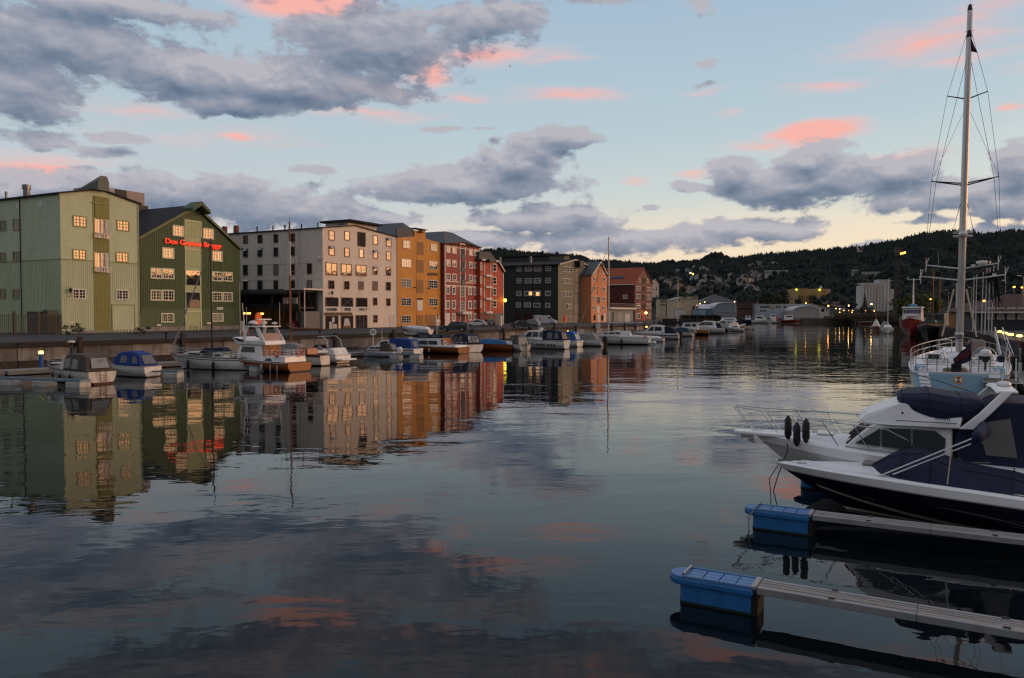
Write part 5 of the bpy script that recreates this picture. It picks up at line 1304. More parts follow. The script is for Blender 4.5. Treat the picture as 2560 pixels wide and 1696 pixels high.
    def ring(s,c,R_,r,mat,name='lifebuoy',axis='y',loc=None):
        rings=[]
        for i in range(17):
            a=i/16*2*math.pi;ca,sa=math.cos(a),math.sin(a);ring=[]
            for k in range(6):
                b=k*math.pi/3;q=R_+r*math.cos(b)
                ring.append((c[0]+q*ca,c[1]+r*math.sin(b),c[2]+q*sa)if axis=='y' else(c[0]+r*math.sin(b),c[1]+q*ca,c[2]+q*sa))
            rings.append(ring)
        o=MB().loft(rings,cap=False).build(name,mat,s.t,smooth=True)
        for i in range(4):
            a=i*math.pi/2+.4;ca,sa=math.cos(a),math.sin(a);p0=R_
            cc=(c[0]+p0*ca,c[1],c[2]+p0*sa)if axis=='y' else(c[0],c[1]+p0*ca,c[2]+p0*sa)
            MB().lathe([(.01,-r*1.15),(r*1.15,-r*.8),(r*1.15,r*.8),(.01,r*1.15)],cc,6).build('band',FEND,o)
        return o
def hx(base,u,v):return G(u,v,0)

def boats_near_row():
    W='boats moored along the warehouse quay'
    # 1
    b=Boat('motor_boat','old white motor boat under a patched grey brown canvas canopy with small windows',G(257,961),150,6.9,2.3,group=W)
    b.hull(.95,1.15,GELO,ANTI,rail=BLK,tran=.9,rake=.9,boot=.14,draft=.3)
    b.cabin([(3.6,.85),(5.9,1.0),(5.6,1.42),(3.6,1.5)],.85,.72,GELO,taper=.45);b.side_glass([[(3.7,1.02),(5.5,1.12),(5.35,1.32),(3.7,1.38)]],'window',BGL)
    b.cabin([(3.1,.9),(3.75,.9),(3.55,1.95),(3.15,2.0)],.95,.8,GELO,'windscreen_frame');b.end_glass((3.8,1.5),(3.6,1.95),.75,.68,n=2)
    b.cabin([(.25,.9),(3.2,.9),(3.15,2.02),(2.4,2.16),(1.0,2.12),(.55,1.9)],1.05,.82,CAN_G,'canopy',.12)
    b.side_glass([[(2.3,1.15),(3.0,1.15),(2.95,1.8),(2.35,1.85)],[(1.35,1.1),(2.15,1.12),(2.1,1.8),(1.5,1.75)]],'canopy_window',CAN_P);b.end_glass((.22,1.15),(.5,1.85),.7,.6,'canopy_window',PVC,-.02)
    b.rail(.80,1.0,.35,3)
    m=MB()
    for y in(-.22,.22):m.tube((-.06,y,.95),(-.10,y,.15),.018,n=5)
    for z in(.25,.45,.65):m.tube((-.08,-.22,z),(-.08,.22,z),.016,n=5)
    m.build('boarding_ladder',DARK,b.t)
    for x in(2.0,3.2,4.3):b.fender(x/b.L,1,FENB,.3,.09)
    # 2
    b=Boat('motor_boat','small white clinker built boat under a dark blue canvas canopy',G(383,943),158,5.2,2.0,group=W)
    b.hull(.85,1.05,GEL,paint('antifouling_ochre',(.16,.10,.03),.7),rail=FEND,tran=.85,rake=.5,boot=.09,stripe=[(.52,.535,BLK),(.64,.655,BLK),(.76,.775,BLK)])
    b.cabin([(3.1,.8),(4.6,.95),(3.6,1.35),(3.05,1.35)],.75,.6,GEL,taper=.4);b.side_glass([[(3.2,1.0),(4.1,1.05),(3.6,1.28),(3.2,1.28)]])
    b.cabin([(.25,.85),(3.2,.85),(3.5,1.4),(2.9,1.95),(1.7,2.08),(.8,1.85)],.92,.66,CAN_B,'canopy',.14);b.end_glass((.26,1.05),(.72,1.72),.62,.5,'canopy_window',PVC,-.02)
    b.side_glass([[(1.9,1.15),(2.6,1.15),(2.55,1.7),(1.95,1.7)],[(.7,1.12),(1.35,1.12),(1.3,1.68),(.95,1.62)]],'canopy_window',PVC)
    # 3 sailing boat
    b=Boat('sailing_boat','white sailing boat with a black mast and furled grey jib',G(626,925),166,8.3,2.5,'sailing boat',group=W)
    b.hull(1.05,1.4,GEL,paint('boot_brown',(.10,.05,.02),.6),rail=paint('rail_maroon',(.10,.02,.018),.5),tran=.55,rake=1.4,trk=-.3,boot=.08,draft=.6,stripe=[(.87,.91,BLK)])
    b.cabin([(2.4,1.05),(6.9,1.3),(6.2,1.58),(2.5,1.68)],.75,.6,GEL,taper=.5);b.side_glass([[(3.4,1.22),(4.5,1.28),(4.4,1.48),(3.4,1.5)],[(4.7,1.3),(6.2,1.36),(5.8,1.50),(4.7,1.5)]])
    b.side_glass([[(2.5,1.2),(3.2,1.22),(3.2,1.44),(2.6,1.44)]],'window')
    b.cabin([(2.2,1.6),(4.9,1.5),(4.4,1.92),(2.6,2.0)],.7,.55,CAN_N,'boom_tent',.1)
    b.cabin([(.5,1.05),(2.3,1.08),(2.2,1.36),(.6,1.32)],.8,.7,GEL,'coaming')
    mp=AT(559,880,G(559,935).y);x0=3.9
    b.mast(x0,1.35,10.5,.085,paint('black_mast',(.012,.012,.014),.35),furl=.93,spread=(.52,))
    b.rail(.05,.98,.6,8,mid=True,r=.012)
    b.ring((1.15,.84,1.38),.26,.07,paint('lifebuoy_cream',(.52,.35,.12),.6))
    b.fender(.35,1,FENB,.75,.13);b.fender(.68,1,FENB,.75,.13)
    MB().tube((.1,.3,.9),(.55,.3,6.0),.04,.03,6).build('flagstaff',GEL,b.t)
    o=MB().box(-.25,.02,-.25,.25,.05,.12).build('bathing_step',GEL,b.t);MB().box(.3,.5,-.35,-.15,.9,1.5).build('yellow_oilskin',paint('oilskin',(.45,.27,.03),.6),b.t)
    # 4 trawler
    b=Boat('motor_cruiser','white flybridge cruiser with a varnished brown hull and two orange lifebuoys',G(750,930),150,9.8,3.1,group=W)
    b.t.scale=(1,1,.74);b.hull(1.15,1.55,TEAK,ANTK,rail=BLK,tran=.9,rake=1.0,boot=.16,draft=.6,stripe=[(.93,.97,GEL)])
    b.cabin([(.5,1.1),(3.6,1.1),(3.6,1.75),(.55,1.8)],1.3,1.2,GEL,'bulwark');b.side_glass([[(2.0,1.25),(3.0,1.25),(2.7,1.55),(2.2,1.55)]],'window')
    b.cabin([(3.4,1.1),(8.8,1.4),(8.3,1.95),(6.6,2.0),(6.2,3.1),(3.5,3.1)],1.25,1.05,GEL,'cabin',.08,taper=.4)
    b.side_glass([[(4.3,2.2),(6.1,2.2),(5.9,2.85),(4.4,2.85)]],'window');b.side_glass([[(7.0,1.55),(7.7,1.58),(7.6,1.85),(7.0,1.85)]],'window');b.end_glass((6.62,2.1),(6.28,2.95),.95,.85,n=3)
    MB().box(3.34,3.40,-1.02,1.02,1.2,3.0).build('aft_bulkhead',TEAKD,b.t);MB().box(3.30,3.36,-.4,.3,1.25,2.8).build('door',TEAK,b.t)
    b.cabin([(2.9,3.1),(6.6,3.1),(7.1,3.95),(6.9,4.0),(5.8,3.62),(3.0,3.6)],1.2,1.25,GEL,'flybridge');b.side_glass([[(5.6,3.66),(6.95,3.98),(6.4,3.55),(5.6,3.4)]],'flybridge_screen',CAN_N)
    for sg in(-1,1):MB().loft([[(3.0,sg*1.1,3.5),(3.5,sg*1.1,3.5),(3.5,sg*1.18,3.5),(3.0,sg*1.18,3.5)],[(3.9,sg*1.0,5.2),(4.3,sg*1.0,5.2),(4.3,sg*1.08,5.2),(3.9,sg*1.08,5.2)]]).build('arch_leg',GEL,b.t);MB().loft([[(5.6,sg*1.1,3.6),(5.9,sg*1.1,3.6),(5.9,sg*1.16,3.6),(5.6,sg*1.16,3.6)],[(5.2,sg*1.0,5.2),(5.5,sg*1.0,5.2),(5.5,sg*1.08,5.2),(5.2,sg*1.08,5.2)]]).build('arch_leg',GEL,b.t)
    MB().box(3.4,5.9,-1.12,1.12,5.2,5.34).build('hardtop',GEL,b.t,bevel=.05);MB().box(3.3,3.36,-.95,.95,3.55,4.5).build('sun_canvas',paint('canvas_pink',(.42,.30,.26),.9),b.t)
    o=MB().lathe([(.1,0),(.12,.2),(.32,.35),(.32,.5),(.1,.55),(.12,.7)],(4.4,0,5.34),10).build('radar_mast',GEL,b.t);MB().box(4.2,4.6,-.75,.75,6.05,6.2).build('radar_bar',GEL,o,bevel=.03)
    MB().lathe([(.06,0),(.06,.2),(.45,.25),(.40,.45),(.2,.62),(.02,.66)],(4.9,.75,5.34),10).build('radome',GEL,b.t,smooth=True);MB().lathe([(.06,0),(.06,.2),(.26,.25),(.24,.4),(.02,.48)],(3.9,-.8,5.34),10).build('antenna_dome',GEL,b.t,smooth=True)
    MB().tube((3.5,-1.05,5.3),(3.5,-1.05,8.2),.02,.012,4).tube((5.4,1.05,5.3),(5.4,1.05,7.6),.02,.012,4).build('whip_aerial',GEL,b.t)
    m=MB()
    for sg in(-1,1):
        for z in(1.9,2.2,2.5):m.tube((.6,sg*1.2,z),(3.3,sg*1.2,z),.025,n=5)
        for x in(.6,1.3,2.0,2.7):m.tube((x,sg*1.2,1.75),(x,sg*1.2,2.5),.025,n=5)
    for z in(1.9,2.2,2.5):m.tube((.6,-1.2,z),(.6,1.2,z),.025,n=5)
    for y in(-.6,0,.6):m.tube((.6,y,1.75),(.6,y,2.5),.025,n=5)
    m.build('white_railing',GEL,b.t)
    b.ring((1.5,1.26,2.15),.33,.085,ORG);b.ring((.52,-.5,2.15),.33,.085,ORG,axis='x');b.rail(.7,1.0,.6,5,mat=GEL)
    for t_ in(.12,.2):b.fender(t_,1,FEND,.8,.05)
    b.fender(.3,1,FEND,.65,.11);b.fender(.55,1,FEND,.5,.1)
    # 5 wooden sloop behind
    b=Boat('sailing_boat','old wooden sailing boat with a white hull and a brown wooden mast',G(812,915),152,8.4,2.7,'sailing boat',group=W)
    b.hull(1.05,1.6,GELO,ANTK,rail=paint('rail_maroon',(.10,.02,.018),.5),tran=.5,rake=.9,trk=-.2,boot=.12,draft=.7,stripe=[(.88,.98,paint('sheer_maroon',(.12,.022,.018),.5))],deck=TEAK,railr=.05)
    b.cabin([(1.5,1.05),(2.6,1.1),(2.5,1.75),(1.6,1.7)],.8,.7,TEAK,'hatch_box');b.cabin([(3.0,1.1),(6.4,1.3),(6.0,1.9),(4.6,2.2),(3.0,2.0)],.95,.5,CAN_P,'tarpaulin',.15)
    b.mast(4.4,1.2,12.9,.11,paint('wooden_mast',(.22,.095,.035),.5,.15,2,stretch=(4,4,.3)),boom=(4.2,2.2,TEAK,paint('tan_sail',(.17,.065,.055),.9,.25,2,.5,5)),spread=(.62,))
    MB().tube((4.4,0,1.2+7.6),(4.4,0,1.2+13.0),.115,.07,8).build('white_topmast',ALU,b.t)
    # 6 white runabout
    b=Boat('motor_boat','white open runabout with a chrome arch and a broad bathing platform',G(858,909),150,6.4,2.4,group=W)
    b.hull(.9,1.15,GEL,ANTK,rail=FEND,tran=.95,rake=1.1,boot=.06)
    b.cabin([(-.9,.35),(.6,.35),(.5,.5),(-.85,.5)],1.1,1.05,GEL,'bathing_platform');b.cabin([(-.1,.5),(1.3,.9),(1.1,1.55),(.55,1.6)],1.1,1.0,GEL,'seat_back',.12)
    b.cabin([(2.6,1.0),(5.6,1.15),(4.6,1.3),(2.7,1.45)],1.0,.7,GEL,'foredeck',taper=.5);b.side_glass([[(2.0,1.3),(3.7,1.4),(3.0,1.85),(2.3,1.6)]],'windscreen',PVC);b.end_glass((3.8,1.35),(3.0,1.9),.8,.75,n=2,mat=PVC)
    m=MB()
    for sg in(-1,1):m.path([(1.0,sg*1.05,1.2),(1.3,sg*1.0,2.4),(1.9,sg*.95,2.75),(2.6,sg*.9,2.7)],.035,6)
    m.path([(1.9,-.95,2.75),(1.9,.95,2.75)],.035,6).path([(2.6,-.9,2.7),(2.6,.9,2.7)],.03,6).build('arch',STEEL,b.t)
    # 7
    b=Boat('motor_boat','small white cuddy boat with a maroon gunwale and tilted white outboard',G(993,893),158,5.1,1.95,group=W)
    b.hull(.72,.85,GEL,ANTK,rail=paint('rail_maroon',(.10,.02,.018),.5),tran=.92,rake=.9,boot=.05,railr=.05)
    b.cabin([(1.9,.7),(3.9,.8),(3.3,1.25),(1.9,1.3)],.75,.6,GEL,taper=.3);b.side_glass([[(2.0,.9),(2.7,.92),(2.65,1.2),(2.0,1.22)],[(2.8,.93),(3.5,.95),(3.2,1.18),(2.8,1.2)]])
    b.cabin([(.3,.7),(2.0,.7),(1.9,1.5),(1.2,1.62),(.65,1.5)],.82,.66,CAN_G,'canopy',.08);b.end_glass((.3,.85),(.62,1.42),.6,.5,'canopy_window',PVC,-.02);b.rail(.75,1.0,.3,3);b.outboard(GEL,.95)
    # 8
    b=Boat('motor_boat','white boat with a bright blue wrap around canvas and a thin brown stripe',G(1046,889),154,6.6,2.3,group=W)
    b.t.scale=(1,1,.83);b.hull(1.0,1.2,GEL,ANTK,rail=GEL,tran=.92,rake=.8,boot=.06,stripe=[(.80,.88,TEAKD)])
    b.cabin([(3.4,.95),(6.0,1.1),(5.2,2.0),(3.6,2.3)],.95,.75,GEL,taper=.3);b.side_glass([[(3.9,1.5),(5.2,1.5),(4.9,1.95),(3.9,2.1)]])
    b.cabin([(.3,1.0),(3.7,1.0),(3.65,2.3),(2.6,2.5),(.65,2.3)],1.05,.9,CAN_B,'canopy',.1);b.end_glass((.3,1.25),(.6,2.1),.5,.45,'canopy_window',PVC,-.02)
    MB().tube((5.0,.5,2.0),(5.0,.5,4.0),.03,.015,5).build('whip_aerial',GEL,b.t)
    # 9
    b=Boat('motor_cruiser','large white saloon cruiser with a varnished hull carrying a dinghy on its roof',G(1160,885),152,10.4,3.2,group=W)
    b.t.scale=(1,1,.72);b.hull(1.15,1.6,TEAK,ANTK,rail=BLK,tran=.9,rake=.9,boot=.12,draft=.5)
    b.cabin([(.4,1.1),(3.0,1.1),(3.0,1.5),(.5,1.5)],1.35,1.3,GEL,'bulwark')
    b.cabin([(2.6,1.1),(8.6,1.3),(7.9,2.8),(2.8,2.75)],1.3,1.1,GEL,'saloon',.08,taper=.3);b.side_glass([[(3.2,1.6),(4.5,1.6),(4.6,2.25),(3.35,2.25)],[(4.7,1.6),(6.0,1.6),(6.05,2.25),(4.8,2.25)],[(6.2,1.62),(7.6,1.66),(7.3,2.25),(6.25,2.25)]]);b.end_glass((8.3,1.95),(7.98,2.7),.8,.75,n=3)
    MB().box(2.5,2.6,-1.1,1.1,1.2,2.6).build('aft_bulkhead',TEAK,b.t)
    b.cabin([(2.4,2.75),(7.2,2.8),(6.9,3.35),(2.6,3.3)],1.15,1.1,CAN_N,'flybridge_canvas');b.side_glass([[(3.0,2.9),(4.2,2.9),(4.2,3.2),(3.0,3.2)],[(4.6,2.9),(6.0,2.9),(6.0,3.2),(4.6,3.2)]],'canopy_window',PVC)
    d=Boat('dinghy','white and maroon dinghy stowed on the roof of the saloon cruiser',b.t.location+Vector((math.cos(R(152))*5.0,math.sin(R(152))*5.0,2.5)),152,4.6,1.5)
    d.hull(.55,1.0,GEL,GEL,rail=FEND,tran=.85,rake=.4,boot=-.2,draft=.2,stripe=[(.3,.7,paint('sheer_maroon',(.12,.022,.018),.5))]);d.cabin([(.3,.45),(3.9,.75),(3.2,1.05),(.5,.85)],.62,.35,GEL,'dinghy_cover',.12)
    MB().tube((4.6,-.8,2.7),(4.6,-.8,5.6),.05,.04,6).build('signal_mast',GEL,b.t);MB().box(4.35,4.85,-1.3,-.3,5.6,5.75).build('radar_bar',GEL,b.t,bevel=.03)
    b.ring((2.45,.6,1.9),.32,.08,GEL,axis='x');b.rail(.05,.26,.75,3,mat=GEL,mid=True);b.rail(.7,1.0,.6,4)
    for t_ in(.4,.55):b.fender(t_,1,FEND,.6,.1)
    # 10
    b=Boat('motor_boat','white boat seen stern on with a tall navy blue canopy',G(1187,882),128,6.8,2.8,group=W)
    b.t.scale=(1,1,.88);b.hull(1.15,1.3,GEL,ANTK,rail=GEL,tran=.96,rake=.9,boot=.06,stripe=[(.70,.84,WNAVY)])
    b.cabin([(.25,1.1),(3.8,1.1),(4.2,1.6),(3.3,2.7),(1.4,2.85),(.6,2.6)],1.25,1.0,CAN_N,'canopy',.14);b.end_glass((.2,1.5),(.5,2.45),.9,.8,'canopy_window',PVC,-.02,n=3);b.side_glass([[(1.2,1.5),(2.2,1.5),(2.1,2.4),(1.3,2.4)],[(2.5,1.5),(3.6,1.5),(3.2,2.3),(2.5,2.4)]],'canopy_window',PVC)
    # 11
    b=Boat('rowing_boat','varnished wooden boat under a humped bright blue tarpaulin',G(1283,877),164,6.6,2.1,group=W)
    b.hull(.85,1.05,TEAK,TEAKD,rail=TEAKD,tran=.7,rake=.7,boot=.05);b.cabin([(.4,.8),(6.2,.95),(5.4,1.35),(3.8,1.62),(2.0,1.5),(.8,1.2)],.95,.25,CAN_T,'tarpaulin',.15,taper=.4);b.cabin([(-.1,.8),(1.0,.8),(.8,1.35),(.1,1.3)],.8,.6,GEL,'aft_seat')
    # 12
    b=Boat('motor_boat','small white boat with a navy framed clear canopy and outboard',G(1313,878),125,4.8,2.0,group=W)
    b.hull(.85,.95,GELO,ANTK,rail=FEND,tran=.94,rake=.8,boot=.05,stripe=[(.45,.47,BLK),(.62,.64,BLK)]);b.cabin([(.4,.85),(2.8,.85),(3.1,1.2),(2.4,2.0),(1.0,2.1),(.6,1.9)],.88,.7,PVC,'canopy',.05)
    fr=MB()
    for x0_,x1_ in((.42,.62),(1.5,1.45),(2.75,2.35)):
        for sg in(-1,1):fr.tube((x0_,sg*.9,.88),(x1_,sg*.72,2.02),.05,n=5)
        fr.tube((x1_,-.72,2.05),(x1_,.72,2.05),.05,n=5)
    for sg in(-1,1):fr.tube((.6,sg*.73,2.05),(2.4,sg*.73,2.03),.05,n=5).tube((.4,sg*.92,.95),(2.9,sg*.92,.95),.06,n=5)
    fr.build('canopy_frame',CAN_N,b.t);b.outboard(paint('outboard_grey',(.30,.32,.33),.4),.8)
    # 13
    b=Boat('motor_cruiser','large white cabin cruiser with navy canopy and lettering on its side',G(1417,873.5),157,8.4,2.9,group=W)
    b.hull(1.25,1.55,GEL,ANTB,rail=GELD,tran=.95,rake=1.2,boot=.08,stripe=[(.93,.96,WNAVY)])
    b.cabin([(3.2,1.25),(7.6,1.45),(6.5,1.75),(5.6,2.65),(3.4,2.75)],1.2,.95,GEL,taper=.35);b.side_glass([[(3.9,1.75),(4.9,1.75),(4.8,2.45),(4.0,2.45)],[(5.05,1.75),(6.1,1.78),(5.5,2.42),(4.95,2.45)],[(3.35,1.7),(3.75,1.7),(3.8,2.4),(3.4,2.45)]]);b.end_glass((6.45,1.82),(5.68,2.58),.95,.85,n=2)
    b.cabin([(.3,1.25),(3.4,1.25),(3.4,2.72),(1.6,2.72),(.55,2.45)],1.2,.98,CAN_N,'canopy',.1);b.end_glass((.28,1.5),(.5,2.35),1.0,.9,'canopy_window',CAN_P,-.02,n=3);b.side_glass([[(.8,1.55),(1.5,1.55),(1.5,2.35),(.95,2.3)],[(1.8,1.55),(2.6,1.55),(2.6,2.4),(1.8,2.4)]],'canopy_window',PVC)
    MB().tube((4.2,.3,2.7),(4.2,.3,5.0),.025,.012,5).build('whip_aerial',GEL,b.t);MB().box(3.7,4.1,-.3,.3,2.75,3.05).build('search_light',GEL,b.t,bevel=.05);b.rail(.7,1.0,.55,4)
    for i,xx in enumerate((1.3,1.75,2.2,2.9,3.35,3.8)):
        x,w,z=b.S(xx/b.L,.62);MB().box(xx,xx+.3,w+.0,w+.03,z-.12,z+.12).build('registration_mark',WNAVY,b.t)
    b.fender(.12,1,FEND,.5,.1);b.fender(.62,1,FEND,.5,.1)
    # 14
    b=Boat('motor_boat','small white boat with a bright blue canopy behind the white cabin cruiser',G(1450,868),146,5.6,2.2,group=W)
    b.hull(.95,1.05,GEL,ANTK,rail=GEL,tran=.94,rake=.8,boot=.06);b.cabin([(.3,.9),(4.0,.95),(3.9,1.5),(3.1,2.3),(1.4,2.45),(.7,2.1)],1.0,.78,CAN_L,'canopy',.12);b.end_glass((.3,1.15),(.65,2.0),.7,.6,'canopy_window',PVC,-.02);b.side_glass([[(1.2,1.2),(2.2,1.2),(2.1,1.9),(1.3,1.9)]],'canopy_window',PVC)
    # 15
    b=Boat('motor_boat','white bowrider under a pale cover with two black outboards',G(1507,866),154,6.4,2.3,group=W)
    b.hull(.95,1.15,GEL,ANTK,rail=GELD,tran=.95,rake=1.0,boot=.06,stripe=[(.3,.34,BLK)]);b.cabin([(.8,.95),(5.4,1.1),(4.4,1.6),(3.2,2.0),(1.4,1.95),(1.0,1.6)],.98,.55,CAN_P,'cover',.12,taper=.3);b.side_glass([[(2.0,1.35),(4.2,1.35),(3.2,1.85),(2.1,1.85)]],'cover_window',PVC)
    b.outboard(BLK,1.25,.35);b.outboard(BLK,1.1,-.4)
    # 16 sailing yacht
    b=Boat('sailing_yacht','long white sailing yacht with a tall bare mast and navy sprayhood',G(1626,862),162,12.4,3.6,'sailing boat',group=W)
    b.hull(1.2,1.55,GEL,ANTK,rail=FEND,tran=.8,rake=1.2,trk=.5,boot=.18,draft=.6,stripe=[(.90,.92,WNAVY)])
    b.cabin([(3.0,1.2),(9.0,1.45),(7.6,1.95),(6.0,2.25),(3.4,2.15)],1.15,.85,GEL,taper=.4);b.side_glass([[(4.8,1.75),(5.6,1.75),(5.7,2.05),(5.0,2.05)],[(5.8,1.75),(6.8,1.75),(6.7,2.02),(5.9,2.05)],[(7.0,1.72),(7.9,1.7),(7.5,1.92),(6.95,1.98)]])
    fr=MB()
    for sg in(-1,1):fr.tube((2.6,sg*1.2,1.4),(3.6,sg*1.1,3.1),.03,n=5).tube((3.5,sg*1.2,1.5),(2.4,sg*1.1,3.05),.03,n=5)
    fr.build('bimini_frame',CAN_N,b.t);b.cabin([(2.1,2.95),(3.9,3.0),(3.6,3.25),(2.3,3.2)],1.2,1.0,CAN_N,'bimini');b.cabin([(.4,1.1),(3.0,1.2),(2.9,1.5),(.6,1.4)],1.3,1.2,GEL,'coaming')
    b.mast(7.0,1.9,16.0,.14,ALU,boom=(5.6,1.7,GEL,None),furl=.92,spread=(.36,.68));b.rail(.02,.98,.65,9,mid=True,r=.014)
    b.ring((.6,1.3,1.6),.3,.09,ORG);b.fender(.36,1,FENB,.6,.14);b.cabin([(-.4,.3),(.3,.3),(.25,.5),(-.35,.5)],1.1,1.0,GEL,'bathing_platform');b.cabin([(-.9,.15),(.0,.2),(-.1,.6),(-.8,.6)],.8,.7,GELD,'inflatable_tender',.15)
    # 17.. smaller and farther
    b=Boat('motor_boat','white sports boat with a blue waterline stripe and blue canvas, past the sailing yacht',G(1697,849),162,9.4,3.0,group=W)
    b.hull(1.15,1.5,GEL,ANTK,rail=GEL,tran=.92,rake=1.3,boot=.08,stripe=[(.70,.82,paint('stripe_blue',(.015,.05,.16),.4))]);b.cabin([(2.6,1.15),(8.0,1.4),(6.4,1.8),(5.2,2.9),(2.8,2.7)],1.1,.85,GEL,taper=.4);b.side_glass([[(3.2,1.7),(4.7,1.7),(4.6,2.5),(3.3,2.45)],[(4.9,1.7),(6.1,1.75),(5.2,2.5),(4.85,2.5)]]);b.cabin([(.4,1.2),(3.4,1.2),(3.3,2.6),(1.8,2.5),(.8,2.0)],1.1,.8,CAN_N,'canopy',.1);b.outboard(BLK,1.2,.3)
    b.mast(4.2,1.6,1.9,.05,DARK,boom=(5.0,1.5,DARK,CAN_N),stays=False,spread=())
    b=Boat('motor_boat','white dinghy like boat lying ahead of the blue striped sports boat',G(1660,855),160,4.6,1.8,group=W);b.hull(.65,.8,GEL,ANTK,rail=FEND,tran=.9,rake=.6,boot=.05);b.cabin([(.4,.6),(4.0,.7),(2.8,1.05),(1.0,1.0)],.75,.4,GEL,'cover',.1)
    b=Boat('motor_boat','white boat with grey outboard next to the mustard hulled boat',G(1733,842),150,6.5,2.4,group=W);b.hull(1.0,1.2,GELO,ANTK,rail=BLK,tran=.92,rake=.8,boot=.06);b.cabin([(.6,1.0),(5.4,1.1),(4.4,1.6),(3.0,2.1),(1.2,1.9)],1.0,.7,paint('canvas_petrol',(.02,.07,.10),.8),'canopy',.12);b.outboard(paint('outboard_grey',(.30,.32,.33),.4),1.1,.2)
    b.mast(3.6,1.2,11.5,.09,ALU,boom=(5.2,2.0,ALU,CAN_N),spread=(.5,))
    b=Boat('motor_boat','wooden boat with a mustard yellow hull and white wheelhouse',G(1772,838),163,8.6,2.8,group=W);b.hull(1.3,1.7,paint('mustard_hull',(.36,.17,.035),.5,.15,1.5),ANTK,rail=FEND,tran=.8,rake=.8,boot=.5,draft=.5);b.cabin([(2.4,1.3),(6.4,1.5),(6.0,2.9),(2.6,2.9)],1.1,.95,GEL,'wheelhouse');b.side_glass([[(2.9,2.0),(3.9,2.0),(3.9,2.6),(2.95,2.6)],[(4.2,2.0),(5.6,2.0),(5.5,2.6),(4.2,2.6)]]);b.cabin([(2.2,2.9),(6.8,2.95),(6.6,3.15),(2.3,3.1)],1.15,1.1,GEL,'roof')
    b=Boat('motor_cruiser','sleek white cruiser with a long raked foredeck beside the mustard boat',G(1812,834),164,12.5,3.6,group=W);b.hull(1.4,1.9,GEL,ANTK,rail=GELD,tran=.9,rake=2.2,boot=.12,stripe=[(.72,.76,WNAVY)]);b.cabin([(2.0,1.4),(9.6,1.75),(7.0,2.3),(5.2,3.3),(2.4,3.2)],1.35,.95,GEL,taper=.5);b.side_glass([[(3.0,2.2),(4.8,2.2),(4.9,2.95),(3.1,2.95)],[(5.0,2.2),(7.0,2.25),(5.6,2.9),(5.0,2.95)]]);b.cabin([(.8,1.4),(2.6,1.5),(2.6,3.0),(1.2,2.6)],1.2,1.0,CAN_N,'canopy')
    b=Boat('motor_boat','dark red brown wooden boat showing its tall bow beside the white cruisers',G(1815,829),26,7.5,2.6,group=W);b.hull(1.1,2.3,paint('oxblood_hull',(.055,.016,.012),.45,.15,1.5),ANTK,rail=paint('rail_cream',(.45,.40,.33),.5),tran=.6,rake=.7,boot=.08,draft=.5);b.cabin([(1.6,1.2),(4.2,1.4),(3.9,2.5),(1.8,2.5)],.9,.75,GEL,'wheelhouse');b.side_glass([[(2.1,1.9),(3.5,1.95),(3.4,2.3),(2.1,2.3)]])
    b=Boat('motor_cruiser','white flybridge cruiser behind the dark red brown wooden boat',G(1862,826),170,12.8,3.8,group=W);b.hull(1.5,1.9,GEL,ANTK,rail=GELD,tran=.9,rake=1.8,boot=.1);b.cabin([(2.6,1.6),(9.8,1.9),(8.0,2.8),(2.8,3.0)],1.5,1.2,GEL,taper=.4);b.side_glass([[(3.6,2.2),(5.4,2.2),(5.4,2.7),(3.7,2.7)],[(5.8,2.2),(7.8,2.25),(7.3,2.65),(5.8,2.7)]]);b.cabin([(2.4,3.0),(7.4,2.9),(6.6,3.9),(3.0,3.9)],1.3,1.0,GEL,'flybridge');b.side_glass([[(3.4,3.3),(6.4,3.3),(6.2,3.6),(3.4,3.6)]])
    b=Boat('motor_boat','small white boat with two dark side stripes near the end of the moored row',G(1860,829.5),158,5.0,2.1,group=W);b.hull(1.0,1.2,GEL,ANTB,rail=GEL,tran=.92,rake=.9,boot=.12,stripe=[(.55,.66,WNAVY)]);b.cabin([(1.2,1.0),(4.0,1.1),(3.2,1.7),(1.4,1.7)],.85,.65,GEL,taper=.3);b.side_glass([[(1.7,1.3),(3.2,1.3),(2.8,1.6),(1.7,1.6)]])
    b=Boat('motor_boat','white speedboat at the outer end of the row, pointing out into the canal',G(1838,824),-6,6.6,2.5,group=W);b.hull(1.1,1.4,GEL,ANTK,rail=BLK,tran=.94,rake=1.4,boot=.05);b.cabin([(1.2,1.1),(4.6,1.3),(3.4,2.0),(1.6,2.1)],1.0,.75,CAN_N,'canopy',.08,taper=.4);b.side_glass([[(1.8,1.5),(3.4,1.5),(2.9,1.9),(1.9,1.9)]],'canopy_window',PVC)
boats_near_row()

def finger(label,p,ang,L,floats,lamp=None,w=.8):
    t=thing('finger_pontoon',label,'pontoon',p,R(ang),'finger pontoons along the warehouse quay')
    for y in(-w/2,w/2):MB().box(0,L,y-.06,y+.06,.38,.52).build('beam',BEAMB,t)
    for i in range(int(L/2.2)+1):MB().box(i*2.2,i*2.2+.12,-w/2+.06,w/2-.06,.40,.50).build('cross_beam',BEAMB,t)
    for x in floats:MB().box(x,x+1.25,-w/2-.1,w/2+.1,-.2,.36).build('float',FLOATW,t,bevel=.06)
    return t
finger('finger pontoon on three white floats beside the old motor boat with brown canopy',G(214,968),163,8.6,(0,3.0,6.0))
finger('short finger pontoon with one white float between the blue canopy boat and the sailing boat',G(452,943),172,4.2,(0,))
finger('finger pontoon with a white float between the sailing boat and the varnished cruiser',G(652,929),135,5.0,(0,))
finger('finger pontoon with a white float below the white boat with bright blue wrap',G(1054,897),160,7.0,(0,2.6))
finger('finger pontoon with white floats below the two black outboards',G(1548,861),158,7.0,(0,3.0))
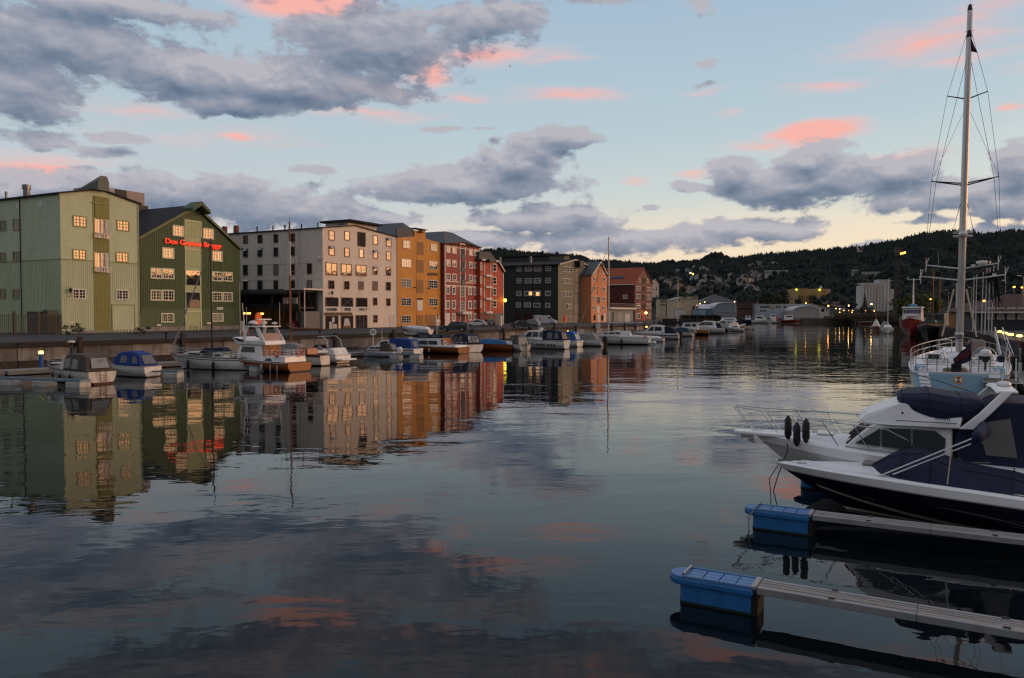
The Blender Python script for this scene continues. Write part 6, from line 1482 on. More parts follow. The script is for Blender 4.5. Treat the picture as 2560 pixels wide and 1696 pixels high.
finger('finger pontoon behind the white runabout with the chrome arch',G(905,888),160,8.5,(4.0,))
AMB=glow('pontoon_lamp_amber',(1.0,.56,.10),7.0)
def bollard_lamp(u,v,z,h,label,col=None):
    p=G(u,v,z);t=thing('pontoon_lamp',label,'lamp',p,ROT,'lit lamp posts on the floating walkway')
    MB().lathe([(.17,0),(.17,h)],(0,0,0),10).build('post',col or paint('post_blue',(.02,.12,.36),.5),t);MB().lathe([(.19,h),(.19,h+.2),(.15,h+.24)],(0,0,0),10).build('lamp_head',AMB,t)
bollard_lamp(103,918,.42,1.15,'blue lamp post with a lit amber head beside the old motor boat')
bollard_lamp(497,889,.42,.75,'low lamp with amber head behind the sailing boat with black mast')
bollard_lamp(1420,843,.42,1.0,'lit amber lamp behind the navy canopy of the large cabin cruiser')
bollard_lamp(1616,833,.42,1.4,'lit amber lamp behind the tall masted sailing yacht',DARK)
def buoy_post(u,v,label):
    p=G(u,v,.42);t=thing('lifebuoy_post',label,'lifebuoy',p,R(0),'lifebuoy posts on the floating walkway')
    MB().box(-.06,.06,-.05,.05,0,2.4).build('post',GEL,t)
    rings=[]
    for i in range(15):
        a=i/14*2*math.pi;rings.append([((.36+.1*math.cos(k*1.047))*math.cos(a),-.12+.08*math.sin(k*1.047),2.2+(.36+.1*math.cos(k*1.047))*math.sin(a))for k in range(6)])
    MB().loft(rings,cap=False).build('lifebuoy',GEL,t)
buoy_post(933,873,'white lifebuoy on a post beside the maroon edged cuddy boat');buoy_post(1495,843,'white lifebuoy on a post behind the bowrider with black outboards')
# ------------------------------------------------------------------ the near boats and pontoons on the east side
BLUEP=paint('pontoon_blue',(.018,.135,.36),.42,.10,1.6,grime=(.016,.10,.26),gscale=1.0);BLUET=paint('pontoon_blue_top',(.075,.20,.43),.5,.10,2.5,grime=(.10,.19,.33),gscale=1.6)
PLANK=paint('weathered_planks',(.27,.26,.25),.8,.32,2.2,.4,9,stretch=(.5,6,6));PEDGE=paint('galvanised_edge',(.30,.31,.32),.5,.12,1.2,metal=.3,grime=(.20,.20,.20),gscale=.9)
def blue_finger(label,p,q,L=15.0,rope=False,Wd=.54,detail=True):
    """finger pontoon: blue float at the outer end p, planked walkway running on towards q"""
    p=Vector(p);q=Vector(q);d=(q-p);d.z=0;ang=math.atan2(d.y,d.x)
    t=thing('finger_pontoon',label,'pontoon',(p.x,p.y,0),ang,'blue ended finger pontoons')
    w=Wd/2;FL=1.46;top=.47
    alg=paint('algae_green',(.010,.022,.014),.8,.35,3,.3,12)
    # float body and its collar with the rounded nose
    def outline(x0,x1,hw,rnd_,n=6):
        pts=[(x1,-hw),(x1,hw)]
        for i in range(n+1):
            a=math.pi/2+math.pi*i/n;pts.append((x0+rnd_+rnd_*math.cos(a),hw*math.sin(a)))
        return pts
    MB().prism_z(outline(.20,FL,w-.02,.10),-.4,top-.13).build('float',BLUEP,t,bevel=.03)
    MB().prism_z(outline(0,FL+.02,w+.03,.28,8),top-.15,top-.02).build('collar',BLUEP,t,bevel=.035)
    MB().prism_z(outline(.195,FL+.004,w-.016,.10),-.02,.045).build('algae_band',alg,t)
    for xx in(.55,.95):MB().box(xx,xx+.012,-w+.012,-w+.03,.05,top-.16).build('moulding_rib',BLUEP,t)
    n=4;x0=.33;st=(FL-x0)/n
    for i in range(n):
        for k in range(3):
            y0=-w+.03+k*(Wd-.06)/3;MB().box(x0+i*st+.012,x0+(i+1)*st-.012,y0+.004,y0+(Wd-.06)/3-.004,top-.03,top+.006).build('deck_panel',BLUET,t,bevel=.006)
    for y in(-w-.005,w-.03):MB().box(.30,FL,y,y+.035,top-.02,top+.022).build('edge_strip',BLUET,t)
    MB().prism_z(outline(.02,.32,w+.005,.26,8),top-.02,top+.004).build('nose_cap',BLUET,t,bevel=.01)
    MB().tube((.30,-w+.02,top+.045),(.30,w-.02,top+.045),.022,n=8).tube((.30,-w+.05,top),(.30,-w+.05,top+.04),.02,n=6).tube((.30,w-.05,top),(.30,w-.05,top+.04),.02,n=6).build('mooring_bar',STEEL,t)
    MB().box(FL-.02,FL+.06,-w,w,top-.02,top+.03).build('end_plate',PEDGE,t)
    MB().box(FL+.0,FL+.10,-w+.02,w-.02,-.3,top-.16).build('float_back',paint('float_black',(.01,.01,.011),.6),t)
    # walkway
    w=.23;x=FL+.08;k=4;pw=(2*w-.12)/k
    while x<L:
        e=min(x+2.35,L)
        for i in range(k):
            y0=-w+.06+i*pw;MB().box(x+.004,e-.004,y0+.010,y0+pw-.010,top-.03,top+.004+.003*((i*7+int(x*3))%3)).build('plank',PLANK,t)
        for y0,y1 in((-w-.02,-w+.05),(w-.05,w+.02)):MB().box(x+.003,e-.003,y0,y1,top-.10,top+.02).build('edge_beam',PEDGE,t,bevel=.012)
        for y in(-w+.02,w-.02):MB().box(x+1.1,x+1.2,y-.02,y+.02,top+.03,top+.045).build('bolt_plate',DARK,t)
        MB().box(x,x+.08,-w+.04,w-.04,top-.10,top-.035).build('cross_beam',PEDGE,t)
        x=e
    if rope:
        w=Wd/2;pts=[(.28,-w-.03,top+.03),(.22,-w-.06,top-.1),(.16,-w-.07,top-.3),(.17,-w-.05,.02),(.2,-w-.04,-.2)]
        MB().path(pts,.013,5).path([(.20,-w-.06,top-.08),(.12,-w-.07,top-.2),(.22,-w-.06,top-.24)],.012,5).build('mooring_rope',paint('rope_grey',(.28,.28,.27),.9),t)
    return t
blue_finger('finger pontoon with a blue float end, frontmost of the three, lying in open water',G(1677,1424,.47),G(2560,1570,.47),14)
blue_finger('finger pontoon with a blue float and dangling rope beside the dark blue speedboat',G(1862,1264,.47),G(2560,1345,.47),14,rope=True)
f3=G(1985,1172,.5);blue_finger('finger pontoon whose blue float shows between the speedboat and the white cruiser',f3,f3+Vector((.865,-.50,0))*10,12)

NAVYH=paint('navy_hull_paint',(.006,.007,.020),.12,.05,2,spec=.7)
HAT=paint('deck_gelcoat',(.78,.80,.81),.32,.04,1.2,spec=.5)
HULLW=paint('hull_grey_white',(.62,.63,.63),.28,.05,1.0,spec=.5)
CNV=paint('cover_navy',(.010,.016,.047),.85,.25,1.8,.45,4)
def speedboat():
    L=7.4
    hd=math.degrees(math.atan2(.56,-.83))
    bow=Vector((7.1,20.95));st=bow-Vector((math.cos(R(hd)),math.sin(R(hd))))*L
    b=Boat('speedboat','dark blue and white speedboat under a navy cover beside a finger pontoon',(st.x,st.y,0),hd,L,2.5)
    b.hull(.86,1.02,NAVYH,paint('boot_cream',(.42,.40,.34),.4),deck=HAT,tran=.9,rake=1.9,boot=.06,draft=.35,bp=1.9,n=22,hump=.14)
    # white upper hull band with a flare, rub rail
    m=MB()
    for sg in(-1,1):
        rr=[]
        for i in range(23):
            t=i/22;x,w,z=b.S(t,1.0);x2,w2,z2=b.S(t,.85)
            rr.append([(x2,sg*(w2+.012),z2),(x2,sg*(w2+.03),z2+.02),(x,sg*(w+.02),z),(x,sg*(w-.08),z+.05),(x-.02,sg*max(0,w-.30),z+.06)])
        m.loft(rr,cap=False,closed=False)
    m.build('gunwale',HAT,b.t,smooth=False)
    m=MB()
    for sg in(-1,1):m.path([(x,sg*(w+.02),z)for x,w,z in(b.S(i/22,.85)for i in range(23))],.018,5)
    m.build('rub_rail',paint('rail_grey',(.22,.22,.22),.4),b.t)
    # chine strake pale
    m=MB()
    for sg in(-1,1):
        rr=[]
        for i in range(20):
            t=i/20*.985;v0=b.vz(t,.02+.62*t**3.4);a=b.S(t,v0);c=b.S(t,min(1,v0+.075));rr.append([(a[0],sg*(a[1]+.014),a[2]),(c[0],sg*(c[1]+.014),c[2])])
        m.loft(rr,cap=False,closed=False)
    m.build('spray_strake',paint('strake_cream',(.40,.38,.33),.4),b.t)
    # swoosh graphics
    for(t0,t1,v0,v1,th)in((.10,.52,.36,.66,.018),(.08,.34,.30,.52,.012),(.05,.22,.40,.56,.02),(.12,.30,.44,.62,.012),(.70,.78,.52,.58,.012)):
        for sg in(-1,1):
            m=MB();rr=[]
            for i in range(13):
                f=i/12;t=t0+(t1-t0)*f;v=v0+(v1-v0)*(1-(1-f)**2);h=th*math.sin(math.pi*min(1,f*.9+.1))+.004
                a=b.S(t,v-h);c=b.S(t,v+h);rr.append([(a[0],sg*(a[1]+.008),a[2]),(c[0],sg*(c[1]+.008),c[2])])
            m.loft(rr,cap=False,closed=False)
            m.build('silver_flash',paint('silver_line',(.20,.21,.23),.3,metal=.6),b.t)
    # foredeck crown, hatch
    rings=[]
    for i in range(9):
        t=.44+.54*i/8;x,w,z=b.S(t,1.0);w=max(.02,w-.26);c=.16*(1-(i/8)**1.6)
        rings.append([(x,-w,z+.04),(x,-w*.55,z+.05+c*.8),(x,0,z+.06+c),(x,w*.55,z+.05+c*.8),(x,w,z+.04)])
    MB().loft(rings,cap=False,closed=False).build('foredeck',HAT,b.t,smooth=True)
    x,w,z=b.S(.66,1.0);o=MB().box(x-.32,x+.32,-.26,.26,z+.17,z+.215).build('deck_hatch',paint('hatch_smoke',(.22,.19,.18),.25),b.t,bevel=.02)
    x,w,z=b.S(.985,1.0);MB().box(x-.35,x+.02,-.05,.05,z+.03,z+.09).build('bow_roller',STEEL,b.t)
    for t in(.9,.62,.25):
        for sg in(-1,1):x,w,z=b.S(t,1.0);MB().tube((x-.12,sg*(w-.16),z+.07),(x+.12,sg*(w-.16),z+.07),.02,n=6).tube((x,sg*(w-.16),z),(x,sg*(w-.16),z+.07),.02,n=6).build('cleat',STEEL,b.t)
    # canvas cover: sagging ridge from windscreen to stern
    rings=[]
    prof=[(.00,.96,.02,.84),(.03,.98,.22,1.0),(.10,1.0,.27,1.0),(.22,1.0,.27,.98),(.27,1.0,.42,.97),(.33,1.0,.40,.96),(.42,1.0,.50,.95),(.49,1.0,.66,.94),(.52,1.0,.74,.92),(.575,.96,.74,.84),(.62,.86,.52,.70),(.66,.62,.26,.5),(.69,.4,.08,.35)]
    for j,(t,wf,h,tf)in enumerate(prof):
        h*=.84
        x,w,z=b.S(min(t,.95),1.0);w=(w-.10)*wf;ring=[]
        for k in range(13):
            a=-1+2*k/12;yy=a*w;hh=h*(1-abs(a)**(2.6 if h<.5 else 3.4));sag=.025*math.sin(j*2.3+k*1.7)
            ring.append((x+.02*math.sin(k),yy*(1-.18*(1-abs(a))*0),z+.04+hh+(sag if 0<k<12 else-.0)))
        rings.append(ring)
    o=MB().loft(rings,cap=True,closed=False).build('canvas_cover',CNV,b.t,smooth=True);o.modifiers.new('sub','SUBSURF').levels=1;o.modifiers['sub'].render_levels=2
    for j in(2,4,7,9):MB().path([(x,y,z+.012)for x,y,z in rings[j]],.010,4).build('canvas_seam',paint('seam_navy',(.004,.006,.016),.9),b.t)
    for k in(3,9):MB().path([(r[k][0],r[k][1],r[k][2]+.012)for r in rings],.009,4).build('canvas_seam',paint('seam_navy',(.004,.006,.016),.9),b.t)
    for j in range(1,11):
        for k in(0,12):MB().lathe([(.02,-.01),(.02,.02)],(rings[j][k][0],rings[j][k][1]*1.005,rings[j][k][2]+.01),6).build('press_stud',STEEL,b.t)
    # folded sun top laid back on its hoops
    x,w,z=b.S(.33,1.0);x+=1.15
    m=MB()
    for sg in(-1,1):
        y=sg*(w-.15)
        m.tube((x+1.05,y,z+.16),(x-.85,y*.93,z+1.22),.018,n=6).tube((x+.78,y,z+.22),(x-.80,y*.93,z+1.08),.016,n=6).tube((x-.35,y,z+.12),(x-.42,y*.95,z+.94),.017,n=6)
    m.build('hoop_frame',STEEL,b.t)
    rings=[]
    for i in range(11):
        a=-1+2*i/10;rr=.14*(1-.35*abs(a)**3);c=(x-1.0+.10*abs(a),a*(w-.1),z+1.26-.03*a*a)
        rings.append([(c[0]+rr*1.25*math.cos(q)*.75-rr*.4*math.sin(q),c[1],c[2]+rr*1.2*math.sin(q)+rr*.5*math.cos(q))for q in[k*math.pi/4 for k in range(8)]])
    MB().loft(rings).build('folded_sun_top',CNV,b.t,smooth=True)
    MB().tube((.0,-.8,.85),(-.25,-.8,1.9),.015,n=5).build('flagstaff',GEL,b.t)
    MB().add([(-.2,-.8,1.85),(-.12,-.8,1.45),(-.35,-.72,1.35),(-.42,-.74,1.72),(-.2,-.79,1.85),(-.12,-.79,1.45),(-.35,-.71,1.35),(-.42,-.73,1.72)],[(0,1,2,3),(7,6,5,4),(0,4,5,1),(1,5,6,2),(2,6,7,3),(3,7,4,0)]).build('flag',paint('flag_red',(.35,.02,.02),.8),b.t)
    MB().box(-.75,.1,-.95,.95,.28,.36).build('bathing_platform',HAT,b.t,bevel=.03)
    # mooring line from the bow
    MB().path([(L-.1,0,.98),(L+.15,.02,.55),(L+.1,.03,.1),(L+.1,.03,-.1)],.012,5).build('mooring_rope',ROPE,b.t)
speedboat()

def cruiser():
    L=9.6;hd=math.degrees(math.atan2(.43,-.9))
    bow=Vector((6.95,22.35));st=bow-Vector((math.cos(R(hd)),math.sin(R(hd))))*L
    b=Boat('flybridge_cruiser','white flybridge cruiser with navy canvas on the flybridge and aft deck',(st.x,st.y,0),hd,L,3.2)
    b.hull(1.22,1.60,HULLW,ANTK,deck=HAT,tran=.93,rake=2.1,boot=.10,draft=.5,bp=2.2,n=22,stripe=[(.40,.43,paint('stripe_dark_navy',(.01,.014,.03),.3))])
    m=MB()
    for sg in(-1,1):
        rr=[]
        for i in range(23):
            t=i/22;x,w,z=b.S(t,1.0);a=b.S(t,.86)
            rr.append([(a[0],sg*(a[1]+.012),a[2]),(a[0],sg*(a[1]+.05),a[2]+.02),(x,sg*(w+.03),z+.02),(x,sg*(w-.05),z+.07),(x-.02,sg*max(0,w-.42),z+.10)])
        m.loft(rr,cap=False,closed=False)
    m.build('gunwale',HAT,b.t)
    # bow pulpit platform
    x,w,z=b.S(1.0,1.0)
    MB().prism_z([(x-1.0,-.50),(x+.35,-.22),(x+.55,-.12),(x+.55,.12),(x+.35,.22),(x-1.0,.50)],z-.04,z+.06).build('bow_platform',HAT,b.t,bevel=.03)
    o=MB().box(x+.0,x+.35,-.05,.05,z-.16,z-.05).build('anchor',STEEL,b.t);MB().prism_y([(x-.05,z-.30),(x+.2,z-.20),(x+.0,z-.12)],-.12,.12).build('anchor_fluke',STEEL,o)
    # crowned foredeck
    rings=[]
    for i in range(9):
        t=.50+.47*i/8;x,w,z=b.S(t,1.0);w=max(.03,w-.38);c=.30*(1-(i/8)**1.3)+.03
        rings.append([(x,-w,z+.05),(x,-w*.62,z+.06+c*.85),(x,0,z+.07+c),(x,w*.62,z+.06+c*.85),(x,w,z+.05)])
    MB().loft(rings,cap=False,closed=False).build('foredeck',HAT,b.t,smooth=True)
    for t in(.80,.70):x,w,z=b.S(t,1.0);MB().box(x-.22,x+.22,-.24,.24,z+.22,z+.28).build('deck_hatch',GEL,b.t,bevel=.03)
    # superstructure
    have={o.name for o in b.t.children};z0=b.S(.45,1.0)[2];q=lambda*P:[(x,z0+h)for x,h in P]
    b.cabin(q((3.4,-.1),(6.95,.03),(6.1,.60),(5.9,.70),(3.4,.72)),1.28,1.12,HAT,'deckhouse',.05,taper=.22)
    b.side_glass([q((6.55,.15),(5.72,.58),(5.72,.13)),q((5.66,.13),(5.66,.59),(4.72,.61),(4.72,.10)),q((4.66,.10),(4.66,.61),(3.95,.60),(3.62,.42),(3.66,.08))],'side_window',BGL,.018)
    b.end_glass((6.86,z0+.12),(6.16,z0+.60),1.0,.88,n=3,off=.02)
    for y in(-.33,.35):MB().tube((6.85,y,z0+.16),(6.4,y+.15,z0+.48),.012,n=4).build('wiper',DARK,b.t)
    b.cabin(q((3.2,.70),(5.4,.70),(6.2,.66),(6.48,.74),(6.2,.90),(5.5,1.14),(5.1,1.24),(3.0,1.24)),1.36,1.12,HAT,'flybridge',.06,taper=.35)
    for sg in(-1,1):MB().box(3.3,5.2,sg*1.335-.005,sg*1.335+.005,z0+.82,z0+.845).build('moulding_line',paint('rail_grey',(.22,.22,.22),.4),b.t)
    for i in range(7):MB().box(3.5+i*.07,3.54+i*.07,1.30,1.325,z0+.90,z0+.94).build('badge_letter',WNAVY,b.t)
    MB().lathe([(.005,0),(.035,.005),(.035,.03)],(5.0,1.24,z0+1.02),10,'y').build('through_hull',BLK,b.t)
    # slack canvas over the flybridge: hard front edge, belly sagging over the coaming
    rings=[]
    for j,(x,h0,h1,w)in enumerate(((5.62,1.42,1.50,.75),(5.45,1.28,1.60,.98),(5.1,1.16,1.68,1.10),(4.6,1.04,1.69,1.18),(4.1,.98,1.65,1.21),(3.6,.98,1.60,1.21),(3.25,1.08,1.57,1.19),(2.9,1.38,1.54,1.12))):
        d=.02*math.sin(j*2.4)
        rings.append([(x,sg*w*k,z0+h0+(h1-h0)*f+(d if f>.3 else 0))for sg,k,f in((-1,1.0,0),(-1,1.03,.35),(-1,.98,.72),(-1,.82,.95),(-1,.4,1.0),(1,0,1.04),(1,.4,1.0),(1,.82,.95),(1,.98,.72),(1,1.03,.35),(1,1.0,0))])
    MB().loft(rings,cap=True,closed=False).build('flybridge_cover',CNV,b.t,smooth=False,bevel=.03)
    for j in(1,3,5):MB().path([(x,y,z+.008)for x,y,z in rings[j]],.010,4).build('canvas_seam',paint('seam_navy',(.004,.006,.016),.9),b.t).name='flybridge_cover_seam'
    # raked radar arch
    for sg in(-1,1):
        MB().loft([[(x0,sg*y,z0+h),(x1,sg*y,z0+h),(x1,sg*(y+.09),z0+h),(x0,sg*(y+.09),z0+h)]for x0,x1,y,h in((3.72,3.28,1.29,.70),(3.10,2.74,1.26,1.12),(2.40,2.08,1.14,1.66))]).build('arch_leg',HAT,b.t,bevel=.03)
    MB().loft([[(2.6,y,z0+1.64-.04*abs(y)),(1.95,y,z0+1.64-.04*abs(y)),(1.95,y,z0+1.71-.04*abs(y)),(2.5,y,z0+1.71-.04*abs(y))]for y in(-1.2,-.6,0,.6,1.2)]).build('arch_top',HAT,b.t,bevel=.03)
    MB().lathe([(.22,0),(.24,.04),(.18,.09),(.02,.11)],(2.2,.1,z0+1.71),12).build('radome',GEL,b.t,smooth=True);MB().tube((2.1,-.9,z0+1.7),(1.9,-.9,z0+3.0),.015,.008,5).build('whip_aerial',GEL,b.t)
    for o in b.t.children:
        if o.name in have:continue
        o.scale.x=.7;o.location.x=2.315;o.location.z=.2
        if o.name.startswith('flybridge_cover'):o.location.x=2.0;o.location.z=.30;o.scale.z=.92
        if o.name.startswith(('arch','rado','whip')):o.location.x=1.98
    # aft deck tent: navy frame with clear panels
    z0+=.2;zc=b.fs
    b.cabin([(-.3,zc-.02),(4.55,zc+.10),(4.66,z0+.30),(4.6,z0+.62),(4.3,z0+.90),(3.7,z0+1.36),(1.6,z0+1.42),(.2,z0+1.15)],1.36,1.14,CNV,'aft_tent',.05)
    b.side_glass([[(4.0,zc+.38),(4.06,z0+.36),(4.26,z0+.56),(3.95,z0+.90),(3.5,z0+1.0),(3.36,zc+.36)],[(3.05,zc+.36),(3.2,z0+1.04),(1.9,z0+1.06),(1.7,zc+.36)]],'clear_panel',PVC,.012)
    # pulpit rails, stanchions raked aft
    m=MB();bd={}
    for sg in(-1,1):
        prev=None
        for t in(.60,.68,.76,.84,.92,1.0):
            x,w,z=b.S(t,1.0);base_=(x,sg*max(.10,w-.16),z+.05);top=(x+.42+.12*(t>.9),sg*max(.14,w-.10),z+.74)
            if t==.60:m.path([(x-.5,base_[1],base_[2]),(x-.05,base_[1],z+.5),top],.014,5)
            else:m.tube(base_,top,.014,n=5)
            if prev:m.tube(prev,top,.015,n=5)
            prev=top
        bd[sg]=prev
    m.tube(bd[-1],bd[1],.015,n=5);m.build('pulpit_rail',STEEL,b.t)
    # three fenders hung on the rail
    for i,(t,dz)in enumerate(((.865,.0),(.84,-.14),(.815,.0))):
        x,w,z=b.S(t,1.0);MB().lathe([(.01,.05),(.05,0),(.095,-.08),(.10,-.48),(.05,-.60),(.01,-.63)],(x+.3,w-.10,z+.68+dz),9).build('fender',FENB,b.t,smooth=True).rotation_euler=(0,0,0)
    x,w,z=b.S(.90,1.0);MB().path([(x,w-.1,z+.05),(x-.02,w+.05,z-.3),(x+.25,w-.30,.5),(x+.4,w-.4,-.05)],.015,5).build('mooring_rope',ROPE,b.t)
    x,w,z=b.S(.5,1.0);MB().path([(x+.5,w-.2,z+.12),(x-.2,w-.05,z+.1),(x-.9,w-.2,z+.12)],.012,4).build('mooring_rope',paint('rope_grey',(.28,.28,.27),.9),b.t)
    MB().box(x-.3,x+.25,w-.35,w-.15,z+.08,z+.16).build('rope_coil',paint('rope_tan',(.22,.18,.12),.9),b.t,bevel=.03)
    for xx in(.2,.9):MB().box(xx,xx+.55,b.S(.08,.93)[1]+.02,b.S(.08,.93)[1]+.035,zc-.16,zc-.10).build('vent_grille',paint('rail_grey',(.22,.22,.22),.4),b.t)
    MB().box(-.9,.05,-1.3,1.3,.35,.46).build('bathing_platform',HAT,b.t,bevel=.03)
cruiser()

# ------------------------------------------------------------------ the tall ketch
ICEB=paint('ice_blue_hull',(.24,.43,.56),.25,.05,1.5,spec=.6,grime=(.17,.31,.41),gscale=.6);YW=paint('yacht_white',(.76,.77,.78),.35,.04,1.5)
GUMW=paint('yacht_cream_side',(.50,.46,.38),.3,.06,1.0,spec=.6)
def ketch():
    c=G(2395,1000,0);d=Vector((c.x,c.y,0)).normalized();c=d*math.hypot(25.7,45.0)
    hd=math.degrees(math.atan2(d.y,d.x));L=24.0
    b=Boat('sailing_ketch','tall twin masted ketch with an ice blue transom moored at the quay',c,hd,L,5.9,'sailing boat')
    b.hull(1.62,2.3,GUMW,ANTK,deck=YW,rail=YW,tran=.80,bp=2.0,rake=2.2,trk=-1.1,boot=.12,draft=.9,n=24,stripe=[(.93,.965,ICEB)])
    # transom: blue panel with side steps
    w=b.S(0,1.0)[1];z1=b.S(0,1.0)[2]
    def tr(y,z,o=0.0): # reverse transom plane
        v=b.vz(0,z);x=(1-v)*b.trk;return(x-.02-o,y,z)
    def slab(poly,o,mat,name,back=.08):
        A=[tr(y,z,o)for y,z in poly];B=[tr(y,z,-back)for y,z in poly];return MB().loft([A,B]).build(name,mat,b.t)
    wz=lambda z:b.S(0,b.vz(0,z))[1]
    slab([(-wz(.15)+.03,.15),(wz(.15)-.03,.15),(wz(.6)-.03,.6),(wz(1.1)-.03,1.1),(w-.04,z1-.06),(-w+.04,z1-.06),(-wz(1.1)+.03,1.1),(-wz(.6)+.03,.6)],.0,ICEB,'transom')
    slab([(-1.15,.30),(1.15,.30),(1.45,z1-.12),(-1.45,z1-.12)],.05,paint('transom_panel',(.17,.31,.42),.3,.05,2),'transom_door')
    for sg in(-1,1):
        for k in range(6):
            z=.30+k*.22;y0=1.28+.09*k*.5;y1=y0+.55
            A=[tr(sg*y0,z,.10),tr(sg*y1,z,.10),tr(sg*y1,z+.17,.06),tr(sg*y0,z+.17,.06)];B=[(x+.2,y,zz)for x,y,zz in A]
            MB().loft([A,B]).build('transom_step',YW,b.t)
    # house flag emblem: oval with a hourglass of dark and red
    cz=z1-.38;ov=[(.30*math.cos(a),cz+.235*math.sin(a))for a in[k*math.pi/10 for k in range(20)]]
    emb=slab(ov,.062,paint('emblem_gold',(.42,.25,.10),.5),'emblem',.0)
    def flat(poly,o,mat,name):A=[tr(y,z,o)for y,z in poly];B=[tr(y,z,o-.012)for y,z in poly];q=MB().loft([A,B]).build(name,mat,emb);return q
    flat([(-.17,cz-.13),(.17,cz-.13),(.17,cz+.13),(-.17,cz+.13)],.070,WHT,'emblem_field')
    flat([(-.14,cz+.13),(.14,cz+.13),(0,cz)],.076,paint('emblem_dark',(.03,.012,.015),.5),'emblem_triangle');flat([(-.14,cz-.13),(.14,cz-.13),(0,cz)],.076,paint('emblem_red',(.18,.015,.012),.5),'emblem_triangle')
    for i in range(6):
        y=-.32+i*.12;flat([(y,cz-.46),(y+.075,cz-.46),(y+.075,cz-.36),(y,cz-.36)],.058,paint('emblem_gold',(.42,.25,.10),.5),'name_mark')
    # cockpit, consoles, wheels
    zd=1.62
    b.cabin([(1.0,zd-.1),(3.0,zd-.05),(3.0,zd+.35),(1.3,zd+.28)],2.0,1.9,YW,'aft_deck_locker',.08)
    for sg in(-1,1):
        MB().box(3.2,4.2,sg*1.35-.5,sg*1.35+.5,zd,zd+.95).build('helm_console',YW,b.t,bevel=.1);MB().box(3.15,3.2,sg*1.35-.3,sg*1.35+.3,zd+.65,zd+.9).build('instrument_panel',BLK,b.t)
        rings=[]
        for i in range(25):
            a=i/24*2*math.pi;rings.append([(2.95+.025*math.sin(k*1.257),sg*1.35+(.62+.025*math.cos(k*1.257))*math.cos(a),zd+.78+(.62+.025*math.cos(k*1.257))*math.sin(a))for k in range(5)])
        o=MB().loft(rings,cap=False).build('steering_wheel',STEEL,b.t)
        sp=MB()
        for k in range(5):a=k*1.257+.3;sp.tube((2.95,sg*1.35,zd+.78),(2.95,sg*1.35+.6*math.cos(a),zd+.78+.6*math.sin(a)),.013,n=4)
        sp.build('wheel_spokes',STEEL,o)
        MB().box(.6,2.6,sg*2.0-.3,sg*2.0+.3,zd-.02,zd+.30).build('side_locker',ICEB,b.t,bevel=.05)
        MB().box(.5,3.3,sg*1.72-.35,sg*1.72+.35,zd-.02,zd+.22).build('stern_seat',YW,b.t,bevel=.08)
    rings=[]
    for i in range(7):
        x=3.6+i*.35;f=math.sin(math.pi*(i+.6)/7.2);rings.append([(x,1.15*f**.4*math.cos(a),zd+1.0*f**.5*math.sin(a))for a in[math.pi*k/10 for k in range(11)]])
    MB().loft(rings,cap=True,closed=False).build('companion_dome',YW,b.t,smooth=True)
    b.cabin([(6.0,zd),(15.5,zd+.5),(14.0,zd+.95),(6.2,zd+.95)],1.7,1.35,YW,'coachroof',.1,taper=.4);b.side_glass([[(7,zd+.5),(9.5,zd+.55),(9.4,zd+.8),(7,zd+.8)],[(10,zd+.55),(12.5,zd+.62),(12.3,zd+.82),(10,zd+.8)]])
    b.cabin([(5.2,zd+.1),(6.2,zd+.2),(6.0,zd+1.75),(5.4,zd+1.75)],.0+.55,.5,paint('biminicover',(.24,.21,.19),.8),'sprayhood',.15).location=(.4,-.95,0)
    o=MB().lathe([(.02,.0),(.26,.06),(.30,.25),(.22,.42),(.02,.48)],(1.2,-1.35,zd+.9),12).build('outboard_cover',YW,b.t,smooth=True);MB().box(1.1,1.3,-1.5,-1.2,zd+.6,zd+.95).tube((1.2,-1.35,zd+.6),(1.2,-1.35,zd-.1),.06,n=6).build('motor_leg',BLK,o)
    MB().lathe([(.02,0),(.2,.05),(.22,.35),(.02,.42)],(2.0,-2.15,zd+.55),9).build('covered_winch',CAN_N,b.t)
    for i,(x,y,m_)in enumerate(((.45,.55,'rope_tan'),(.45,.1,'x'),(.5,-.2,'rope_tan'))):MB().lathe([(.05,0),(.28,.05),(.25,.22),(.06,.28)],(x,y,zd-.02),10).build('rope_coil',paint('rope_tan',(.22,.18,.12),.9)if m_!='x' else BLK,b.t)
    MB().box(.25,.7,-.15,.38,zd-.02,zd+.5).build('gas_locker',BLK,b.t,bevel=.04);MB().lathe([(.5,0),(.62,.12),(.55,.34),(.2,.4)],(1.0,.0,zd),12).build('life_raft',YW,b.t,smooth=True)
    # pushpit and lifelines
    m=MB()
    posts=[(-.05,y)for y in(-2.2,-1.55,-1.0,-.55,.55,1.1,1.6,2.2)]
    for x,y in posts:m.tube((x+.1,y,z1-.02),(x+.1,y,z1+.78),.02,n=5)
    for y0,y1 in((-2.2,-.55),(.55,2.2)):
        for z in(.42,.78):m.tube((.05,y0,z1+z),(.05,y1,z1+z),.018,n=5)
    m.tube((.05,-.55,z1+.4),(.05,.55,z1+.4),.008,n=4).build('pushpit',DARK,b.t);b.rail(.03,.97,.85,12,'lifelines',STEEL,True,.014)
    m=MB()
    for x0_,x1_ in((5.2,6.3),):
        m.path([(5.0,1.1,zd+.9),(5.0,1.1,zd+1.75),(5.0,.4,zd+1.75),(5.0,.4,zd+.9)],.03,6).tube((5.0,1.1,zd+1.3),(5.0,.4,zd+1.3),.025,n=6)
    m.build('mast_pulpit',GEL,b.t)
    # davit with dark teak deck and folded gangway hung off the stern quarter
    o=MB().box(-2.9,-.1,-2.9,-1.25,z1-.32,z1-.24).build('passerelle',paint('teak_dark',(.055,.045,.038),.7,.2,2),b.t)
    o.rotation_euler=(0,0,0)
    m=MB()
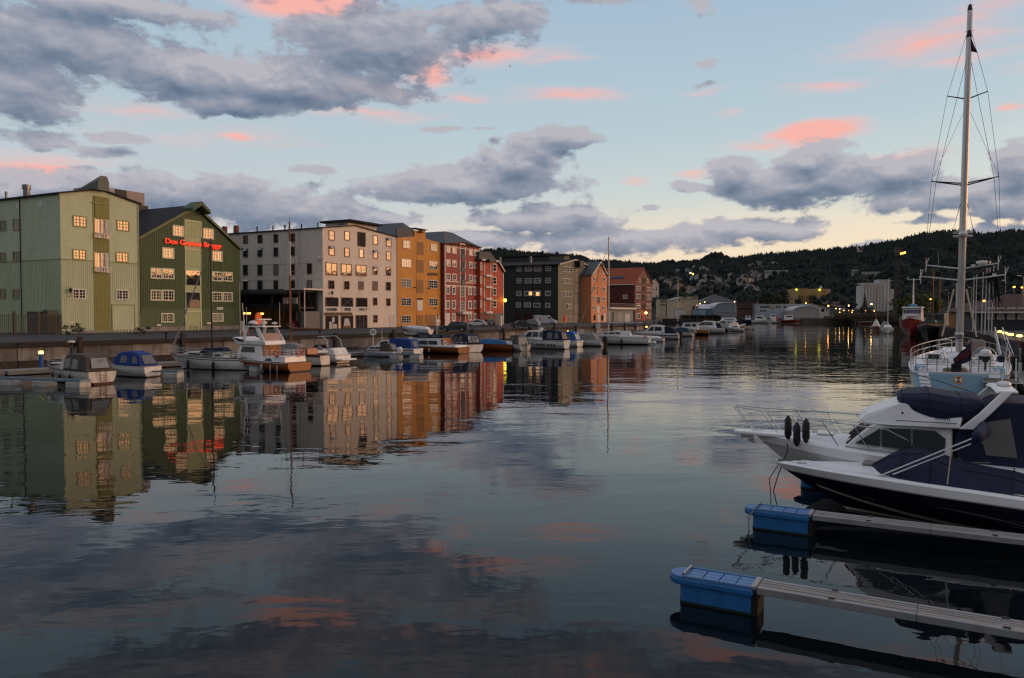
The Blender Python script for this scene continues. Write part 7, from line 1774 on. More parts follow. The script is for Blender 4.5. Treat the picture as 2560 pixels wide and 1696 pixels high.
    for p0,p1 in(((-2.9,-2.95,z1-.28),(-.1,-2.95,z1-.28)),((-2.9,-1.2,z1-.28),(-.1,-1.2,z1-.28)),((-2.9,-2.95,z1-.28),(-2.9,-1.2,z1-.28))):m.tube(p0,p1,.035,n=6)
    m.tube((-1.3,-1.3,z1-.3),(-.6,-1.3,.1),.05,n=6).tube((-1.3,-2.5,z1-.3),(-.9,-2.5,.1),.05,n=6).build('passerelle_frame',STEEL,b.t)
    MB().tube((-1.6,-2.7,z1-.9),(-1.6,-2.7,z1+1.0),.035,n=6).build('white_pole',GEL,b.t)
    for i in range(4):MB().lathe([(.03,0),(.045,.04),(.045,.3),(.03,.34)],(-1.9,-2.5+i*.28,z1-.75),6).build('hanging_strap',paint('strap_ochre',(.22,.16,.04),.7),b.t)
    # masts
    def big_mast(x,h,r,name,spr,lean=.75,white=None):
        e=MB();tp=(x,-math.tan(R(lean))*h,zd+h)
        rings=[]
        for f,k in((0,1.0),(.45,1.0),(.8,.9),(1,.7)):
            cx_,cy_,cz_=x,-math.tan(R(lean))*h*f,zd+h*f
            rings.append([(cx_+r*1.35*k*math.cos(a),cy_+r*k*math.sin(a),cz_)for a in[q*math.pi/6 for q in range(12)]])
        o=MB().loft(rings).build(name,paint('mast_silver',(.58,.57,.55),.35,.05,1,metal=.2),b.t,smooth=True)
        ax=lambda z:-math.tan(R(lean))*(z-zd)
        for z,hw,mt,rr,up in spr:
            for sg in(-1,1):MB().tube((x,ax(z),z),(x-.15,ax(z)+sg*hw,z+up),rr,rr*.7,6).build('spreader',mt,o)
        wires=MB();lw=.017
        tips=[(z,hw,up)for z,hw,mt,rr,up in spr]
        for sg in(-1,1):
            pts=[(x,ax(zd+h*.96),zd+h*.96)]+[(x-.15,ax(z)+sg*hw,z+up)for z,hw,up in tips]+[(x-.3,sg*2.7,zd+.05)]
            wires.path(pts,lw,4)
            for i,(z,hw,up)in enumerate(tips[:-1]):
                z2,hw2,up2=tips[i+1];wires.tube((x,ax(z-.4),z-.4),(x-.15,ax(z2)+sg*hw2,z2+up2),lw*.8,n=4)
            z,hw,up=tips[-1];wires.tube((x,ax(z-.4),z-.4),(x-.6,sg*2.6,zd+.05),lw*.8,n=4)
        wires.build('shroud',DARK,o)
        MB().tube(tp,(tp[0],tp[1],tp[2]+1.3),.012,n=4).path([(tp[0],tp[1]-.25,tp[2]+.4),(tp[0],tp[1]+.25,tp[2]+.4)],.012,4).build('wind_vane',DARK,o);MB().lathe([(.14,-.1),(.17,.1),(.1,.45)],tp,8).build('mast_head',BLK,o)
        return o,ax
    mz,ax1=big_mast(6.7,21.1,.20,'mizzen_mast',[(13.3,1.62,BLK,.045,.33)],.72)
    mm,ax2=big_mast(13.4,25.0,.24,'main_mast',[(20.4,1.25,BLK,.05,.35),(14.4,2.1,BLK,.05,.30)],.70)
    # radar platform, antenna yards
    z=10.05;y=ax1(z)
    MB().box(6.0,6.9,y-.55,y+.55,z-.05,z+.02).path([(6.0,y-.55,z+.22),(6.9,y-.55,z+.22),(6.9,y+.55,z+.22),(6.0,y+.55,z+.22),(6.0,y-.55,z+.22)],.02,5).build('crow_platform',GEL,mz);MB().lathe([(.25,0),(.27,.1),(.2,.2)],(5.8,y,z),10).build('radome',GEL,mz)
    for z,hl,hr,dz in((7.95,2.05,2.0,.28),(7.2,2.35,2.4,.30)):
        y=ax1(z)
        for sg,hw in((1,hl),(-1,hr)):
            tip=(6.6,y+sg*hw,z+dz);q=MB().tube((6.7,y,z),tip,.045,.035,6).build('antenna_yard',GEL,mz)
            MB().tube(tip,(tip[0],tip[1]+.0,tip[2]+.48),.028,n=5).tube(tip,(tip[0],tip[1]-.16,tip[2]+.48),.022,n=5).tube(tip,(tip[0],tip[1],tip[2]-.45),.025,n=5).build('antenna_rod',GEL,q)
    y=ax1(7.95);MB().lathe([(.12,.0),(.14,.06),(.30,.12),(.32,.30),(.02,.34)],(6.6,y-1.1,8.1),12).build('satellite_dome',GEL,mz,smooth=True);MB().box(6.5,6.7,y-.75,y-.5,8.05,8.2).build('lamp_box',GEL,mz);MB().tube((6.6,y+1.35,8.1),(6.6,y+1.35,9.0),.012,n=4).build('whip_aerial',GEL,mz);MB().tube((6.6,y-1.55,8.2),(6.6,y-1.55,8.4),.05,n=6).build('sensor',GEL,mz)
    # mizzen boom end towards the stern, slim sail along it
    zb=3.55;bo=MB().loft([[(6.5,-.22,zb-.22),(6.5,.22,zb-.22),(6.5,.26,zb+.28),(6.5,-.26,zb+.28)],[(1.9,-.20,zb-.05),(1.9,.20,zb-.05),(1.9,.25,zb+.30),(1.9,-.25,zb+.30)]]).build('mizzen_boom',paint('boom_grey',(.36,.37,.38),.45),b.t,bevel=.08);MB().box(1.85,1.9,-.16,.16,zb-.02,zb+.25).build('boom_end',ZINC,bo,bevel=.03)
    MB().tube((1.95,0,zb),(.4,1.9,zd+.1),.012,n=4).tube((1.95,0,zb),(.4,-1.9,zd+.1),.012,n=4).build('sheet_line',DARK,bo)
    m=MB()
    for sg in(-1,1):m.tube((6.2,sg*.35,6.6),(5.0,sg*.95,3.6),.05,n=6)
    m.build('running_line',paint('line_cream',(.42,.37,.27),.8),b.t)
    MB().tube((13.4,ax2(26),26.0),(23.6,0,2.4),.012,n=4).tube((6.7,ax1(22),22),(-.05,0,1.7),.010,n=4).build('stay',DARK,b.t)
    # pennant high on the mizzen, ensign on its staff
    z=22.7;y=ax1(z);MB().add([(6.3,y-.05,z),(6.3,y-.1,z-1.0),(6.25,y-.48,z-1.15),(6.25,y-.30,z-.75),(6.28,y-.05,z),(6.28,y-.1,z-1.0),(6.23,y-.48,z-1.15),(6.23,y-.30,z-.75)],[(0,1,2,3),(7,6,5,4),(0,4,5,1),(1,5,6,2),(2,6,7,3),(3,7,4,0)]).build('pennant',paint('pennant_dark',(.04,.012,.016),.8),mz)
    st=MB().tube((.05,-.62,z1-.1),(-.1,-.62,z1+1.9),.022,n=6).build('ensign_staff',DARK,b.t)
    P=[]
    for i in range(8):
        f=i/7;P.append([(-.08-.02*i,-.62+(.05+.85*f)*1.0,z1+1.75-.95*f+.05*math.sin(i*2)),(-.1+.05*math.sin(i*1.7),-.62+.82*f,z1+.75-.55*f+.25*f*f)])
    MB().loft([[a,c2,(c2[0]+.02,c2[1],c2[2]),(a[0]+.02,a[1],a[2])]for a,c2 in P]).build('ensign',paint('ensign_navy',(.02,.022,.05),.85),st)
    for i in range(2):MB().loft([[(a[0]-.03,a[1],a[2]*(.72-i*.25)+c2[2]*(.28+i*.25)),(a[0]-.03,a[1],a[2]*(.62-i*.25)+c2[2]*(.38+i*.25)),(a[0]-.02,a[1],a[2]*(.62-i*.25)+c2[2]*(.38+i*.25)),(a[0]-.02,a[1],a[2]*(.72-i*.25)+c2[2]*(.28+i*.25))]for a,c2 in P]).build('ensign_stripe',paint('ensign_red',(.22,.02,.025),.85),st)
    MB().path([(-.1,2.4,z1-.1),(-2.6,1.1,1.35),(-6.5,-1.6,.75),(-13,-5.2,.55)],.02,5).build('mooring_line',ROPE,b.t)
ketch()
# ------------------------------------------------------------------ the far shore
C7=crop(1960,700,.12674);CFR=crop(2300,640,.15303)
def wmat(n,c,v=.08):return paint(n,c,.65,v,.3)
def far_block(name,label,u0,u1,vt,D,mat,depth=12,roof=None,shape='flat',zb=2.6,wins=(),cat='building',rot=0.0,rise=.0,group=None,wmatl=None):
    """block facing the water: u0..u1 wide, eaves at picture height vt; wins = [(u0, u1, v0, v1, count)]"""
    a=AT(u0,vt,D);c=AT(u1,vt,D);W=c.x-a.x;H=a.z-zb
    t=thing(name,label,cat,(a.x,D,zb),R(rot),group)
    if shape=='flat':poly=[(0,0),(0,H),(W,H),(W,0)];top=[(-.3,H),(W+.3,H)]
    elif shape=='gable':poly=[(0,0),(0,H),(W/2,H+rise),(W,H),(W,0)];top=[(-.5,H-.2),(W/2,H+rise),(W+.5,H-.2)]
    elif shape=='shed':poly=[(0,0),(0,H),(W,H+rise),(W,0)];top=[(-.3,H),(W+.3,H+rise)]
    else:
        n=12;top=[(W/2-W/2*math.cos(math.pi*i/n),H+rise*math.sin(math.pi*i/n))for i in range(n+1)];poly=[(0,0)]+top+[(W,0)]
    MB().prism_y(poly,0,depth).build('wall',mat,t)
    if roof:MB().prism_y([(x,z-.05)for x,z in top]+[(x,z+.35)for x,z in reversed(top)],-.4,depth+.4).build('roof',roof,t)
    for wu0,wu1,wv0,wv1,n in wins:
        p=AT(wu0,wv0,D);q=AT(wu1,wv1,D);w=(q.x-p.x)/n
        for i in range(n):
            x0=p.x-a.x+i*w+w*.16;o=MB().box(x0,x0+w*.68,-.12,.05,q.z-zb,p.z-zb).build('window',wmatl or GL,t)
    return t
def roof_slope(name,label,u0,u1,v_eave,v_ridge,D,depth,wall,roof,inset=0.0,zb=2.6,wins=(),cat='building'):
    """long building, ridge across the view: front roof slope seen"""
    a=AT(u0,v_eave,D);c=AT(u1,v_eave,D);W=c.x-a.x;H=a.z-zb;k=AT(u0,v_ridge,D+depth/2);Hr=k.z-zb
    t=thing(name,label,cat,(a.x,D,zb));
    MB().box(0,W,0,depth,0,H).build('wall',wall,t)
    MB().loft([[(-.4,-.5,H-.1),(W+.4,-.5,H-.1),(W+.4,depth+.5,H-.1),(-.4,depth+.5,H-.1)],[(inset,depth/2-.1,Hr),(W-inset,depth/2-.1,Hr),(W-inset,depth/2+.1,Hr),(inset,depth/2+.1,Hr)]]).build('roof',roof,t)
    for wu0,wu1,wv0,wv1,n in wins:
        p=AT(wu0,wv0,D);q=AT(wu1,wv1,D);w=(q.x-p.x)/n
        for i in range(n):MB().box(p.x-a.x+i*w+w*.16,p.x-a.x+i*w+w*.84,-.12,.05,q.z-zb,p.z-zb).build('window',GL,t)
    return t
def far_shore():
    cream_=wmat('far_cream',(.46,.38,.26));pale=wmat('far_pale',(.44,.43,.40));bluew=wmat('far_bluewhite',(.36,.42,.46));brick=wmat('far_brick',(.11,.05,.04));bg=wmat('far_bluegrey',(.20,.24,.28));dkroof=wmat('far_dark_roof',(.055,.058,.065));wroof=wmat('far_white_roof',(.50,.52,.54));ochre_=wmat('far_ochre',(.34,.24,.09));pinkw=wmat('far_pink',(.46,.33,.27));dark=wmat('far_black',(.02,.02,.02))
    far_block('apartment_block','narrow cream block just beyond the slate grey warehouse',1649,1665,748,420,cream_,10,dkroof,wins=[(1651,1663,752,756,3),(1651,1663,760,764,3)])
    far_block('storage_hall','cream gabled hall with a white shed before it on the far shore',1685,1727,750,440,cream_,20,wmat('far_cream_roof',(.36,.32,.26)),'gable',rise=1.4,wins=[(1697,1700,748,754,1),(1706,1709,752,756,1)])
    far_block('shed','low white shed in front of the cream gabled hall',1692,1713,772,433,wroof,5,wroof)
    far_block('apartment_block','beige flats standing behind the cream gabled hall',1725,1745,741,540,cream_,12,dkroof,wins=[(1727,1743,745,748,4)])
    roof_slope('long_building','long building with a big dark hipped roof below the hillside houses',1746,1849,757,737,560,24,pale,dkroof,14,wins=[(1750,1845,759,763,14)])
    roof_slope('industrial_hall','blue grey hall with a pale sloping roof on the far shore',1752,1803,772,761,455,16,bg,wroof)
    far_block('arched_hall','blue grey hall with a white curved roof on the far shore',1786,1842,770,448,bg,18,wroof,'arch',rise=2.9)
    for i,(u0,u1,c_,lb)in enumerate(((1731,1748,(.16,.30,.36),'pale turquoise container at the end of the container row'),(1749,1765,(.24,.34,.38),'grey blue container in the middle of the container row'),(1766,1782,(.07,.17,.27),'deep blue container beside the arched hall'))):
        t=far_block('container',lb,u0,u1,776,441,wmat('container_%d'%i,c_,.15),3,None,cat='container',group='containers on the far shore')
    far_block('brick_building','dark red brown building between the arched hall and the white works building',1828,1897,758,475,brick,14,dkroof,wins=[(1832,1893,762,765,12),(1832,1893,770,774,12)])
    far_block('works_building','long blue white works building with an orange panel',1897,2000,762,465,bluew,16,pale,wins=[(1900,1924,766,770,8),(1940,1952,766,770,4),(1957,1968,765.5,770,1),(1900,1916,776,779,5)])
    t=bpy.context.scene.objects['works_building'];a=AT(1926,767,465);q=AT(1937,772,465);MB().box(a.x-t.location.x,q.x-t.location.x,-.2,.05,q.z-2.6,a.z-2.6).build('orange_panel',paint('panel_orange',(.45,.22,.05),.5),t)
    far_block('gabled_hall','grey gabled hall behind the white arched tent',1990,2074,772,462,pale,22,bg,'gable',rise=2.4,wins=[(2052,2062,772,780,1),(2064,2069,773,777,1)])
    far_block('arched_tent','white arched tent hall at the edge of the far pier',1982,2048,778,450,wmat('tent_grey',(.33,.32,.31)),15,wroof,'arch',rise=2.6)
    # grain works
    far_block('brick_block','dull pink block with an orange lit strip beside the ochre grain works',1970,1987.5,736,640,wmat('far_dullpink',(.17,.085,.08)),14,dkroof,wins=[(1981,1987,739+3*i,740.5+3*i,1)for i in range(6)],wmatl=pale)
    gw=far_block('grain_works','ochre grain works with twin towers and ribbed walls',1992,2052,731,620,ochre_,20)
    a0=gw.location
    def blk(nm,u0,u1,vt,mt,y0=-.6,y1=20.5,vb=None):
        p=AT(u0,vt,620);q=AT(u1,vt,620);z0=0 if vb is None else AT(u0,vb,620).z-2.6
        return MB().box(p.x-a0.x,q.x-a0.x,y0,y1,z0,p.z-2.6).build(nm,mt,gw)
    blk('tower',1991.5,2012,721.8,ochre_);blk('tower_top',2012,2022,722,wmat('far_orange',(.42,.24,.10)));blk('tower',2040.5,2053,722,ochre_);blk('tower_face',2053,2066,722.5,wmat('far_orange',(.42,.24,.10)));blk('tower_side',2066,2076.5,723,pinkw,.5)
    blk('annex',2076,2085.5,745,pinkw,-.4,12);blk('base_block',2054,2085,755,pinkw,-3,8)
    for i in range(14):
        u=1995+i*3.4
        if not 2011<u<2014:blk('dark_slot',u,u+.9,739,dark,-.8,.1,vb=758)
    for y in(730,737):blk('dark_slot',2055,2064,y,dark,-.8,0,vb=y+1.2)
    MB().lathe([(.8,0),(1.2,1),(.8,2.2),(.05,2.6)],(AT(2058,722,620).x-a0.x,5,AT(2058,722.5,620).z-2.6),8).build('roof_dome',wroof,gw)
    far_block('works_office','pale pink low works building to the side of the grain works',2085,2112,756,600,pinkw,14,pale,wins=[(2087,2110,759,762,7),(2087,2110,768,771,7)])
    far_block('works_shed','low pale shed with lit forecourt between the works and the silos',2113,2150,772,560,pale,10,wroof,wins=[(2115,2148,775,778,9)])
    # white silos
    p=AT(2152,776,560);st=thing('grain_silo','cluster of tall white ribbed grain silos with a lift tower','silo',(p.x,560,2.6));H=AT(2160,711,560).z-2.6;W=AT(2214,711,560).x-p.x;n=8;r=W/n/2
    sw=wmat('silo_white',(.50,.48,.45))
    for i in range(n):
        MB().lathe([(r*1.02,0),(r*1.02,H)],(r+i*2*r,0,0),14).build('silo',sw,st,smooth=False)
    MB().box(0,W,.5,8,0,H-1).build('silo_core',sw,st);MB().box(W*.02,W,-r*.6,7,H,H+.9).build('gallery',sw,st)
    x0=AT(2199,700,560).x-p.x;x1=AT(2228,700,560).x-p.x;MB().box(x0,x1,1,9,0,AT(2199,699,560).z-2.6).build('lift_tower',wmat('silo_grey',(.40,.40,.39)),st);MB().box(x1,x1+2.6,1,8,0,AT(2228,723,560).z-2.6).build('stair_block',sw,st);MB().box(x1-.2,x1+3.0,3,4,AT(2228,702,560).z-2.6,AT(2228,701,560).z-2.6).build('gangway',sw,st)
    # piers and boathouse
    def pier(label,u0,u1,v0,v1,D,dz=1.0,depth=10,step=4.2,name='timber_pier'):
        a=AT(u0,v0,D);c=AT(u1,v0,D);W=c.x-a.x;t=thing(name,label,'pier',(a.x,D,0));wd=paint('pier_timber',(.035,.03,.026),.9,.3,.6)
        MB().box(0,W,0,depth,a.z-.9,a.z).build('deck',wd,t)
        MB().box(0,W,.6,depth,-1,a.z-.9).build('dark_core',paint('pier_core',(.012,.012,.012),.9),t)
        x=0
        while x<W:MB().box(x,x+.42,-.25,.2,-1,a.z+.35).build('pile',paint('pile_pale',(.085,.08,.07),.9,.3,1),t);x+=step
        MB().box(0,W,-.18,0,a.z*.45,a.z*.45+.25).build('waling',paint('pile_pale',(.085,.08,.07),.9,.3,1),t)
        return t
    pier('dark timber pier below the arched tent on the far shore',1985,2136,796,808,446)
    pier('dark timber quay front between the far pier and the covered sailboat',2137,2262,799,810,432,step=9)
    pier('dark timber pier in front of the container row',1704,1803,788,797,430)
    bh=far_block('boathouse','pale grey boathouse standing on piles over the water',1801,1840,782,425,wmat('boathouse_grey',(.26,.27,.28)),9,wmat('boathouse_roof',(.22,.25,.28)),'flat',zb=4.2)
    for i in range(5):
        W=AT(1840,782,425).x-AT(1801,782,425).x;MB().box(W*i/4-.15,W*i/4+.15,.2,.5,-5,0).build('pile',DARK,bh);MB().box(W*i/4-.1,W*i/4+.1,-.06,0,.2,2.4).build('wall_batten',pale,bh)
    # things on the far pier: parked cars as low pale shapes
    for i,(u,c_,lb)in enumerate(((2012,(.4,.41,.42),'pale estate car parked on the far pier by the white tent'),(2070,(.05,.05,.055),'dark car parked on the far pier before the grain works'),(2086,(.30,.30,.31),'grey car parked farther along the far pier'))):
        q=AT(u,793,452);car('parked_car',lb,Vector((q.x,452,2.6)),R(4*i),4.4,1.8,1.5,c_,'hatch','cars parked on the far pier')
    # boats by the far shore
    FB='boats moored by the far shore'
    b=Boat('sailing_boat','small white sailing boat at the far quay beside the blue fishing boat',AT(1856,806,436)*1,185,8,2.8,'sailing boat',FB);b.t.location.z=0;b.hull(1.0,1.4,GEL,ANTK,rail=FEND,tran=.7);b.cabin([(1.8,1),(6,1.2),(5,1.9),(2,1.8)],.9,.7,GEL);b.mast(4.2,1.5,13,.1,ALU,boom=(3,1.5,ALU,CAN_N),spread=(.5,))
    b=Boat('fishing_boat','dark blue fishing boat at the far quay',AT(1858,808,430),-12,10,3.6,group=FB);b.t.location.z=0;b.hull(2.0,2.6,paint('hull_blue',(.012,.03,.07),.5),ANTK,rail=FEND,tran=.8);b.cabin([(1,2),(4,2),(3.8,4.2),(1.2,4.2)],1.1,1.0,GEL,'wheelhouse');b.side_glass([[(1.5,3.2),(3.4,3.2),(3.3,3.9),(1.6,3.9)]]);b.mast(5,2.2,8.5,.09,ALU,spread=(),stays=True)
    b=Boat('motor_cruiser','white motor cruiser at the far quay before the works building',AT(1879,808,428),-20,11,3.8,group=FB);b.t.location.z=0;b.hull(1.7,2.3,GEL,ANTK,rail=GELD);b.cabin([(1.5,1.6),(8,2),(5.5,4.4),(2,4.2)],1.5,1.1,GEL,taper=.3);b.side_glass([[(2.5,2.8),(6.2,2.8),(5.2,3.7),(2.6,3.7)]]);b.mast(3,4,9,.06,ALU,spread=(),stays=False)
    b=Boat('work_boat','white work boat with a tall wheelhouse near the far pier',AT(1921,808,428),-10,9.5,3.6,group=FB);b.t.location.z=0;b.hull(1.1,1.8,GEL,ANTK,rail=BLK);b.cabin([(1,1.1),(4,1.2),(3.8,5.0),(1.2,5.0)],1.3,1.1,GEL,'wheelhouse');b.side_glass([[(1.5,3.8),(3.5,3.8),(3.4,4.6),(1.5,4.6)]]);MB().tube((4.6,0,1.5),(4.6,0,4.0),.55,.5,8).build('red_drum',paint('drum_red',(.4,.03,.03),.5),b.t)
    b=Boat('fishing_boat','red hulled fishing boat with white wheelhouse near the far pier',AT(1951,809,424),-6,10.5,3.8,group=FB);b.t.location.z=0;b.hull(1.9,2.6,paint('hull_red',(.13,.018,.012),.5),paint('boot_white',(.5,.5,.5),.5),rail=FEND,boot=.35);b.cabin([(2,1.9),(6.5,2.0),(6.2,4.6),(2.2,4.6)],1.4,1.2,GEL,'wheelhouse');b.side_glass([[(2.6,3.5),(5.9,3.5),(5.8,4.2),(2.7,4.2)]]);MB().tube((4,0,4.6),(4.3,0,8.5),.18,.05,6).build('signal_mast',paint('mast_red',(.4,.08,.06),.5),b.t)
far_shore()

LAMPS={'amber':glow('street_amber',(1.0,.36,.045),9.0),'gold':glow('street_gold',(1.0,.58,.14),9.0),'white':glow('street_white',(1.0,.86,.55),9.0),'amber_strong':glow('street_amber_strong',(1.0,.36,.045),20.0),'gold_strong':glow('street_gold_strong',(1.0,.58,.14),20.0),'green':glow('roof_yellowgreen',(.85,.95,.10),1.8)}
def lit_lamp(p_uv,D,col,zb=2.6,r=.42,label=None,h=None):
    q=AT(*p_uv,D);t=thing('street_lamp',label,'street lamp',(q.x,q.y,zb),0,'lit lamps of the far shore')
    hh=q.z-zb
    if hh>1:MB().tube((0,0,0),(0,0,hh),.10,.07,6).build('pole',DARK,t)
    MB().lathe([(.02,-r),(r*.8,-r*.55),(r,0),(r*.8,r*.55),(.02,r)],(0,0,hh),8).build('lamp_globe',LAMPS[col],t)
for i,(x,y,D,c_,lb)in enumerate(((432,460,452,'gold','gold street lamp in front of the ochre grain works'),(875,515,452,'amber_strong','amber street lamp at the edge of the grey gabled hall'),(1025,568,520,'gold','gold lamp before the pale pink works building, high one'),(1100,572,520,'white','white lamp before the pale pink works building'),(1178,605,500,'amber','large amber lamp at the end of the pale pink works building'),(1278,508,480,'gold_strong','tall gold street lamp over the low pale shed'),(1275,605,520,'amber','amber lamp low against the pale shed wall'),(1352,605,520,'gold','gold lamp near the corner of the pale shed'),(1338,640,480,'amber','lowest amber lamp before the pale shed'),(1098,640,470,'amber','lowest amber lamp before the pale pink works building'),(1725,480,450,'gold_strong','tall white lamp in front of the white silos'),(1780,615,500,'gold','gold lamp at the foot of the white silos by the round tree'),(1608,612,500,'amber','amber lamp between the two round trees'))):
    lit_lamp(C7(x,y),D,c_,label=lb,r=.26 if 'strong' not in c_ else .36)
for x,y,D,c_,lb in((765,640,470,'gold','gold lamp before the long dark hipped roof'),(710,660,470,'amber','amber lamp over the turquoise containers'),(672,682,470,'amber','amber lamp beside the turquoise containers, smaller one'),(1118,638,520,'white','white lamp above the arched hall roof')):lit_lamp(C5(x,y),D,c_,label=lb,r=.28)
for(x,y),lb in(((245,193),'yellow green lamp on the first tower of the grain works'),((703,197),'yellow green lamp on the second tower of the grain works')):
    q=AT(*C7(x,y),617);o=MB().lathe([(.02,-.9),(.8,-.4),(.9,0),(.7,.5),(.02,.9)],(0,0,0),8).build('roof_lamp',LAMPS['green'],None,q);tag(o,lb,'lamp')
o=MB();q=AT(1988.5,737,636);q2=AT(1991,754,636);o.box(q.x,q2.x,634,634.6,q2.z,q.z);tag(o.build('light_strip',glow('strip_orange',(1.0,.16,.04),1.1)),'vertical orange light strip on the dull pink block','light')

# catenary lines and lattice tower
def lattice_tower():
    p=AT(2243,780,330);t=thing('lattice_tower','tall steel lattice floodlight tower in front of the hillside','tower',(p.x,330,2.6));H=AT(2243,640,330).z-2.6;m=MB();st=paint('tower_steel',(.06,.05,.045),.6,metal=.3);w=1.05
    for sx in(-1,1):
        for sy in(-1,1):MB().tube((sx*w,sy*w,0),(sx*w*.75,sy*w*.75,H),.11,n=4).build('tower_leg',st,t)
    n=18
    for i in range(n):
        z0,z1=H*i/n,H*(i+1)/n;a=w*(1-.25*i/n)
        for sy in(-1,1):m.tube((-a,sy*a,z0),(a,sy*a,z1),.055,n=4).tube((a,sy*a,z0),(-a,sy*a,z1),.055,n=4).tube((-a,sy*a,z0),(a,sy*a,z0),.05,n=4)
        for sx in(-1,1):m.tube((sx*a,-a,z0),(sx*a,a,z1),.055,n=4)
    stuff(m.build('lattice_bracing',st,t))
    MB().box(-1.4,1.4,-1.2,1.2,H,H+.2).build('platform',st,t);MB().box(-1.2,1.0,-1,1,H+1.2,H+3.6).build('lamp_frame',st,t)
    MB().tube((-.9,0,H),(-.9,0,H+4.5),.08,n=4).build('spike',st,t)
    for i in range(3):MB().box(.3+i*.75,.9+i*.75,-1.5,-1.3,H+.5+i*.22,H+1.1+i*.22).build('floodlight',LAMPS['amber'],t)
lattice_tower()
def catenary():
    st=paint('tower_steel',(.06,.05,.045),.6);t=thing('overhead_line','railway overhead line on thin masts along the far shore','overhead line',(0,0,2.6))
    us=(2072,2107,2136,2164,2192,2214);P=[AT(u,752+(i%3),470)for i,u in enumerate(us)]
    for q in P:MB().tube((q.x,q.y,0),(q.x,q.y,q.z),.12,n=5).build('mast',st,t)
    for dz in(-1.0,-3.6):
        m=MB();m.path([(q.x,q.y,P[0].z+dz)for q in P],.035,4);m.build('wire',st,t)
catenary()
# trees on the shores
def tree(u,v_base_unused,D,vt,wpx,label,seed,mat=None,zb=2.6,dens=1.0,grp='trees along the shores'):
    q=AT(u,vt,D);h=q.z-zb;w=wpx*D/F;leafy(Vector((q.x,D,zb)),w,h,int(900*dens),label,mat or LEAFD,'tree','tree',trunk=h*.22,group=grp,seed=seed,leaf=.055*w+.12)
tree(1928,0,520,722,46,'broad dark tree behind the white works building, tallest of its clump',11);tree(1903,0,515,731,34,'dark tree at the edge of the clump by the brick building',12);tree(1952,0,510,735,32,'dark tree at the edge of the clump by the pink block',13);tree(1870,0,510,742,24,'small dark tree between the long hipped roof and the dark clump',14)
tree(2155,0,480,767,14,'small round dark tree before the white silos, smaller of two',21,dens=.6);tree(2173.5,0,480,766,15,'small round dark tree before the white silos with a lamp beside',22,dens=.6)
YG=paint('leaf_lit_green',(.085,.105,.018),.7,.35,.8);YG2=paint('leaf_mid_green',(.055,.078,.02),.7,.35,.8)
tree(2256,0,250,742,44,'green tree beside the lattice tower on the east shore',31,YG2,2.75);tree(2300,0,235,735,52,'tall yellow green tree behind the red fishing boat',32,YG,2.75,1.3);tree(2338,0,225,741,40,'yellow green tree nearer the ketch masts',33,YG,2.75);tree(1738,0,445,758,12,'small tree at the corner of the cream gabled hall',41,dens=.5)
def bank_scrub():
    rnd=random.Random(9);m=MB()
    for i in range(2600):
        u=rnd.uniform(2085,2262);D=rnd.uniform(436,452);x=(u-CX)/F*D;z=2.6+rnd.random()**2*2.4;s=rnd.uniform(.25,.6);a=rnd.uniform(0,6.28)
        m.add([(x-s*math.cos(a),D-s*math.sin(a),z),(x,D,z+s*1.3),(x+s*math.cos(a),D+s*math.sin(a),z),(x,D,z-s*.8)],[(0,1,2,3)])
    o=m.build('undergrowth',paint('scrub',(.07,.055,.025),.8,.4,.3));stuff(o)
bank_scrub()
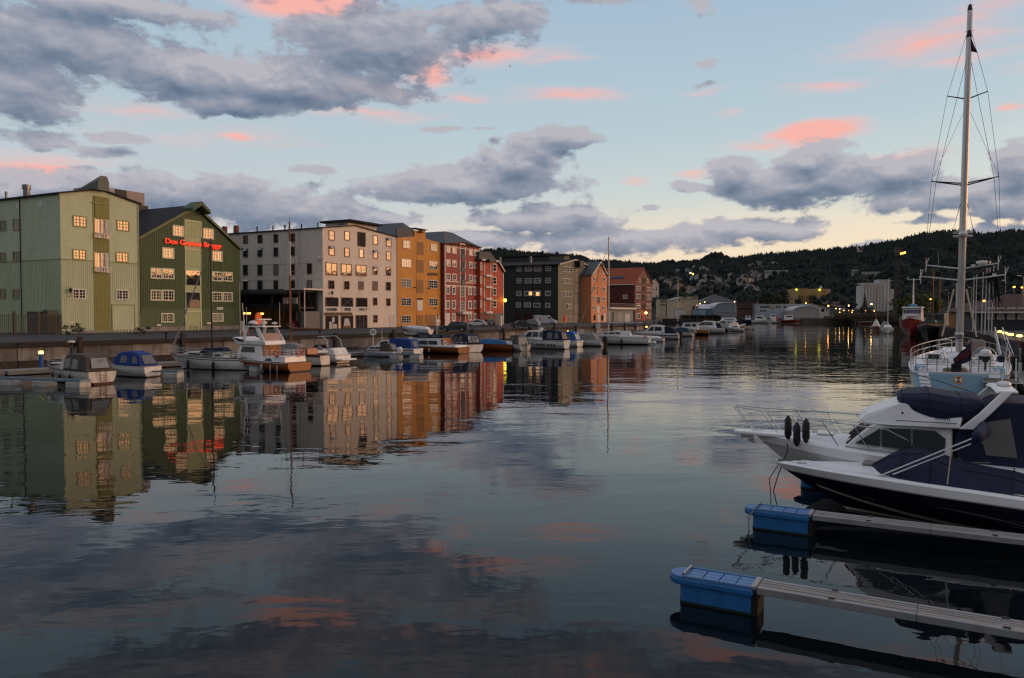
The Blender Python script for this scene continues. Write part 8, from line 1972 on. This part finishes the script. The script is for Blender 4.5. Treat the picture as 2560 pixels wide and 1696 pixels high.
# houses on the hillside
def hill_houses():
    rnd=random.Random(21)
    PX=[(440,300),(600,305),(566,298),(625,312),(790,300),(785,318),(735,272),(910,258),(965,198),(530,250),(640,255),(600,350),(560,378),(622,385),(690,370),(715,355),(770,385),(820,385),(860,390),(945,408),(918,412),(1050,430),(1120,405),(1075,370),(722,478),(698,490),(830,490),(880,475),(850,525),(950,520),(985,490),(1000,470),(1022,460),(460,500),(430,500),(520,480),(428,415),(465,430),(388,410),(280,400),(250,405),(320,450),(1290,280),(1332,233),(1300,240),(1440,215),(1400,212),(1570,220),(1480,150),(1690,150),(1100,220),(1075,230),(1490,260),(1450,267),(1520,258),(1370,275),(1280,320),(1320,325),(1350,343),(1398,356),(1425,365),(1268,350),(1250,372),(1300,400),(1340,405),(1280,430),(1200,430),(1222,455),(1250,440),(1390,445),(1408,410),(1280,490),(1292,520),(1262,532),(1370,550),(622,525),(750,440),(660,560),(1182,428),(1192,408),(1360,310),(1385,322),(1230,400),(1330,375),(1310,360),(1240,470),(1210,470),(905,465),(760,520),(1310,430),(1360,385),(1160,385),(580,540),(505,520),(350,470),(1230,500),(690,520),(800,540),(1010,500)]
    kinds=[('white',(.44,.44,.43),'small white house among trees on the far hillside'),('cream',(.42,.36,.26),'small cream house among trees on the far hillside'),('grey',(.28,.29,.30),'small grey house among trees on the far hillside'),('red',(.20,.06,.045),'small red house among trees on the far hillside')]
    protos={}
    for k,c_,lb in kinds:
        for v in range(2):
            w,d,h,rz=((9,8,5.5,2.6),(13,8,4.6,2.2))[v];t=thing('hillside_house',lb,'house',(0,0,-50),0,'houses on the wooded hillside')
            MB().prism_y([(-w/2,-4),(-w/2,h),(0,h+rz),(w/2,h),(w/2,-4)],-d/2,d/2).build('wall',paint('house_'+k,c_,.7,.08,.2),t)
            MB().prism_y([(-w/2-.5,h-.3),(0,h+rz),(w/2+.5,h-.3),(w/2+.5,h),(0,h+rz+.35),(-w/2-.5,h)],-d/2-.5,d/2+.5).build('roof',paint('house_roof_%d'%v,((.05,.05,.055),(.10,.045,.035))[v],.8,.15,.3),t)
            for x in(-w*.28,w*.28):MB().box(x-.7,x+.7,-d/2-.06,-d/2+.02,1.6,3.2).build('window',GL,t)
            protos[k,v]=[t,False]
    for i,(x,y)in enumerate(PX):
        k=rnd.choices(['white','cream','grey','red'],(60,22,12,6))[0];v=rnd.randrange(2)
        p,r,a=slope_point(*C5(x,y+6));pr=protos[k,v]
        if not pr[1]:t=pr[0];pr[1]=True
        else:
            t=pr[0].copy();COL.objects.link(t)
            for ch in pr[0].children:c=ch.copy();COL.objects.link(c);c.parent=t
        s=rnd.uniform(.55,.85)*(r/1000)**.35
        t['label']='small %s house %s the far hillside, above the %s'%(k,'high up on' if y<300 else 'halfway up' if y<430 else 'low down on','cream gabled hall' if x<520 else 'long dark hipped roof' if x<800 else 'white curved hall roof' if x<1150 else 'red brown building' if x<1400 else 'dark clump of trees')
        t.location=p+Vector((0,0,3.0));t.rotation_euler=(0,0,-a+rnd.uniform(-.9,.9));t.scale=(s,s,s)
    for pr in protos.values():
        if not pr[1]:
            for ch in list(pr[0].children):bpy.data.objects.remove(ch)
            bpy.data.objects.remove(pr[0])
    for(x0,x1,y,lb,cc)in((1485,1730,335,'long pale terrace of houses high on the wooded hillside',C5),):
        p,r,a=slope_point(*cc((x0+x1)/2,y+8));W=(x1-x0)*.211*r/F;t=thing('terrace_block',lb,'house',p+Vector((0,0,3)),-a+.05)
        MB().box(-W/2,W/2,0,9,-5,6).build('wall',paint('house_white',(.50,.50,.48),.7,.08,.2),t);MB().box(-W/2-.4,W/2+.4,-.5,9.5,6,6.5).build('roof',paint('house_roof_0',(.05,.05,.055),.8),t)
        for j in range(12):MB().box(-W/2+W*(j+.2)/12,-W/2+W*(j+.75)/12,-.1,.05,1,4.2).build('window',GL,t)
    for(u0,u1,v,lb)in((2128,2144,694,'pale flat roofed house on the hillside above the silos'),(2157,2206,700,'long grey institution building on the hillside above the silos')):
        p,r,a=slope_point((u0+u1)/2,v+4);W=(u1-u0)*r/F;t=thing('hillside_building',lb,'building',p+Vector((0,0,5)),-a)
        MB().box(-W/2,W/2,0,14,-8,7).build('wall',wmat('far_pale',(.44,.43,.40)),t);MB().box(-W/2-.5,W/2+.5,-.6,14.5,7,7.7).build('roof',paint('house_roof_0',(.05,.05,.055),.8),t)
        for j in range(max(3,int(W/5))):n=max(3,int(W/5));MB().box(-W/2+W*(j+.2)/n,-W/2+W*(j+.8)/n,-.1,.05,2,4.6).build('window',GL,t)
    for x,y,c_,lb in((592,357,'white','bright white lamp among the hillside houses'),(622,376,'amber','red amber lamp among the hillside houses')):
        p,r,a=slope_point(*C5(x,y));o=MB().lathe([(.02,-1.2),(1.1,-.6),(1.3,0),(1.0,.7),(.02,1.2)],(0,0,0),8).build('hillside_lamp',LAMPS[c_],None,p*.985+Vector((0,0,8)));tag(o,lb,'lamp')
hill_houses()

# ------------------------------------------------------------------ the east quay
def east_quay():
    wd=[paint('pile_dark_%d'%i,c,.9,.3,1.5,.4,7)for i,c in enumerate(((.045,.037,.03),(.03,.026,.022),(.06,.05,.04)))]
    t=thing('pile_wall','dark timber pile wall of the east quay behind the tall ketch','quay wall');rnd=random.Random(6)
    a=Vector((44.2,70));b_=Vector((94,174));d=(b_-a).normalized();L_=(b_-a).length;s=0
    while s<L_:
        p=a+d*s;r=rnd.uniform(.17,.26)
        MB().lathe([(r,-1),(r*.95,2.6+rnd.uniform(-.25,.35)),(r*.6,2.75)],(p.x-.45,p.y+.2,0),7).build('pile',wd[rnd.randrange(3)],t);s+=.62 if s<60 else .95
    MB().add([(38,55,2.75)],[])
    # restaurant with brown roof
    b=Bld('quay_restaurant','low dark quay building with a brown tiled roof and white windows',2446,825,2.77,Vector((.93,-.36)).normalized())
    dk=paint('restaurant_wall',(.035,.042,.045),.7,.15);rf=paint('brown_tiles',(.075,.033,.026),.8,.2,1.5,.4,12)
    W=26;H=b.front((2447,779.5))[1];Hr=H+2.6
    MB().box(0,W,0,12,0,H).build('wall',dk,b.root);MB().loft([[(-.8,-1.0,H-.05),(W+.6,-1.0,H-.05),(W+.6,13,H-.05),(-.8,13,H-.05)],[(4.5,5.9,Hr),(W-5,5.9,Hr),(W-5,6.1,Hr),(4.5,6.1,Hr)]]).build('roof',rf,b.root);MB().box(-.8,W+.6,-1.08,-1.0,H-.2,H+.0).build('gutter',WHT,b.root)
    for i in range(12):
        if i in(5,8):continue
        o=MB().box(0,.95,-.08,.02,0,1.7).build('window',WHT,b.root,(1.0+i*1.25,0,1.5));MB().box(.14,.81,-.10,-.06,.14,1.55).build('pane',GLC,o)
    t2=thing('quay_cafe','low brown roofed cafe with an orange brown wall behind the ketch mast','building',AT(2409,800,128)*Vector((1,1,0))+Vector((0,0,2.77)),R(-14))
    H2=AT(2409,779,128).z-2.77;MB().box(0,8.6,0,8,0,H2).build('wall',paint('cafe_ochre',(.30,.13,.035),.7,.12),t2);MB().loft([[(-.6,-.8,H2-.05),(9.2,-.8,H2-.05),(9.2,8.8,H2-.05),(-.6,8.8,H2-.05)],[(2.5,3.9,H2+1.8),(7,3.9,H2+1.8),(7,4.1,H2+1.8),(2.5,4.1,H2+1.8)]]).build('roof',rf,t2)
    for i in range(4):o=MB().box(0,.8,-.08,.02,0,1.5).build('window',WHT,t2,(.8+i*1.6,0,1.3));MB().box(.12,.68,-.1,-.06,.12,1.38).build('pane',GLC,o)
    # glazed veranda
    b=Bld('glazed_veranda','white framed glazed veranda with a flat white roof at the quay edge',2507,823,2.77,Vector((.95,-.31)).normalized());W=12;D=6;H=b.front((2507,801))[1]
    MB().box(-.3,W,-.3,D,H,H+.25).build('flat_roof',WHT,b.root);fr=MB()
    for x in[i*.85 for i in range(15)]:fr.box(x-.05,x+.05,-.06,.06,0,H)
    fr.box(0,W,-.05,.05,.95,1.05).box(0,W,-.05,.05,H*.62,H*.62+.07)
    for y in[i*.85 for i in range(8)]:fr.box(-.06,.06,y-.05,y+.05,0,H)
    fr.box(-.05,.05,0,D,.95,1.05).box(-.05,.05,0,D,H*.62,H*.62+.07).build('white_frame',WHT,b.root)
    MB().box(.05,W,.0,.02,1.05,H).build('pane',GL,b.root);MB().box(0,.02,.05,D,1.05,H).build('pane',GL,b.root);MB().box(.05,W,-.02,.03,0,.95).build('lower_panel',paint('veranda_panel',(.20,.20,.20),.6),b.root);MB().box(-.02,.03,0,D,0,.95).build('lower_panel',paint('veranda_panel',(.20,.20,.20),.6),b.root)
    # flagpoles
    pole=paint('flagpole_white',(.55,.55,.54),.4)
    for i,(ut,vt,ub,vb,lb)in enumerate(((2435.4,693.6,2431.6,827,'first of the white flagpoles counted from the ketch mast'),(2442,690,2438.5,828,'second of the white flagpoles counted from the ketch mast'),(2458.4,683,2453.5,830,'third of the white flagpoles counted from the ketch mast'),(2467.5,672,2461.7,834,'white flagpole carrying the ragged black flag'),(2475,673,2471,829,'white flagpole just past the ragged black flag'),(2485,667.5,2478.7,834,'last and tallest of the white flagpoles by the gangway'))):
        p=G(ub,vb,2.77);q=AT(ut,vt,p.y);t=thing('flagpole',lb,'flagpole',p,0,'white flagpoles on the east quay');d=q-p
        MB().tube((0,0,0),(d.x,0,d.z),.075,.04,7).build('pole',pole,t);MB().lathe([(.02,-.1),(.1,0),(.02,.12)],(d.x,0,d.z),7).build('finial',pole,t)
        if i==3:fp,fd=p,d
    t=thing('black_flag','large ragged black flag drooping among the white flagpoles','flag',fp+Vector((fd.x,-.1,fd.z-.5)));rings=[];rnd=random.Random(2)
    for i in range(10):
        f=i/9;rings.append([(-.25+.25*f+.06*math.sin(i*2),.05*math.sin(i),-.1-2.9*f*.4),(.55+.25*f,.16*math.sin(i*1.3),.05-1.0*f),(1.1+.5*f+.08*math.sin(i*3),.12*math.cos(i*1.7),.2-3.9*f+rnd.uniform(-.2,.2))])
    rings2=[[(x,y+.02,z)for x,y,z in r][::-1]for r in rings]
    MB().loft([a+c for a,c in zip(rings,rings2)]).build('flag_cloth',paint('flag_black',(.010,.009,.010),.9),t)
    for k in range(3):MB().loft([[(.25+k*.4,-.05,-1.2),(.55+k*.4,-.05,-1.2),(.55+k*.4,.0,-1.2),(.25+k*.4,0,-1.2)],[(.65+k*.35,-.05,-3.4-k*.35),(.72+k*.35,-.05,-3.4-k*.35),(.72+k*.35,0,-3.4-k*.35),(.65+k*.35,0,-3.4-k*.35)]]).build('flag_tail',paint('flag_black',(.010,.009,.010),.9),t)
    MB().box(.45,.95,-.2,-.16,-.35,-.05).build('flag_emblem',WHT,t)
    o=MB().add([(0,0,0),(.28,.03,-.05),(.3,-.02,-.45),(.02,0,-.5),(0,.02,0),(.28,.05,-.05),(.3,0,-.45),(.02,.02,-.5)],[(0,1,2,3),(7,6,5,4),(0,4,5,1),(1,5,6,2),(2,6,7,3),(3,7,4,0)]).build('small_flag',paint('flag_red',(.35,.02,.02),.8),None,AT(2468,672,fp.y));tag(o,'small red flag above the ragged black flag','flag')
    # lamps of the quay
    for(x,y,D,zb,lb)in((1045,737,120,2.77,'amber street lamp between the flagpoles over the brown roof'),(172,710,190,2.77,'amber street lamp in front of the yellow green trees'),(520,948,140,2.77,'amber lamp on the near side of the ketch masts'),(675,950,135,2.77,'amber lamp on the cafe wall past the ketch masts'),(1535,510,140,2.77,'lit amber lamp head over the brown roof, first of a pair'),(1665,517,140,2.77,'lit amber lamp head over the brown roof, second of a pair')):
        q=AT(*CFR(x,y),D);t=thing('street_lamp',lb,'street lamp',(q.x,q.y,zb),0,'lit lamps of the east quay');MB().tube((0,0,0),(0,0,q.z-zb),.07,.05,6).build('pole',ZINC,t);MB().lathe([(.02,-.12),(.17,-.05),(.19,.05),(.02,.14)],(0,-.05,q.z-zb),8).build('lamp_globe',LAMPS['amber'],t)
    for(x,y,D,lb)in((1690,340,110,'unlit tall street lamp at the edge beyond the veranda'),(1400,412,150,'unlit tall street lamp over the brown tiled roof'),(845,525,190,'unlit street lamp just past the ketch masts'),(468,567,210,'unlit street lamp between the trees and the ketch masts')):
        q=AT(*CFR(x,y),D);lamp_post(Vector((q.x,q.y,2.77)),0,q.z-2.77,lb,heads=.45,ang=math.pi,group='unlit street lamps on the east quay')
    for(x,y,lb)in((1305,1235,'low amber quay light farthest along the gangway rail'),(1390,1260,'second low amber quay light from the far end'),(1480,1282,'third low amber quay light from the far end'),(1625,1305,'low amber quay light closest to the dock')):
        v=CFR(x,y);p=G(v[0],v[1]+9,2.77);t=thing('quay_light',lb,'lamp',p,0,'low amber lights on the quay edge');h=AT(v[0],v[1],p.y).z-2.77
        MB().lathe([(.09,0),(.09,h-.1)],(0,0,0),8).build('post',ZINC,t);MB().lathe([(.02,h-.12),(.26,h-.08),(.24,h+.05),(.02,h+.1)],(0,0,0),8).build('lamp_head',glow('quay_amber',(1.0,.55,.09),7.0),t)
    # gangway
    n0=[G(2502,917,.62),G(2534,917,.62)];f0=[G(2487,846,2.8),G(2505,846,2.8)]
    t=thing('gangway','steep blue grey gangway from the floating dock up to the quay','gangway');gm=paint('gangway_deck',(.16,.19,.22),.6,.15,2)
    up=Vector((0,0,.1));MB().loft([[n0[0],n0[1],n0[1]-up,n0[0]-up],[f0[0],f0[1],f0[1]-up,f0[0]-up]]).build('ramp',gm,t)
    for s_ in(0,1):
        m=MB();m.tube(n0[s_]+Vector((0,0,1)),f0[s_]+Vector((0,0,1)),.045,n=6).tube(n0[s_]+Vector((0,0,.5)),f0[s_]+Vector((0,0,.5)),.03,n=6)
        for k in range(7):q=n0[s_].lerp(f0[s_],k/6);m.tube(q,q+Vector((0,0,1)),.03,n=5)
        m.build('handrail',GEL,t)
    p=G(2478.5,885,.6);t=thing('dock_sign','pale blue notice board on posts at the foot of the gangway','sign',p,R(-20));k=p.y/F
    MB().box(-8.5*k,8.5*k,-.04,.04,13*k,36*k).build('board',paint('notice_blue',(.32,.42,.47),.5),t);MB().tube((-6*k,0,0),(-6*k,0,13*k),.04,n=6).tube((6*k,0,0),(6*k,0,13*k),.04,n=6).build('post',ZINC,t)
    # floating dock beside the ketch
    d=Vector((.496,.868));rz=math.atan2(d.y,d.x);o0=Vector((25.7,45.0))+Vector((d.y,-d.x))*3.7
    t=thing('floating_dock','grey planked floating dock alongside the tall ketch','dock',(o0.x,o0.y,0),rz);x=-16
    while x<22:MB().box(x,x+1.16,-4.6,0,.38,.5+.01*(int(x*3)%2)).build('plank',PLANK,t);x+=1.2
    MB().box(-16,22,-4.6,0,-.3,.36).build('dock_float',paint('dock_black',(.03,.03,.03),.8),t);MB().box(-16,22,-.02,.1,.2,.56).build('edge_timber',paint('dock_edge',(.10,.09,.08),.8,.2,2),t)
    p=G(2538,926,.52);tag(MB().box(-.42,.42,-.4,.4,0,1.05).box(-.45,.45,-.43,.43,1.05,1.12).build('waste_bin',paint('bin_green',(.012,.04,.026),.5),None,p,bevel=.03),'dark green waste bin on the floating dock','bin')
    p=G(2550,935,.52);t=thing('dock_post','white service post with grey cap on the floating dock','post',p);MB().lathe([(.13,0),(.13,.85)],(0,0,0),8).build('post',GEL,t);MB().lathe([(.10,.85),(.10,1.9),(.02,1.95)],(0,0,0),8).build('upper_post',ZINC,t)
    m=thing('quay_fender_wall','rusty red steel wall panel behind the dock post','wall',G(2556,925,.5),R(60));MB().box(0,7,0,.2,-.5,2.3).build('panel',paint('rust_red',(.12,.03,.02),.8,.25,1.5),m)
east_quay()

def east_boats():
    EB='boats moored along the east quay'
    def at(u,v):return G(u,v,0)
    hd=238
    # red fishing boat, bow towards the camera
    bow=at(2276,842);L=15.0;st=bow-Vector((math.cos(R(hd)),math.sin(R(hd)),0))*L*.86
    b=Boat('fishing_boat','red hulled fishing boat with a white wheelhouse, bow to the camera',st,hd,L,5.6,group=EB)
    b.hull(2.6,4.2,paint('hull_crimson',(.20,.014,.016),.4,.08),ANTK,rail=paint('rail_dark_red',(.08,.01,.01),.5),tran=.8,bp=3.0,rake=1.4,boot=.15,draft=.6,deck=GELD)
    b.cabin([(4.5,3),(10.6,3.4),(10.3,6.4),(4.8,6.4)],2.0,1.85,GEL,'wheelhouse');b.end_glass((10.5,5.2),(10.38,6.0),1.8,1.75,n=5);b.cabin([(4.4,6.4),(10.9,6.4),(10.8,6.7),(4.5,6.7)],2.1,2.0,GEL,'wheelhouse_roof');MB().box(10.5,10.6,-1.1,1.1,4.3,4.55).build('name_board',paint('name_red',(.25,.05,.05),.6),b.t)
    m=MB();m.tube((7.5,0,6.7),(7.5,0,13.2),.2,.1,8).tube((7.5,-1.2,12.9),(7.5,1.2,12.9),.06,n=5).tube((7.5,-1.2,12.9),(7.5,-1.2,13.6),.06,n=5).tube((7.5,1.2,12.9),(7.5,1.2,13.6),.06,n=5).build('signal_mast',GEL,b.t);MB().lathe([(.7,0),(.9,.3),(.6,.6)],(7.5,0,6.7),10).build('mast_base',paint('base_blue',(.05,.2,.36),.5),b.t)
    b.rail(.55,1.0,.9,5,mat=GEL)
    # dark wooden boat
    bow=at(2322,852);L=16;st=bow-Vector((math.cos(R(hd-6)),math.sin(R(hd-6)),0))*L*.84
    b=Boat('wooden_boat','dark old wooden boat with a cream sheer stripe beside the red fishing boat',st,hd-6,L,5.6,group=EB)
    b.hull(2.3,3.7,paint('tarred_wood',(.028,.016,.012),.6,.3,1,stretch=(.3,3,3)),ANTK,rail=BLK,tran=.7,bp=2.6,rake=2.2,boot=.1,draft=.6,stripe=[(.82,.95,paint('sheer_cream',(.30,.28,.22),.6))])
    b.cabin([(3,2.5),(8,2.8),(7.8,5.2),(3.2,5.2)],1.8,1.6,paint('deck_green',(.06,.085,.07),.6),'wheelhouse');b.end_glass((7.95,4.0),(7.85,4.9),1.5,1.45,n=4);b.mast(10,3,10.5,.12,TEAKD,spread=(.7,));b.mast(3,3,9,.1,TEAKD,spread=())
    b.cabin([(10.5,3.0),(12.5,3.2),(12.3,3.9),(10.6,3.8)],.9,.8,paint('winch_green',(.02,.08,.055),.6),'windlass')
    # passenger boat behind
    bow=at(2388,840);L=15;st=bow-Vector((math.cos(R(240)),math.sin(R(240)),0))*L
    b=Boat('passenger_boat','varnished passenger boat with white railings behind the ketch masts',st,240,L,5.0,group=EB);b.hull(1.9,2.7,BLK,ANTK,rail=WHT,tran=.8,bp=2.6);b.cabin([(2,2),(11,2.3),(10.6,4.4),(2.2,4.4)],1.9,1.7,TEAK,'saloon');b.end_glass((10.9,3.1),(10.75,4.1),1.6,1.55,n=4);b.cabin([(1.8,4.4),(11.6,4.4),(11.5,4.65),(1.9,4.65)],2.1,2.0,WHT,'saloon_roof');b.rail(.4,1.0,.9,7,mat=WHT,mid=True);b.mast(6,4.5,8,.09,GEL,spread=())
    # covered sailing boat and small white boat
    b=Boat('sailing_boat','small wooden sailing boat under a white peaked cover by the east shore',at(2206,831)+Vector((2.0,8,0)),244,8.5,3.0,'sailing boat',EB);b.hull(1.3,1.7,TEAK,ANTK,rail=FEND,tran=.6,bp=2.4);b.cabin([(.6,1.2),(7.9,1.6),(5.6,3.6),(2.0,3.4)],1.35,.15,paint('cover_white',(.50,.50,.50),.8),'white_cover',.1,taper=.3);b.mast(5.2,1.4,11,.09,TEAK,spread=(.6,))
    b=Boat('motor_boat','small round bowed white boat beside the white covered sailing boat',at(2227,832)+Vector((1.6,6,0)),240,7,3.0,group=EB);b.hull(1.5,1.9,GEL,ANTK,rail=FEND,tran=.8,bp=3.0);b.cabin([(.8,1.5),(5,1.7),(4.2,3.0),(1.4,2.8)],1.1,.6,CAN_P,'cover',.1)
    b=Boat('rowing_boat','low reddish rowing boat moored at the dark timber quay front',AT(2146,812,405)*Vector((1,1,0)),4,8,2.4,group=EB);b.hull(.9,1.2,paint('rowboat_red',(.12,.025,.02),.6),ANTK,rail=FEND,tran=.7)
    b=Boat('sailing_boat','white sailing boat with a bare mast between the covered boat and red fishing boat',at(2246,836)+Vector((3,12,0)),245,9,3.0,'sailing boat',EB);b.hull(1.3,1.7,GEL,ANTK,rail=FEND,tran=.7);b.cabin([(2,1.2),(6.5,1.5),(5.5,2.2),(2.2,2.1)],1.0,.8,GEL);b.mast(5,1.6,12.5,.09,GEL,boom=(3.6,1.4,GEL,CAN_P),spread=(.55,))
east_boats()
def gull(p,label,rz):
    t=thing('seagull',label,'bird',p,R(rz))
    gm=paint('gull_white',(.45,.44,.43),.7);wg=paint('gull_grey',(.22,.22,.23),.7)
    b_=MB().lathe([(.005,-.24),(.03,-.17),(.07,-.02),(.065,.08),(.04,.17),(.045,.21),(.02,.26),(.004,.28)],(0,0,0),9,'x').build('body',gm,t,smooth=True)
    MB().lathe([(.012,.26),(.003,.32)],(0,0,-.005),6,'x').build('beak',paint('beak_ochre',(.4,.22,.03),.5),t)
    for sg in(-1,1):
        P=[(0,.05,.02,.10),(0,.20,.16,.11),(-.02,.36,.34,.085),(-.08,.50,.52,.05),(-.14,.58,.62,.012)]
        MB().loft([[(x+c_,sg*y,z),(x,sg*y,z+.012),(x-c_,sg*y,z-.004),(x,sg*y,z-.008)]for x,y,z,c_ in P]).build('wing',wg,t)
    MB().add([(-.20,-.03,0),(-.20,.03,0),(-.36,.07,.0),(-.36,-.07,.0),(-.2,0,-.012)],[(0,1,2,3),(0,4,1),(1,4,2),(2,4,3),(3,4,0)]).build('tail',gm,t)
gull(AT(2150,629,58),'grey white seagull flying with raised wings in front of the hills',195);gull(AT(1276,168,210),'tiny distant bird high in the sky beside the big cloud bank',120);gull(AT(1022,510,230),'tiny distant bird low in the sky above the ochre warehouse',60)
